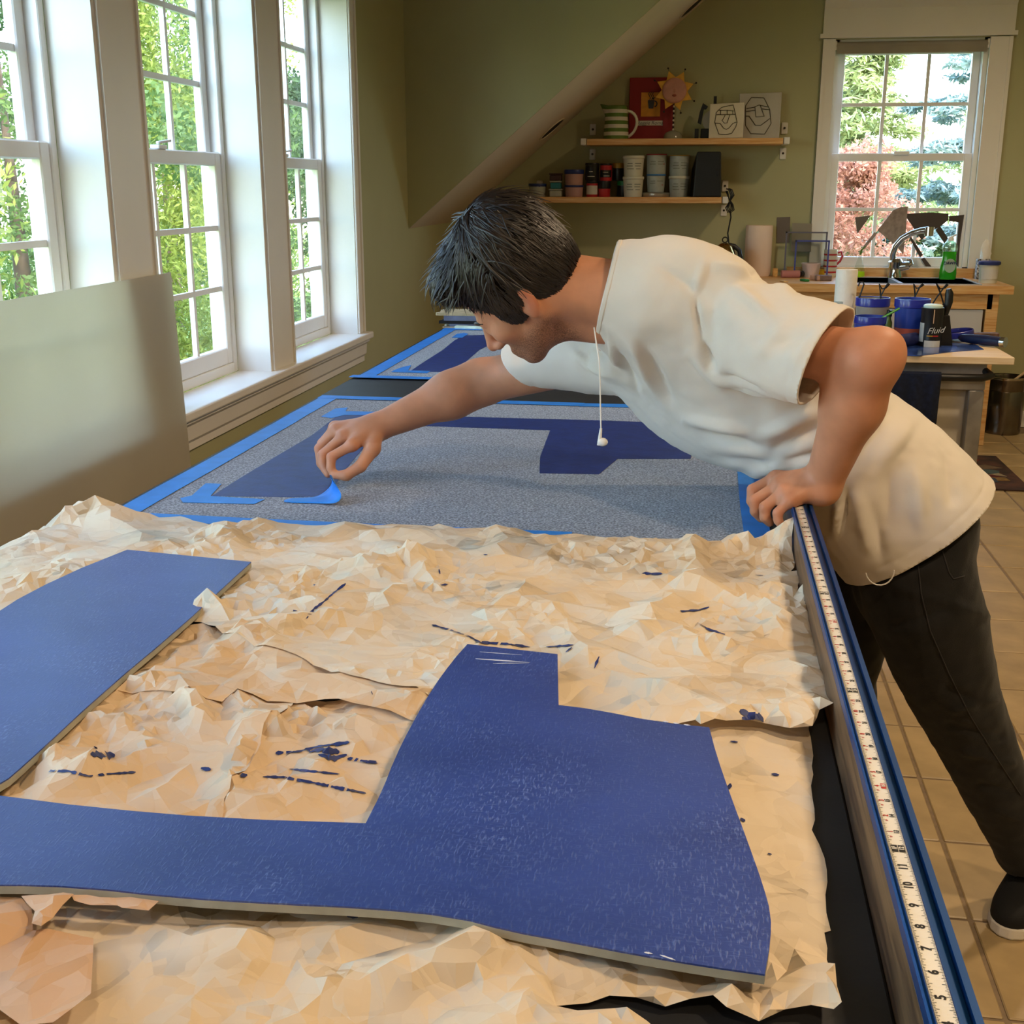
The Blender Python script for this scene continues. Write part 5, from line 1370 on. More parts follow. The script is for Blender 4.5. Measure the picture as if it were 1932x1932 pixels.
def lid():
    c = onk(1800, 643); c = Vector(c); s = SK(c); b = thing('pail_lid', 'royal blue pail lid tilted on the cart with wet paint inside', 'lid', c)
    m = MB(); T = Matrix.Translation(c + Vector((0, 0, .016))) @ Matrix.Rotation(R(-9), 4, 'Y'); m.M = T; r = 35 * s
    m.lathe((0, 0, 0), [(r * .97, 0), (r, .003), (r, .022), (r * .96, .024), (r * .94, .02), (r * .93, .008)], 36, close=False); m.build('lid_rim', M_BLUEP, b, smooth=True)
    m = MB(); m.M = T; m.lathe((0, 0, .006), [(0, 0), (r * .95, 0)], 30, close=False); m.build('lid_panel', M_DKBL, b)
lid()
def roller():
    a, c = Vector(onk(1684, 658)), Vector(onk(1730, 651)); r = .025; up = Vector((0, 0, r)); b = thing('foam_paint_roller', 'dark blue soaked foam roller lying on the palette sheet', 'roller', (a + c) / 2)
    m = MB(); d = c - a; m.tube([a + up, a + d * .03 + up, a + d * .9 + up, a + d + up], [.022, r, r, .018], 20); m.build('roller_foam', mat('navy_soaked_foam', '#1c2560', .7, var=.15, vscale=60, bump=.5, bscale=200), b, smooth=True)
roller()
def palette():
    px = [(1640, 668), (1735, 672), (1800, 664), (1856, 660), (1835, 648), (1770, 648), (1735, 643), (1660, 646)]
    m = MB(); m.prism([Vector(onk(x, y)) for x, y in px], (0, 0, .003)); m.build('palette_sheet', mat('wet_blue_palette', '#3b5aa6', .18, var=.35, vscale=14, coat=.3), label='blue paint covered palette sheet on the cart top', cat='palette')
palette()
def handle_tool():
    A = [Vector(onk(x, y)) for x, y in ((1766, 642), (1782, 642), (1812, 648), (1896, 657))]
    b = thing('paint_roller', 'navy gripped paint roller tool with steel end ring and wire frame on the cart', 'paint tool', A[3])
    up = Vector((0, 0, .022))
    m = MB(); m.tube([A[0] + Vector((-.04, .0, .01)), A[0] + up * .6, A[1] + up * .8, A[2] + up], .0035, 8); m.build('wire_frame', M_CHROME, b, smooth=True)
    d = A[3] - A[2]
    m = MB(); m.tube([A[2] + up - d * .04, A[2] + up + d * .03, A[2] + up + d * .2, A[2] + up + d * .55, A[2] + up + d * .85, A[2] + up + d * .9], [.008, .015, .017, .0205, .0185, .018], 18); m.build('grip', mat('navy_rubber_grip', '#16224a', .45), b, smooth=True)
    m = MB(); m.tube([A[2] + up + d * .9, A[2] + up + d], .0195, 18); m.build('steel_ring', M_CHROME, b, smooth=True)
handle_tool()
def jars_small():
    for x, yb, yt, w_, mm, lb in ((1674, 640, 585, 13, mat('olive_bottle', '#5c7029', .25), 'small olive green bottle between the blue rimmed pails'),):
        c = at(x, yb, Y=YK0 + .42); c.z = ZK; s = SK(c); h = at(x, yt, Y=YK0 + .42).z - ZK; b = thing('small_bottle', lb, 'bottle', c); r = w_ / 2 * s
        m = MB(); m.lathe(c, [(r, 0), (r, h * .6), (r * .6, h * .72), (r * .6, h * .8)], 18); m.build('bottle_body', mm, b, smooth=True)
        m = MB(); m.lathe(c + Vector((0, 0, h * .8)), [(r * .8, 0), (r * .8, h * .2)], 14); m.build('cap', M_BLKP, b, smooth=True)
    c = at(1573, 640, Y=YK0 + .35); c.z = ZK; s = SK(c); b = thing('glass_jar', 'clear glass jar beside the paper towel on the cart', 'jar', c); h = at(1573, 569, Y=YK0 + .35).z - ZK
    m = MB(); m.lathe(c, [(13 * s, 0), (14 * s, .01), (14 * s, h * .8), (12.5 * s, h * .86), (12.5 * s, h), (11.5 * s, h), (11.5 * s, h * .86), (12.8 * s, .012)], 26); m.build('jar_body', glass_mat('jar_glass', '#eef2f2'), b, smooth=True)
    c = Vector(onk(1862, 642)); m = MB(); m.M = Matrix.Translation(c) @ Matrix.Rotation(.15, 4, 'Z'); m.box(-.06, .04, -.02, .02, 0, .03); m.build('card_box', mat('brown_blue_carton', '#6d5040', .6, var=.3, vscale=30), base=c, bevel=.002, seg=1, label='small flat brown carton behind the roller handle', cat='box')
    c = Vector(onk(1707, 640)); m = MB(); m.M = Matrix.Translation(c); m.box(-.05, .04, -.005, .03, 0, .022); m.build('green_label_box', mat('green_cream_carton', '#7b7a55', .6, var=.3, vscale=40), base=c, label='flat green and cream carton under the blue pail side', cat='box')
jars_small()
# wire hooks of a drying rack behind the pails
def rack():
    y = YK1 - .06; b = thing('wire_hook_rack', 'black bent wire hook rack standing behind the paint pails', 'rack', at(1700, 640, Y=y)); b.location.z = ZK; ORIGIN[b.name] = b.location.copy()
    def P(x, yy): return at(x, yy, Y=y)
    for pts in ([(1620, 564), (1626, 548), (1630, 536), (1628, 531), (1622, 533), (1619, 540)],
                [(1662, 566), (1661, 550), (1659, 535), (1664, 545), (1672, 543), (1678, 536), (1676, 534), (1672, 539), (1663, 556), (1661, 562)],
                [(1727, 566), (1726, 550), (1724, 535), (1729, 544), (1736, 542), (1743, 537), (1741, 535), (1736, 540), (1728, 556), (1724, 562)],
                [(1780, 572), (1775, 555), (1767, 535), (1774, 545), (1783, 543), (1789, 537), (1787, 535), (1782, 541), (1768, 560), (1757, 577)]):
        m = MB(); m.tube([P(*p) for p in pts], .0032, 6); q = P(*pts[0]); m.tube([q, Vector((q.x, y, ZK + .004))], .0032, 6); m.build('wire_hook', M_BLKP, b, smooth=True)
    m = MB(); m.tube([Vector((P(1610, 570).x, y, ZK + .004)), Vector((P(1800, 570).x, y, ZK + .004))], .004, 6); m.build('base_wire', M_BLKP, b, smooth=True)
rack()
# ------------------------------------------------------------------ bin and rug
def bin_():
    c = at(1899, 824, Z=0); c = Vector((c.x, c.y + .14, 0)); s = c.y / 2330; r = 36 * s; h = at(1899, 715, Y=c.y - .1).z
    b = thing('waste_bin', 'round polished steel waste bin by the sink wall', 'bin', c)
    m = MB(); m.lathe(c, [(r * .9, 0), (r * .93, .02), (r * .91, .035), (r * .94, .06), (r * .99, h * .75), (r * .97, h * .77), (r, h * .79), (r, h - .004), (r * .97, h), (r * .95, h - .01), (r * .86, .03)], 40); m.build('bin_body', mat('polished_bin_steel', '#7d7468', .22, metal=.95, var=.05), b, smooth=True)
    m = MB(); m.lathe(c + Vector((0, 0, h - .012)), [(r * .985, 0), (r * 1.01, .004), (r * 1.01, .014), (r * .96, .016)], 40, close=False); m.build('rim', M_CHROME, b, smooth=True)
    m = MB(); a = at(1932, 718, Y=c.y); m.tube([Vector((c.x - .02, c.y - .02, h * .8)), Vector((c.x + r * .7, c.y - .05, h + .03)), Vector((c.x + r * 1.3, c.y - .06, h + .07))], .008, 8); m.build('paint_stick', M_PINE, label='pale wooden stick poking out of the steel waste bin', cat='stick', smooth=True)
bin_()
def rug():
    a, c, d = at(1700, 919, Z=0), at(1938, 917, Z=0), at(1858, 862, Z=0)
    M_RUG = mat('patterned_rug', '#5a3a2c', .95, var=.4, vscale=9, col2='#2c2420', detail=2)
    rg = wave_rand(21)
    y0, y1 = a.y, d.y; x0, x1 = a.x, c.x - .005
    b = thing('patterned_rug', 'dark patchwork rug on the tiles by the cart', 'rug', ((x0 + x1) / 2, (y0 + y1) / 2, .001))
    m = MB(); q = [Vector((x0, y0, .001)), Vector((x1, y0, .001)), Vector((x1, y1, .001)), Vector((x0, y1, .001))]; m.prism(q, (0, 0, .007)); m.build('rug_field', M_RUG, b)
    cols = ['#7c2b1e', '#8a6a35', '#3d4650', '#9a8a6c', '#5b2017', '#27302c', '#a0522d', '#4a5a58', '#6e5a44']
    ms = [mat('rug_patch_' + c_.strip('#'), c_, .95, var=.15, vscale=60) for c_ in cols]
    for k in range(34):
        u, v = rg.random(), rg.random(); cx = x0 + .06 + (x1 - x0 - .12) * u; cy = y0 + .05 + (y1 - y0 - .1) * v; n = rg.randint(3, 6); rr = rg.uniform(.03, .09); a0 = rg.random() * 6
        m = MB(); m.prism([Vector((cx + rr * rg.uniform(.6, 1.1) * math.cos(a0 + 6.283 * j / n), cy + rr * rg.uniform(.6, 1.1) * math.sin(a0 + 6.283 * j / n), .008 + .0002 * k / 5)) for j in range(n)], (0, 0, .0008)); m.build('rug_patch', ms[k % len(ms)], b)
rug()
# ------------------------------------------------------------------ papers piled at the far table end
def pile():
    y = 4.93; b = None
    def P(x, yy): return at(x, yy, Y=y)
    z = ZT
    lay = [('#b7ac93', 845, 960, 612, .006, 'cream card at the bottom of the stack at the far table end'), ('#6b7590', 853, 960, 607, .010, 'grey blue cloth folded in the stack at the far table end'), ('#1c1d20', 842, 950, 602, .012, 'black torn sheet in the stack at the far table end'), ('#747d98', 850, 960, 596, .020, 'lighter grey blue cloth higher in the stack at the far table end'), ('#c2b491', 832, 960, 585, .010, 'curled cream paper topping the stack at the far table end')]
    rg = wave_rand(44); z = ZT + .001
    for k, (col, xa, xb, _, h, lb) in enumerate(lay):
        x0, x1 = P(xa, 600).x, P(xb, 600).x; m = MB(); ol = []
        n = 9
        for q in range(n): ol.append(Vector((x0 + rg.uniform(-.012, .012) + .03 * k * 0, y - .10 + .2 * q / n, z)))
        ol += [Vector((x1, y + .10, z)), Vector((x1, y - .10 + rg.uniform(-.01, .01), z))]
        m.prism(ol, (0, 0, h)); m.build('stacked_sheet', mat('stack_' + col.strip('#'), col, .8, var=.1, vscale=30, bump=.3, bscale=60), label=lb, cat='sheet', group='sheets stacked at the far table end'); z += h + .0006
    m = MB(); a = Vector(at(878, 611, Z=ZT)); a = Vector((a.x, y - .14, ZT)); m.M = Matrix.Translation(a + Vector((.05, 0, 0))) @ Matrix.Rotation(-.15, 4, 'Z'); m.box(-.055, .07, -.012, .012, 0, .016); m.build('white_tube', mat('white_green_tube', '#d5e6cf', .4, var=.15, vscale=20), base=a, bevel=.006, label='white and green paint tube lying before the far paper stack', cat='tube')
pile()
# ------------------------------------------------------------------ person leaning over the table
def V3(p): return np.array(p, dtype=np.float64)
def sd_cone(P, a, b, ra, rb):
    a, b = V3(a), V3(b); ab = b - a; L2 = max(ab.dot(ab), 1e-12)
    t = np.clip(((P - a) @ ab) / L2, 0, 1)
    return np.linalg.norm(P - a - t[:, None] * ab, axis=1) - (ra + (rb - ra) * t)
def sd_ell(P, c, r, B=None):
    q = P - V3(c)
    if B is not None: q = q @ np.array(B).T          # rows of B are the ellipsoid's axes
    r = V3(r); k0 = np.linalg.norm(q / r, axis=1); k1 = np.linalg.norm(q / (r * r), axis=1) + 1e-9
    return k0 * (k0 - 1) / k1
def smin(a, b, k):
    h = np.clip(.5 + .5 * (b - a) / k, 0, 1); return b + (a - b) * h - k * h * (1 - h)
def smax(a, b, k): return -smin(-a, -b, k)

def surface(fn, lo, hi, h):
    """surface nets over a box: fn gives signed distance at points"""
    lo, hi = V3(lo), V3(hi); n = np.ceil((hi - lo) / h).astype(int) + 1
    g = [lo[i] + h * np.arange(n[i]) for i in range(3)]
    P = np.stack(np.meshgrid(*g, indexing='ij'), -1).reshape(-1, 3)
    F = np.concatenate([fn(c) for c in np.array_split(P, max(1, len(P) // 300000))]).reshape(n)
    F[0], F[-1] = 1, 1; F[:, 0], F[:, -1] = 1, 1; F[:, :, 0], F[:, :, -1] = 1, 1
    S = F < 0
    c = [S[i:n[0]-1+i, j:n[1]-1+j, k:n[2]-1+k] for i in (0, 1) for j in (0, 1) for k in (0, 1)]
    cnt = sum(x.astype(int) for x in c); act = (cnt > 0) & (cnt < 8)
    idx = -np.ones(act.shape, int); cells = np.argwhere(act); idx[act] = np.arange(len(cells))
    acc = np.zeros((len(cells), 3)); num = np.zeros(len(cells))
    for ax in range(3):
        for o in ((0, 0), (0, 1), (1, 0), (1, 1)):
            off = [0, 0, 0]; rest = [q for q in range(3) if q != ax]; off[rest[0]], off[rest[1]] = o
            a = cells + off; b = a.copy(); b[:, ax] += 1
            fa, fb = F[tuple(a.T)], F[tuple(b.T)]; m = (fa < 0) != (fb < 0)
            t = np.where(m, fa / np.where(m, fa - fb, 1), 0)
            p = a.astype(float); p[:, ax] += t; acc[m] += p[m]; num[m] += 1
    V = lo + h * (acc / num[:, None])
    quads = []
    for ax in range(3):
        sl0 = [slice(1, -1)] * 3; sl1 = [slice(1, -1)] * 3; sl0[ax] = slice(0, -1); sl1[ax] = slice(1, None)
        A, B = S[tuple(sl0)], S[tuple(sl1)]; e = np.argwhere(A != B)
        off = [1, 1, 1]; off[ax] = 0; e0 = e + off; u, v = [(ax + 1) % 3, (ax + 2) % 3]
        def cell(du, dv):
            q = e0.copy(); q[:, u] -= du; q[:, v] -= dv; return idx[tuple(q.T)]
        Q = np.stack([cell(1, 1), cell(0, 1), cell(0, 0), cell(1, 0)], 1)
        flip = ~A[tuple(e.T)]; Q[flip] = Q[flip][:, ::-1]; quads.append(Q)
    return V, np.concatenate(quads)

def fuse(parts, voxel, smooth_it=4, keep=None):
    """join closed shells, then remesh them into one continuous surface"""
    vs = np.concatenate([p[0] for p in parts]); k = 0; fs = []
    for v, f in parts: fs += [tuple(int(i) + k for i in q) for q in f]; k += len(v)
    me = bpy.data.meshes.new('fuse'); me.from_pydata(vs.tolist(), [], fs)
    bm = bmesh.new(); bm.from_mesh(me); bmesh.ops.recalc_face_normals(bm, faces=bm.faces); bm.to_mesh(me); bm.free()
    o = bpy.data.objects.new('fuse', me); COL.objects.link(o)
    md = o.modifiers.new('r', 'REMESH'); md.mode = 'VOXEL'; md.voxel_size = voxel; md.adaptivity = 0
    if smooth_it:
        s = o.modifiers.new('s', 'SMOOTH'); s.factor = .5; s.iterations = smooth_it
    dg = bpy.context.evaluated_depsgraph_get(); out = bpy.data.meshes.new_from_object(o.evaluated_get(dg))
    bpy.data.objects.remove(o, do_unlink=True); bpy.data.meshes.remove(me)
    n = len(out.vertices); v = np.empty(n * 3, np.float32); out.vertices.foreach_get('co', v)
    f = [tuple(p.vertices) for p in out.polygons]; bpy.data.meshes.remove(out)
    return v.reshape(-1, 3).astype(np.float64), f

def loft(sections, n=40, power=2.3, steps=4):
    """sections: (centre, a, b) ellipse half axes; Catmull-Rom between them, capped"""
    C = [tuple(np.array(q, float) for q in s) for s in sections]; rings = []
    for i in range(len(C) - 1):
        p0, p1, p2, p3 = C[max(i-1, 0)], C[i], C[i+1], C[min(i+2, len(C)-1)]
        for k in range(steps):
            t = k / steps
            rings.append([.5 * ((2*b) + (-a+c)*t + (2*a-5*b+4*c-d)*t*t + (-a+3*b-3*c+d)*t**3) for a, b, c, d in zip(p0, p1, p2, p3)])
    rings.append(list(C[-1]))
    th = np.linspace(0, 2 * np.pi, n, endpoint=False)
    cx = np.sign(np.cos(th)) * np.abs(np.cos(th)) ** (2 / power); sy = np.sign(np.sin(th)) * np.abs(np.sin(th)) ** (2 / power)
    V = np.concatenate([r[0] + cx[:, None] * r[2] + sy[:, None] * r[1] for r in rings])
    m = len(rings); F = [(i*n+j, i*n+(j+1) % n, (i+1)*n+(j+1) % n, (i+1)*n+j) for i in range(m-1) for j in range(n)]
    F += [tuple(range(n-1, -1, -1)), tuple((m-1)*n+j for j in range(n))]
    return V, F
def P3(x, y, Y): return np.array(at(x, y, Y=Y))
def sec(back, front, Y, a, shrink=1.0):
    p, q = P3(*back, Y), P3(*front, Y); return ((p + q) / 2, np.array(a, float) * shrink, (p - q) / 2 * shrink)

# ---- head frame
def img_dir(r, u, t): return CAM_R * r + CAM_U * u + CAM_B * t
al, be = R(17), R(30)
U0, F0, L0 = Vector((-.80, .60, 0)).normalized(), Vector((-.60, -.80, 0)).normalized(), Vector((0, 0, 1))
U1 = U0 * math.cos(al) + L0 * math.sin(al); L1 = L0 * math.cos(al) - U0 * math.sin(al)
F2 = F0 * math.cos(be) - L1 * math.sin(be); L2 = L1 * math.cos(be) + F0 * math.sin(be)
HF, HL, HU = img_dir(*F2), img_dir(*L2), img_dir(*U1)
HS = 1.02
EARL = Vector((-.008, .078, -.003))
HB = np.array([HF, HL, HU])
HO = np.array(at(985, 572, Y=1.98)) - HS * (HB.T @ np.array(EARL))
def h2w(p): return HO + HS * (HB.T @ np.array(p, float))
def w2h(P): return ((P - HO) @ HB.T) / HS

def head_sdf(P):
    q = w2h(P)
    d = sd_ell(q, (-.010, 0, .042), (.096, .077, .086))
    d = smin(d, sd_ell(q, (.034, 0, -.028), (.060, .058, .080)), .03)
    for s in (-1, 1):
        d = smin(d, sd_cone(q, (-.008, .054*s, -.042), (.066, .022*s, -.090), .018, .017), .022)
        d = smin(d, sd_ell(q, (.062, .042*s, -.020), (.024, .022, .020)), .018)
        d = smin(d, sd_cone(q, (.080, .036*s, .014), (.089, .010*s, .013), .009, .010), .012)
    d = smin(d, sd_ell(q, (.078, 0, -.094), (.020, .024, .018)), .018)
    d = smin(d, sd_ell(q, (.083, 0, -.068), (.016, .027, .020)), .012)
    for s in (-1, 1):
        d = smax(d, -sd_ell(q, (.101, .031*s, -.003), (.014, .018, .012)), .010)
        d = smin(d, sd_ell(q, (.0795, .031*s, -.004), (.0125, .0145, .0115)), .004)
    d = smin(d, sd_cone(q, (.090, 0, .008), (.1165, 0, -.031), .0085, .0105), .009)
    d = smin(d, sd_ell(q, (.1175, 0, -.034), (.010, .011, .010)), .006)
    for s in (-1, 1): d = smin(d, sd_ell(q, (.103, .0125*s, -.0385), (.012, .0085, .008)), .006)
    d = smin(d, sd_cone(q, (.0935, -.017, -.0640), (.0935, .017, -.0640), .0055, .0055), .006)
    d = smin(d, sd_cone(q, (.0915, -.014, -.0755), (.0915, .014, -.0755), .0065, .0065), .006)
    for s in (-1, 1):
        ax = np.array([[.94, -.30*s, .18], [.28*s, .955, .05], [-.19, 0, .98]])
        e = sd_ell(q, (-.014, .0785*s, -.002), (.0205, .0075, .033), ax)
        e = smax(e, -sd_ell(q, (-.006, .0865*s, -.002), (.0105, .009, .017), ax), .004)
        d = smin(d, e, .006)
        d = smin(d, sd_ell(q, (-.008, .076*s, -.030), (.009, .006, .010)), .006)
    return d * HS
NECK0 = h2w((-.035, 0, -.035)); NECK1 = P3(1178, 556, 2.05)
def neck_sdf(P):
    d = sd_cone(P, NECK0, NECK1, .058, .056)
    d = smin(d, sd_cone(P, h2w((-.04, .03, -.02)), P3(1185, 575, 2.07), .028, .028), .03)
    return smin(d, sd_cone(P, h2w((.02, 0, -.075)), P3(1150, 618, 2.07), .028, .030), .03)
def headneck(P): return smin(head_sdf(P), neck_sdf(P), .028)
hc = h2w((0, 0, 0)); lo = np.minimum(hc - .17, NECK1 - .10); hi = np.maximum(hc + .17, NECK1 + .10)
PART_HEAD = surface(headneck, lo, hi, .0032)

# ---- reaching arm (his right, far side)
RS = P3(1185, 655, 2.27); RE = P3(905, 722, 2.33); RW = P3(712, 806, 2.245)
def fing(px, Ys): return [P3(x, y, Y) for (x, y), Y in zip(px, Ys)]
RH = {'ring': fing([(634, 812), (602, 846), (605, 874), (615, 890)], [2.225, 2.215, 2.205, 2.195]),
      'middle': fing([(647, 824), (609, 857), (610, 880), (619, 895)], [2.205, 2.19, 2.18, 2.172]),
      'index': fing([(664, 840), (625, 862), (624, 882), (630, 894)], [2.18, 2.165, 2.16, 2.160]),
      'little': fing([(632, 806), (606, 836), (608, 860), (616, 876)], [2.245, 2.24, 2.228, 2.215]),
      'thumb': fing([(703, 846), (680, 880), (653, 897), (630, 896)], [2.19, 2.165, 2.155, 2.156])}
def hand_sdf(P, H, W, palm_r, wr):
    d = None
    for nm in ('index', 'middle', 'ring', 'little'):
        f = H[nm]; r0 = .0105 if nm != 'little' else .009
        c = sd_cone(P, f[0], f[1], r0, r0 * .93)
        c = smin(c, sd_cone(P, f[1], f[2], r0 * .93, r0 * .84), .003)
        c = smin(c, sd_cone(P, f[2], f[3], r0 * .84, r0 * .74), .003)
        c = smin(c, sd_ell(P, f[0], (.0115, .0115, .0115)), .004)
        d = c if d is None else smin(d, c, .0025)
    pl = None
    for nm in ('index', 'middle', 'ring', 'little'):
        m = W * .72 + H[nm][0] * .28
        c = sd_cone(P, m, H[nm][0], palm_r * 1.15, palm_r * .80); pl = c if pl is None else smin(pl, c, .016)
    pl = smin(pl, sd_cone(P, W, (W + H['middle'][0]) / 2, wr, palm_r * 1.1), .016)
    d = smin(d, pl, .007)
    f = H['thumb']; c = sd_cone(P, f[0], f[1], .0150, .0118); c = smin(c, sd_cone(P, f[1], f[2], .0118, .0108), .004); c = smin(c, sd_cone(P, f[2], f[3], .0108, .0078), .004)
    c = smin(c, sd_cone(P, W * .7 + f[0] * .3, f[0], .016, .0150), .008)
    return smin(d, c, .005)
def rarm(P):
    d = sd_cone(P, RS, RE, .052, .043)
    mid = RE * .72 + RW * .28
    d = smin(d, sd_cone(P, RE, mid, .042, .0435), .03); d = smin(d, sd_cone(P, mid, RW, .0435, .0268), .03)
    return smin(d, hand_sdf(P, RH, RW, .0155, .0250), .014)
allp = np.array([RS, RE, RW] + [p for f in RH.values() for p in f])
handp = np.array([RW] + [p for f in RH.values() for p in f])
PART_RH = surface(rarm, handp.min(0) - .04, handp.max(0) + np.array([.10, .06, .06]), .0024)
PART_RA = surface(rarm, np.minimum(RS, np.minimum(RE, RW)) - .03, np.maximum(RS, np.maximum(RE, RW)) + .07, .005)

# ---- propping arm (his left, near side), hand gripping the rail
LS = P3(1400, 640, 1.995); LE = P3(1640, 680, 1.845); LW = P3(1553, 912, 1.93)
LH = {'little': fing([(1490, 944), (1467, 968), (1468, 982), (1474, 990)], [1.893, 1.885, 1.884, 1.886]),
      'ring': fing([(1480, 928), (1443, 957), (1443, 976), (1452, 986)], [1.912, 1.905, 1.904, 1.908]),
      'middle': fing([(1471, 914), (1424, 944), (1425, 965), (1436, 978)], [1.935, 1.930, 1.929, 1.932]),
      'index': fing([(1464, 902), (1420, 924), (1418, 945), (1426, 962)], [1.960, 1.955, 1.954, 1.957]),
      'thumb': fing([(1535, 905), (1500, 905), (1478, 915), (1462, 922)], [1.965, 1.99, 2.0, 2.005])}
def larm(P):
    d = sd_cone(P, LS, LE, .044, .043)
    d = smin(d, sd_ell(P, P3(1672, 656, 1.85), (.022, .022, .022)), .035)
    mid = LE * .66 + LW * .34
    d = smin(d, sd_cone(P, LE, mid, .041, .0445), .03); d = smin(d, sd_cone(P, mid, LW, .0445, .0300), .03)
    d = smin(d, sd_ell(P, P3(1552, 934, 1.915), (.022, .022, .016)), .018)
    return smin(d, hand_sdf(P, LH, LW, .0165, .0280), .014)
handl = np.array([LW] + [p for f in LH.values() for p in f])
PART_LH = surface(larm, handl.min(0) - .035, handl.max(0) + np.array([.07, .05, .07]), .0024)
PART_LA = surface(larm, np.minimum(LS, np.minimum(LE, LW)) - .06, np.maximum(LS, np.maximum(LE, LW)) + .07, .005)

# ---- torso, legs under the clothes
AW = np.array([-.10, .165, -.05]); AP = np.array([0, .165, 0.0])
TS = [sec((1160, 462), (1122, 628), 2.08, (-.008, .084, -.02)), sec((1205, 458), (1150, 668), 2.09, (-.045, .125, -.03)), sec((1245, 460), (1172, 700), 2.11, AW * .92), sec((1318, 494), (1222, 748), 2.13, AW * 1.06), sec((1383, 545), (1292, 832), 2.15, AW * .92 + AP * .05),
      sec((1462, 590), (1365, 880), 2.16, AW * .55 + AP * .42), sec((1580, 682), (1450, 900), 2.17, AW * .2 + AP * .78), sec((1688, 750), (1530, 1000), 2.18, AP * .98), sec((1775, 815), (1562, 1052), 2.18, AP * 1.03), sec((1850, 888), (1585, 1076), 2.18, AP * 1.06), sec((1892, 926), (1605, 1112), 2.18, AP * 1.07)]
body_t = loft([(c, a * .90, b * .90) for c, a, b in TS[1:-2]], 28)
HIPC = P3(1715, 1000, 2.18)
LHIP = P3(1706, 1040, 2.10); LKN = P3(1838, 1372, 2.19); LAN = P3(1938, 1622, 2.285)
RHIP = P3(1672, 1030, 2.27); RKN = np.array([.315, 2.36, .46]); RAN = np.array([.37, 2.40, .10])
def tubep(pts, rs, n=20):
    m = MB(); m.tube([Vector(p) for p in pts], rs, n); return np.array([tuple(v) for v in m.v]), m.f
legs = [tubep([HIPC, LHIP, LKN, LAN], [.11, .082, .054, .036]), tubep([HIPC, RHIP, RKN, RAN], [.11, .082, .054, .036])]
bv, bf = fuse([PART_HEAD, PART_RH, PART_RA, PART_LH, PART_LA, body_t] + legs, .0027, 3)

person = thing('person', 'person in white t-shirt leaning over the table peeling blue tape', 'person', (LAN[0], LAN[1], 0))
def skin_mat():
    m = mat('skin', '#c98d6c', .48, var=.05, vscale=26, bump=.10, bscale=420, sss=.12, spec=.4)
    nt = m.node_tree; b = nt.nodes['Principled BSDF']; N, L = nt.nodes.new, nt.links.new
    src = b.inputs['Base Color'].links[0].from_socket
    def layer(src, attr, col, noise_s=None):
        at_ = N('ShaderNodeAttribute'); at_.attribute_name = attr
        mx = N('ShaderNodeMix'); mx.data_type = 'RGBA'; fac = at_.outputs['Fac']
        if noise_s:
            tc = N('ShaderNodeTexCoord'); no = N('ShaderNodeTexNoise'); no.inputs['Scale'].default_value = noise_s; no.inputs['Detail'].default_value = 3; L(tc.outputs['Object'], no.inputs['Vector'])
            rp = N('ShaderNodeMapRange'); rp.inputs[1].default_value = .35; rp.inputs[2].default_value = .65; rp.inputs[3].default_value = .35; rp.inputs[4].default_value = 1.0; L(no.outputs['Fac'], rp.inputs[0])
            mu = N('ShaderNodeMath'); mu.operation = 'MULTIPLY'; L(fac, mu.inputs[0]); L(rp.outputs[0], mu.inputs[1]); fac = mu.outputs[0]
        L(fac, mx.inputs[0]); L(src, mx.inputs[6]); mx.inputs[7].default_value = (*lin(col), 1); return mx.outputs[2]
    s = layer(src, 'blush', '#c4694f'); s = layer(s, 'stubble', '#4a3122', 500); s = layer(s, 'lips', '#a8594c')
    L(s, b.inputs['Base Color']); return m
M_SKIN = skin_mat()
bme = bpy.data.meshes.new('body'); bme.from_pydata((bv - np.array(ORIGIN[person.name])).tolist(), [], bf)
bme.polygons.foreach_set('use_smooth', [True] * len(bme.polygons)); bme.materials.append(M_SKIN)
q = w2h(bv); inh = (np.abs(q) < .16).all(1)
def sm(x, a, b): t = np.clip((x - a) / (b - a), 0, 1); return t * t * (3 - 2 * t)
jaw = sm(-q[:, 2], .030, .062) * sm(q[:, 0], -.040, .0) * sm(-q[:, 2] + q[:, 0] * .2, .02, .05) * inh
stb = np.clip(jaw * .80, 0, 1) * (1 - sm(-q[:, 2], .118, .150) * sm(.05 - q[:, 0], 0, .05))
moust = np.exp(-((q[:, 2] + .053) / .007) ** 2) * sm(q[:, 0], .08, .095) * inh
side = np.exp(-((q[:, 0] - .018) / .016) ** 2) * sm(q[:, 2], -.05, -.01) * sm(.03 - q[:, 2], 0, .04) * sm(np.abs(q[:, 1]), .04, .06) * inh
stb = np.clip(np.maximum(np.maximum(stb, moust * .6), side * .9), 0, 1)
ear = sm(np.abs(q[:, 1]), .078, .088) * inh; nose = np.exp(-(((q[:, 0] - .118) / .02) ** 2 + (q[:, 1] / .02) ** 2 + ((q[:, 2] + .034) / .016) ** 2)) * inh
bl = np.maximum(ear * .5, nose * .5); lips = np.exp(-((q[:, 2] + .069) / .006) ** 2) * (np.abs(q[:, 1]) < .02) * sm(q[:, 0], .088, .096) * inh
for H in (RH, LH):
    for f in list(H.values())[:4]:
        for k in (0, 1): bl = np.maximum(bl, .38 * np.exp(-np.sum((bv - f[k]) ** 2, 1) / .011 ** 2))
bl = np.maximum(bl, .35 * np.exp(-np.sum((bv - LE) ** 2, 1) / .05 ** 2))
for nm, arr in (('stubble', stb), ('blush', bl), ('lips', lips * .5)):
    a = bme.attributes.new(nm, 'FLOAT', 'POINT'); a.data.foreach_set('value', arr.astype(np.float32))
bme.update(); body = link('body', bme, person)

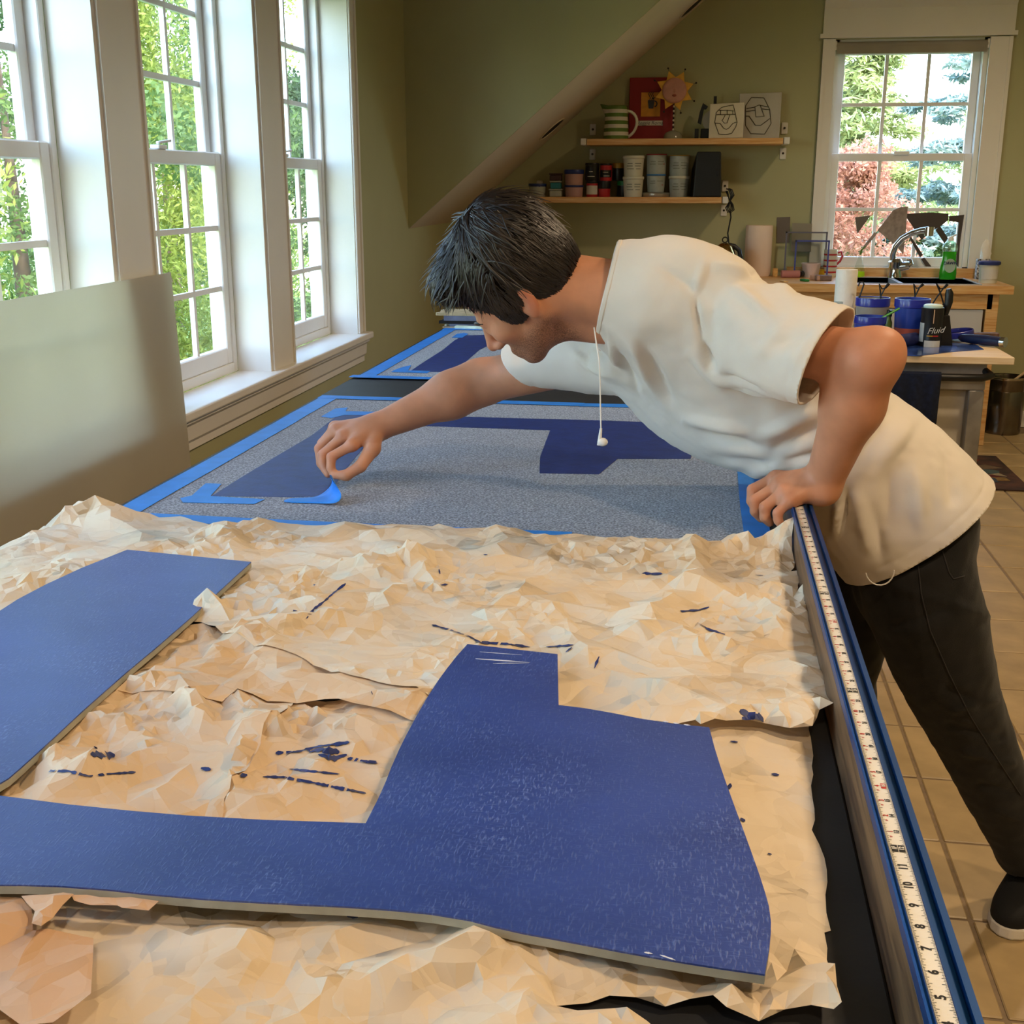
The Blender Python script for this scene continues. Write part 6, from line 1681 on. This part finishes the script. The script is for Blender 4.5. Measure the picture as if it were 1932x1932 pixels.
# ---- hair: cap and strands
M_HAIR = mat('dark_brown_hair', '#241b16', .38, var=.25, vscale=40, spec=.6)
def hair_mask(q):
    """how far inside the hairline a head point lies (positive = hair)"""
    x, y, z = q[:, 0], np.abs(q[:, 1]), q[:, 2]
    front = z - (.070 - .30 * np.clip(y - .045, 0, 1))
    temple = z - (.012 + (x - .034) * 1.25)
    burn = np.where((x > .002) & (x < .034), z + .030 - .35 * (x - .002), -1)
    back = np.where(x < -.046, z + .066, np.where(x < .002, z - (-.030 + 1.05 * (x + .030)), -1))
    back = np.where((x >= -.046) & (x < .002), np.maximum(back, z - .026), back)
    m = np.where(x > .034, np.where(x > .080, front, np.minimum(np.maximum(temple, front), temple)), np.maximum(np.maximum(back, burn), z - .026))
    return m
def cap0(q):
    d = sd_ell(q, (-.014, 0, .048), (.106, .088, .098))
    d = smin(d, sd_ell(q, (-.060, 0, .000), (.052, .068, .066)), .03)
    d = smin(d, sd_ell(q, (-.050, 0, .085), (.066, .066, .062)), .03)
    d = smin(d, sd_ell(q, (.062, 0, .098), (.046, .058, .030)), .03)
    for s in (-1, 1): d = smin(d, sd_ell(q, (.016, .068*s, .010), (.022, .013, .036)), .015)
    return d
def cap_sdf(P):
    q = w2h(P); return np.maximum(cap0(q), -hair_mask(q) * .8) * HS
hv, hf = surface(cap_sdf, hc - .18, hc + .18, .004)
hair = np_mesh('hair', hv, hf, mat('dark_hair_undercoat', '#171210', .95, spec=.1), person)
def grad(q):
    e = 1e-3; g = np.stack([cap0(q + e * np.eye(3)[i]) - cap0(q - e * np.eye(3)[i]) for i in range(3)], 1); return g / (np.linalg.norm(g, axis=1)[:, None] + 1e-9)
def strands(n, seed, lo_len, hi_len, lift, wid, top_only=False):
    rg = np.random.default_rng(seed); q = w2h(hv); ok = np.abs(cap0(q)) < .0015
    if top_only: ok &= q[:, 2] > .07
    q = q[ok]; p = q[rg.choice(len(q), n)] + rg.normal(size=(n, 3)) * .002
    nn = grad(p); crown = np.array([-.055, .01, .135]); away = p - crown; away /= np.linalg.norm(away, axis=1)[:, None] + 1e-9
    fr = (p[:, 0] > -.02) & (p[:, 2] > .06)
    flow = np.where(fr[:, None], np.array([.9, 0, -.1]), np.where((p[:, 0] < .0)[:, None], np.array([-.25, 0, -1.0]), np.array([.25, 0, -1.0]))) + away * .8 + rg.normal(size=(n, 3)) * (.5 if top_only else .26)
    L_ = rg.uniform(lo_len, hi_len, n); hm = hair_mask(p); L_ = np.where((p[:, 0] > .0) & (p[:, 2] < .105), L_ * np.clip(hm / .045, .22, 1), L_); L_ = np.where((p[:, 0] > .03) & (p[:, 2] < .125), L_ * .6, L_); seg = 7; pts = [p]; lf = lift * rg.random(n)
    for k in range(seg):
        nn = grad(p); t = flow - nn * (flow * nn).sum(1)[:, None]; t /= np.linalg.norm(t, axis=1)[:, None] + 1e-9
        p = p + t * (L_ / seg)[:, None]; d = cap0(p); p = p - nn * (d - .001 - lf * ((k + 1) / seg) ** 1.3)[:, None]
        flow = flow + np.array([0, 0, -.10]) + rg.normal(size=(n, 3)) * .09; pts.append(p)
    X = np.stack(pts, 1); W = np.stack([h2w_all(X[:, i]) for i in range(seg + 1)], 1); T = np.gradient(W, axis=1); T /= np.linalg.norm(T, axis=2)[..., None] + 1e-9
    O = W - HO; O = O - T * (O * T).sum(2)[..., None]; O /= np.linalg.norm(O, axis=2)[..., None] + 1e-9; S = np.cross(T, O)
    ww = rg.uniform(.5, 1.2, n)[:, None, None] * wid * (1 - (np.arange(seg + 1) / seg) ** 2 * .92)[None, :, None]
    V = np.stack([W + S * ww, W + O * ww * .9, W - S * ww], 2).reshape(-1, 3); k = (seg + 1) * 3; F = []
    b0 = (np.arange(n) * k)[:, None]
    for i in range(seg):
        a = 3 * i; F += [b0 + np.array([[a, a+1, a+4, a+3]]), b0 + np.array([[a+1, a+2, a+5, a+4]])]
    return V, np.concatenate(F)
def h2w_all(q): return HO + HS * (q @ HB)
for nm, arg in (('hair_strands', (6500, 9, .03, .06, .004, .0016)), ('loose_locks', (420, 10, .045, .085, .022, .0024, True))):
    sv, sf = strands(*arg); st = np_mesh(nm, sv, sf, M_HAIR, hair); st['kind'] = 'stuff'
# brows and lashes
def tuft(pts, r):
    m = MB(); m.tube([Vector(h2w(p)) for p in pts], r, 6); return m
for s in (1, -1):
    tuft([(.0985, .012*s, .0165), (.0965, .024*s, .0205), (.089, .037*s, .020), (.079, .046*s, .015)], [.002, .0034, .003, .001]).build('eyebrow', M_HAIR, body, smooth=True)
    tuft([(.0900, .020*s, -.0085), (.0918, .030*s, -.0105), (.0870, .041*s, -.0085)], [.0006, .0014, .0006]).build('eyelash', M_HAIR, body, smooth=True)

# ---- t-shirt
def shirt():
    rel = person
    tor = loft([(c, a * 1.03, b * 1.0) for c, a, b in TS] , 44, 2.3)
    SLN = [sec((1275, 500), (1300, 700), 2.05, (-.03, .06, -.02)), sec((1360, 520), (1352, 722), 2.01, (-.01, .085, -.01)), sec((1470, 550), (1432, 742), 1.955, (.02, .086, .0)), sec((1597, 585), (1522, 757), 1.885, (.035, .080, .005)), sec((1660, 606), (1570, 770), 1.855, (.036, .080, .006))]
    near = loft(SLN, 32, 2.1)
    SLF = [sec((1240, 560), (1260, 720), 2.15, (-.02, .06, 0)), sec((1150, 610), (1195, 740), 2.25, (.01, .06, .01)), sec((1055, 632), (1130, 736), 2.305, (.02, .062, .01)), sec((960, 652), (1040, 722), 2.32, (.02, .060, .015)), sec((925, 668), (1005, 736), 2.32, (.02, .060, .015))]
    far = loft(SLF, 28, 2.1)
    v, f = fuse([tor, near, far], .0052, 6)
    me = bpy.data.meshes.new('t_shirt'); me.from_pydata(v.tolist(), [], f)
    bm = bmesh.new(); bm.from_mesh(me)
    HEMP = []
    def cut(center, normal, radius):
        c, n = Vector(center), Vector(normal).normalized()
        fs = [x for x in bm.faces if (x.calc_center_median() - c).length < radius]
        g = list({e for x in fs for e in x.edges} | {w_ for x in fs for w_ in x.verts} | set(fs))
        bmesh.ops.bisect_plane(bm, geom=g, plane_co=c, plane_no=n, clear_outer=True)
    a = (Vector(SLN[3][0]) - Vector(SLN[2][0])); t_, b_ = at(1597, 585, Y=1.885), at(1522, 757, Y=1.885); lat = Vector((.036, .08, .006))
    nn = (t_ - b_).cross(lat).normalized(); nn = nn if nn.dot(a) > 0 else -nn; HEMP.append(((t_ + b_) / 2, nn.copy(), .12, .022)); cut((t_ + b_) / 2, nn, .135)
    a = (Vector(SLF[3][0]) - Vector(SLF[2][0])); t_, b_ = at(950, 650, Y=2.32), at(1040, 722, Y=2.32); nn = (t_ - b_).cross(Vector((.02, .06, .015))).normalized(); nn = nn if nn.dot(a) > 0 else -nn; cut((t_ + b_) / 2, nn, .11)
    # hem and collar
    t_, b_ = at(1866, 902, Y=2.18), at(1584, 1082, Y=2.18); nn = (t_ - b_).cross(Vector((0, 1, 0))).normalized(); d = Vector(TS[-1][0]) - Vector(TS[-2][0]); nn = nn if nn.dot(d) > 0 else -nn
    HEMP.append(((t_ + b_) / 2, nn.copy(), .30, .024)); cut((t_ + b_) / 2, nn, .30)
    t_, b_ = at(1170, 464, Y=2.08), at(1130, 628, Y=2.08); nn = (t_ - b_).cross(Vector((-.008, .084, -.02))).normalized(); d = Vector(TS[0][0]) - Vector(TS[1][0]); nn = nn if nn.dot(d) > 0 else -nn
    cut((t_ + b_) / 2, nn, .115)
    # wrinkles: (x0, y0, x1, y1, width_px, depth_m) strokes on the side seen, pushed along the cloth normal
    ST = [(1310, 560, 1325, 640, 6, -.004), (1325, 640, 1352, 705, 7, -.006), (1352, 705, 1440, 742, 9, -.007), (1300, 655, 1370, 735, 10, .004),
          (1310, 810, 1450, 850, 12, -.006), (1450, 850, 1570, 800, 12, -.006), (1300, 790, 1430, 815, 12, .006), (1430, 825, 1555, 770, 12, .006),
          (1400, 895, 1500, 870, 9, .005), (1480, 870, 1560, 850, 8, -.005), (1350, 860, 1470, 880, 9, -.004), (1600, 700, 1560, 820, 14, .004), (1555, 830, 1545, 915, 8, -.006),
          (1190, 640, 1240, 740, 8, .005), (1160, 655, 1210, 740, 7, -.005), (1215, 650, 1275, 770, 9, -.004), (1150, 640, 1170, 700, 5, .004), (1120, 650, 1190, 720, 6, -.004), (1075, 660, 1160, 715, 6, .004),
          (1420, 520, 1500, 560, 10, .006), (1400, 500, 1465, 545, 8, -.007), (1380, 540, 1460, 600, 10, .004), (1340, 500, 1420, 515, 8, .004), (1330, 490, 1310, 560, 8, .003), (1240, 500, 1330, 560, 10, -.003),
          (1600, 930, 1590, 1000, 8, -.010), (1585, 930, 1578, 1010, 7, .006), (1615, 920, 1640, 1040, 12, .005), (1680, 880, 1672, 1000, 16, -.005), (1720, 860, 1740, 1010, 16, .005), (1780, 850, 1800, 960, 14, -.004), (1650, 960, 1662, 1060, 12, -.004),
          (1560, 620, 1480, 700, 16, .003), (1540, 640, 1440, 650, 14, -.003), (1500, 600, 1420, 680, 14, .003), (1690, 760, 1620, 870, 14, -.005), (1720, 790, 1660, 880, 14, .005), (1650, 720, 1590, 840, 10, -.006)]
    bm.normal_update()
    sg = np.array([s[:4] for s in ST], float); sw = np.array([s[4] for s in ST]); sd_ = np.array([s[5] for s in ST])
    for w_ in bm.verts:
        n = w_.normal
        x, y = to_px(w_.co)
        disp = .0022 * noise.noise(w_.co * 22) + .0012 * noise.noise(w_.co * 55)
        if n.dot(EYE - w_.co) > 0:
            ax, ay, bx, by = sg[:, 0], sg[:, 1], sg[:, 2], sg[:, 3]; vx, vy = bx - ax, by - ay
            t = np.clip(((x - ax) * vx + (y - ay) * vy) / (vx * vx + vy * vy), 0, 1); dd = np.hypot(x - ax - vx * t, y - ay - vy * t)
            disp += 2.3 * float((sd_ * np.exp(-(dd / sw) ** 2) * np.sin(np.pi * np.clip(t * .9 + .05, 0, 1))).sum())
        for c_, n_, r_, o_ in HEMP:
            if (w_.co - c_).length < r_: disp -= .0016 * math.exp(-(((w_.co - c_).dot(n_) + o_) / .0028) ** 2)
        w_.co += n * disp
    bm.to_mesh(me); bm.free()
    me.transform(Matrix.Translation(-ORIGIN[person.name])); me.polygons.foreach_set('use_smooth', [True] * len(me.polygons))
    m = mat('white_cotton', '#e9e1d6', .9, var=.015, vscale=12, bump=.12, bscale=700, sheen=.15, translucent=.08); me.materials.append(m)
    o = link('t_shirt', me, person); sdm = o.modifiers.new('cloth', 'SOLIDIFY'); sdm.thickness = .0035; sdm.offset = 1
    # rib collar, sleeve and hem stitching as slim bands
    M_RIB = mat('white_rib', '#e6dfd5', .9, bump=.3, bscale=500)
    def band(center, n, radius, r, nm, flat=(1, 1)):
        """ring following the cut edge nearest a plane"""
        c, n = Vector(center), Vector(n).normalized(); me_ = o.data; org = ORIGIN[person.name]
        bb = bmesh.new(); bb.from_mesh(me_); vs = [x.co + org for x in bb.verts if x.is_boundary and (x.co + org - c).length < radius and abs((x.co + org - c).dot(n)) < .05]; bb.free()
        if len(vs) < 8: return
        cc = sum(vs, Vector()) / len(vs); ex = n.orthogonal().normalized(); ey = n.cross(ex)
        vs.sort(key=lambda p: math.atan2((p - cc).dot(ey), (p - cc).dot(ex)))
        k = 48; pts = [vs[int(i * len(vs) / k)] for i in range(k)]
        pts = [(pts[i - 1] + pts[i] * 2 + pts[(i + 1) % k]) / 4 for i in range(k)]
        mb = MB(); mb.tube(pts, r, 8, closed=True); mb.build(nm, M_RIB, o, smooth=True)
    t_, b_ = at(1170, 464, Y=2.08), at(1130, 628, Y=2.08); nn = (t_ - b_).cross(Vector((-.008, .084, -.02))).normalized(); band((t_ + b_) / 2, nn, .13, .0065, 'collar')
    return o
t_shirt = shirt()

# ---- jeans and shoes
def jeans():
    P_ = lambda x, y, Y: P3(x, y, Y)
    pel = loft([sec((1800, 880), (1620, 1020), 2.18, AP * .92), sec((1838, 940), (1612, 1078), 2.18, AP * 1.0), sec((1838, 1010), (1612, 1130), 2.18, AP * 1.0), sec((1815, 1090), (1640, 1180), 2.18, AP * .9)], 32, 2.3)
    lleg = tubep([P_(1718, 1040, 2.11), P_(1742, 1140, 2.11), P_(1768, 1220, 2.13), P_(1800, 1310, 2.16), P_(1836, 1390, 2.19), P_(1872, 1470, 2.22), P_(1910, 1550, 2.26), P_(1940, 1618, 2.285)], [.105, .104, .096, .084, .074, .068, .062, .058], 28)
    rleg = tubep([P_(1690, 1040, 2.26), (RHIP + RKN) / 2 + np.array([-.02, 0, .05]), RKN, (RKN + RAN) / 2, RAN], [.105, .096, .078, .068, .060], 28)
    v, f = fuse([pel, lleg, rleg], .007, 8)
    mb = MB(); org = ORIGIN[person.name]
    me = bpy.data.meshes.new('jeans'); me.from_pydata(v.tolist(), [], f); me.update()
    bm = bmesh.new(); bm.from_mesh(me); bm.normal_update()
    ST = [(1700, 1110, 1860, 1160, 10, .004), (1690, 1180, 1790, 1150, 9, -.004), (1800, 1340, 1880, 1320, 8, .005), (1790, 1370, 1890, 1390, 8, -.005), (1820, 1420, 1910, 1440, 7, .005), (1850, 1480, 1925, 1500, 7, -.004), (1880, 1530, 1940, 1550, 6, .004), (1720, 1090, 1745, 1300, 5, .002), (1790, 1300, 1850, 1330, 8, -.004)]
    for w_ in bm.verts:
        x, y = to_px(w_.co); d = .003 * noise.noise(w_.co * 14) + .0015 * noise.noise(w_.co * 40)
        if w_.normal.dot(EYE - w_.co) > 0:
            for ax, ay, bx, by, ww, dp in ST:
                q_ = seg_d((x, y), (ax, ay), (bx, by)); d += dp * math.exp(-(q_ / ww) ** 2)
        w_.co += w_.normal * d
    bm.to_mesh(me); bm.free(); me.transform(Matrix.Translation(-org)); me.polygons.foreach_set('use_smooth', [True] * len(me.polygons))
    me.materials.append(mat('black_denim', '#151517', .85, var=.2, vscale=30, bump=.3, bscale=600, sheen=.1)); o = link('jeans', me, person)
    M_ST = mat('faded_stitch', '#38373a', .9)
    bpy.context.view_layer.update(); dg = bpy.context.evaluated_depsgraph_get()
    def seam(px, nm):
        pts = []
        for (x0, y0), (x1, y1) in zip(px[:-1], px[1:]):
            for k in range(8):
                x, y = x0 + (x1 - x0) * k / 8, y0 + (y1 - y0) * k / 8; h = o.ray_cast(EYE - org, ray(x, y).normalized())
                if h[0]: pts.append(h[1] + org + h[2] * .0008)
        if len(pts) > 2: m = MB(); m.tube(pts, .0012, 5); m.build(nm, M_ST, o, smooth=True)
    seam([(1732, 1062), (1738, 1120), (1755, 1190), (1790, 1270), (1830, 1350), (1880, 1430), (1932, 1510)], 'side_seam')
    seam([(1778, 1040), (1790, 1080), (1798, 1092), (1822, 1086)], 'pocket_seam')
    return o
jeans()
def shoe(toe, heel, label_only=None):
    t, h = Vector((*toe, 0)), Vector((*heel, 0)); d = (t - h).normalized(); s = Vector((-d.y, d.x, 0)); L_ = (t - h).length
    def out(k, w_, zz): return [h + d * L_ * u + s * v * w_ + Vector((0, 0, zz)) for u, v in k]
    half = [(0.0, .55), (.04, .8), (.15, .92), (.35, .82), (.55, .92), (.72, 1.02), (.86, .95), (.95, .68), (1.0, .25)]
    ring = half + [(u, -v) for u, v in half[::-1]]
    m = MB(); m.prism(out(ring, .046, .001), (0, 0, .027)); sole = m.build('shoe_sole', M_TRIM, person, bevel=.005)
    vs = []; n = len(ring); lv = [(.027, .045, 1.0, 0), (.045, .045, .995, 0), (.060, .041, .93, .02), (.075, .035, .74, .02), (.092, .031, .56, .01), (.110, .030, .42, .0)]
    for zz_, w_, ls, sh in lv:
        for u, v in ring: vs.append(h + d * L_ * (u * ls + sh) + s * v * w_ + Vector((0, 0, zz_)))
    fs = [(i*n+j, i*n+(j+1) % n, (i+1)*n+(j+1) % n, (i+1)*n+j) for i in range(len(lv)-1) for j in range(n)] + [tuple((len(lv)-1)*n+j for j in range(n))]
    m = MB(); m.add(vs, fs); up = m.build('shoe', mat('black_canvas_shoe', '#121213', .8, bump=.3, bscale=500), person, smooth=True); sole.parent = up; sb_ = up.modifiers.new('s', 'SUBSURF'); sb_.levels = 1; sb_.render_levels = 1
    for k in range(4):
        c = h + d * L_ * (.50 + .07 * k) + Vector((0, 0, .096 - .011 * k)); m = MB(); m.tube([c - s * .024 - Vector((0, 0, .006)), c + Vector((0, 0, .004)), c + s * .024 - Vector((0, 0, .006))], .003, 6); m.build('shoelace', M_BLKP, up, smooth=True)
    c = h + d * L_ * .5 + Vector((0, 0, .105)); m = MB(); m.tube([c + s * .03 * math.cos(a) * (1 + .2 * math.sin(a)) + d * .012 * math.sin(a) - Vector((0, 0, .02 * abs(math.cos(a)))) for a in [k * math.pi / 8 for k in range(16)]], .0028, 6, closed=True); m.build('shoelace', M_BLKP, up, smooth=True)
shoe((.648, 2.165), (.775, 2.405)); shoe((.25, 2.33), (.50, 2.47))

# ---- earphone cord
def earphones():
    M_EW = mat('white_earphone_plastic', '#ece9e4', .35)
    Yc = 2.0
    def Q(x, y, Y=Yc): return at(x, y, Y=Y)
    b = thing('earphones', 'white earphones dangling from the shirt collar', 'earphones', Q(1135, 840))
    m = MB(); m.tube([Q(1121, 618, 2.02), Q(1124, 640, 2.005), Q(1130, 680), Q(1132, 720), Q(1133, 780), Q(1134, 815)], .0013, 6); m.build('cord', M_EW, b, smooth=True)
    m = MB(); m.tube([Q(1134, 808), Q(1132, 825), Q(1130, 840)], [.0022, .0032, .0036], 8); m.build('earbud_stem', M_EW, b, smooth=True)
    m = MB(); m.ball(Q(1137, 834), .0085, 12, (1.1, .8, .9)); m.build('earbud', M_EW, b, smooth=True)
    m = MB(); m.tube([Q(1660 + 27 * math.cos(a), 1076 + 28 * math.sin(a), 1.985) for a in [R(170 - 17 * k) for k in range(11)]], .0013, 6); m.build('cord_loop', M_EW, b, smooth=True)
earphones()
# ---- the strip of tape being peeled
def peeled_tape():
    # lies on the mat, then lifts and folds up to the fingertips
    b = [tp(525, 947, .0046), tp(548, 939, .0046), tp(600, 939, .0046), tp(600, 948, .0046)]
    z = ZT + .0046
    L_ = [((525, 948), (547, 939), 0), ((575, 949), (580, 939), 0), ((605, 950), (602, 937), .0), ((640, 951), (620, 922), .008), ((646, 934), (627, 912), .028), ((640, 925), (626, 904), .042), ((632, 911), (622, 900), .055), ((627, 898), (622, 894), .066)]
    vs = []; fs = []
    for (a, c, h) in L_: vs += [at(*a, Z=z + h * .6), at(*c, Z=z + h)]
    for i in range(len(L_) - 1): fs.append((2*i, 2*i+1, 2*i+3, 2*i+2))
    m = MB(); m.add(vs, fs); o = m.build('peeled_tape', M_BTAPE, label='blue masking tape strip being peeled up by the fingers', cat='tape', fix=False, smooth=True)
    o.modifiers.new('s', 'SUBSURF').levels = 2; o.modifiers['s'].render_levels = 2; o.modifiers.new('t', 'SOLIDIFY').thickness = .0003
peeled_tape()
# ------------------------------------------------------------------ garden outside the windows
ZG = -0.45
M_LAWN = mat('lawn', '#6f8a3a', .9, var=.25, vscale=3)
m = MB(); m.box(-40, XL - .25, -15, 45, ZG - .1, ZG); m.box(XL - .25, 30, YF + .3, 45, ZG - .1, ZG)
lawn = m.build('ground_lawn', M_LAWN, base=(0, 0, 0), kind='structure', label='green lawn outside the windows')
M_BARK = mat('tree_bark', '#5c4a3a', .9, var=.25, vscale=12, bump=.5, bscale=40)
def leaf_mat(nm, c1, c2, tl=.4):
    d = lambda c: '#' + ''.join('%02x' % int(int(c[i:i + 2], 16) * .88) for i in (1, 3, 5))
    m = mat(nm, d(c1), .55, col2=d(c2), vscale=1.6, detail=6, translucent=tl, spec=.3); return m
def foliage(name, centers, radii, n, size, m, parent, seed, aspect=2.2, droop=.0, flat=0.0):
    """leaf blades scattered through soft clumps, as one mesh"""
    rg = np.random.default_rng(seed); C = np.array(centers, float); Rr = np.array(radii, float)
    w_ = (Rr ** 2).sum(1) if Rr.ndim > 1 else Rr ** 2; k = rg.choice(len(C), n, p=w_ / w_.sum())
    d = rg.normal(size=(n, 3)); d /= np.linalg.norm(d, axis=1)[:, None]; r = rg.random(n) ** .45
    rad = Rr[k] if Rr.ndim > 1 else np.repeat(Rr[k][:, None], 3, 1)
    p = C[k] + d * rad * r[:, None]
    t = rg.normal(size=(n, 3)) + d * .8; t[:, 2] = t[:, 2] * (1 - flat) - droop; t /= np.linalg.norm(t, axis=1)[:, None]
    b = np.cross(t, rg.normal(size=(n, 3))); b /= np.linalg.norm(b, axis=1)[:, None]
    s = size * rg.uniform(.6, 1.35, n)[:, None]; a = t * s * .5 * aspect ** .5; c = b * s * .5 / aspect ** .5
    nn = np.cross(t, b) * s * .12
    V = np.stack([p - a, p + c + nn, p + a, p - c + nn], 1).reshape(-1, 3); F = np.arange(4 * n).reshape(n, 4)
    o = np_mesh(name, V, F, m, parent, smooth=False); o['kind'] = 'stuff'; return o
def tree(x, y, h, r, m, label, seed, n=11000, size=.07, kind='round', group=None, name='garden_tree'):
    rg = wave_rand(seed); b = thing(name, label, 'tree', (x, y, ZG), group)
    t = MB(); t.tube([(x, y, ZG), (x + .03, y, ZG + h * .25), (x, y + .03, ZG + h * .6)], [.05 + h * .008, .04 + h * .004, .012], 10); t.build('trunk', M_BARK, b, smooth=True)
    cs, rs = [], []
    if kind == 'round':
        for k in range(46):
            a = rg.uniform(0, 6.283); z = rg.random() ** .8; rr = r * math.sqrt(max(.05, 1 - (2 * z - .95) ** 2)) * rg.uniform(.35, 1.0)
            cs.append((x + rr * math.cos(a), y + rr * math.sin(a), ZG + h * (.08 + .9 * z))); q = rg.uniform(.22, .42) * r * .75; rs.append((q, q, q * .75))
        foliage('crown', cs, rs, n, size, m, b, seed)
    elif kind == 'column':
        for k in range(60):
            a = rg.uniform(0, 6.283); z = rg.random(); rr = r * (1.05 - z * .85) * rg.uniform(.5, 1.0)
            cs.append((x + rr * math.cos(a), y + rr * math.sin(a), ZG + h * (.03 + .95 * z))); q = rg.uniform(.16, .3) * r; rs.append((q, q, q * 1.8))
        foliage('crown', cs, rs, n, size, m, b, seed, aspect=3.5)
    else:                                                # tiers of drooping boughs
        tiers = 13
        for i in range(tiers):
            z = i / (tiers - 1); rr = r * (1.05 - .95 * z)
            for k in range(max(4, int(11 * (1 - z * .6)))):
                a = rg.uniform(0, 6.283); 
                for q in (.35, .65, .95):
                    u = q * rr * rg.uniform(.85, 1.12); cs.append((x + u * math.cos(a), y + u * math.sin(a), ZG + h * (.06 + .92 * z) - q * .16 * r * rg.uniform(.6, 1.4))); rs.append((.15 * r, .15 * r, .055 * r))
        foliage('crown', cs, rs, n, size, m, b, seed, aspect=4.0, droop=.25, flat=.5)
        for i in range(tiers):
            z = i / (tiers - 1); rr = r * (1.0 - .92 * z)
    return b
LY = leaf_mat('yellow_green_leaves', '#b9c25c', '#7e9040'); LG = leaf_mat('fresh_green_leaves', '#8aa257', '#51703a'); LD = leaf_mat('deep_green_leaves', '#6a8346', '#3a5430'); LT = leaf_mat('blue_green_needles', '#b9c9c0', '#6f8b84', .2); LR = leaf_mat('coppery_maple_leaves', '#e0a890', '#b87a62'); LC = leaf_mat('golden_conifer_needles', '#c6cc88', '#88945a', .3)
LEFT = [(-4.2, 5.4, 4.2, 1.15, LY, 'column', 'yellow green columnar cedar outside the window behind the leaning panel', 9000, .055),
        (-4.5, 7.4, 4.6, 1.25, LG, 'round', 'fresh green rounded tree outside the middle tall window', 12000, .060),
        (-4.3, 9.0, 3.4, 1.0, LY, 'column', 'short yellow green cedar in front of the rounded tree', 9000, .055),
        (-4.9, 10.6, 4.8, 1.35, LG, 'column', 'tall fresh green cedar outside the end window', 11000, .060),
        (-4.6, 12.6, 3.2, 1.1, LD, 'round', 'low deep green bush far outside the end window', 9000, .065),
        (-5.9, 14.8, 5.0, 1.6, LY, 'round', 'far yellow green tree outside the end window', 10000, .075),
        (-6.6, 8.6, 5.2, 1.7, LD, 'round', 'deep green tree standing behind the fresh green rounded tree', 11000, .075),
        (-6.8, 11.8, 5.4, 1.7, LG, 'round', 'leafy green tree behind the tall cedar', 11000, .075),
        (-6.2, 6.0, 5.0, 1.6, LD, 'round', 'deep green tree behind the columnar cedar', 11000, .075),
        (-5.0, 3.4, 4.4, 1.4, LG, 'round', 'green tree near the house corner outside the windows', 7000, .075),
        (-5.4, .8, 4.4, 1.5, LY, 'round', 'yellow green tree outside the nearest windows', 6000, .075)]
for k, (x, y, h, r, m_, kd, lb, n, sz) in enumerate(LEFT): tree(x, y, h, r, m_, lb, 100 + k, int(n * 2.1), sz * .62, kd, 'trees outside the tall windows')
tree(1.8, 15.5, 4.0, 1.7, LC, 'golden green layered conifer outside the sink window', 201, 42000, .06, 'tier')
tree(2.45, 12.2, 5.2, 1.0, LT, 'blue green spruce at the right of the sink window view', 202, 34000, .05, 'tier')
tree(1.18, 11.0, 2.15, .85, LR, 'coppery red maple low in the sink window view', 203, 22000, .034, 'round')
tree(2.05, 12.6, 1.5, .8, LD, 'low green shrub between maple and spruce outside the sink window', 204, 6000, .05, 'round')
tree(.2, 17.5, 4.8, 1.8, LG, 'green tree at the left beyond the sink window', 205, 8000, .09, 'round')
tree(4.6, 20.0, 4.2, 1.8, LC, 'golden conifer far behind the spruce', 206, 14000, .09, 'tier')
tree(1.9, 23.0, 3.0, 2.2, LG, 'distant green tree behind the layered conifer', 207, 8000, .1, 'round')
def house():
    b = thing('neighbour_house', 'pale beige house wall far beyond the end window', 'house', (-8.5, 22.0, ZG))
    m = MB(); m.box(-10.5, -6.7, 21, 25, ZG, 2.1); m.build('house_wall', mat('beige_siding', '#c9b49c', .8), b)
    m = MB(); m.prism([(-10.8, 20.8, 2.1), (-6.4, 20.8, 2.1), (-8.6, 20.8, 3.7)], (0, 4.6, 0)); m.build('house_roof', mat('grey_roof', '#6b655f', .9), b)
house()
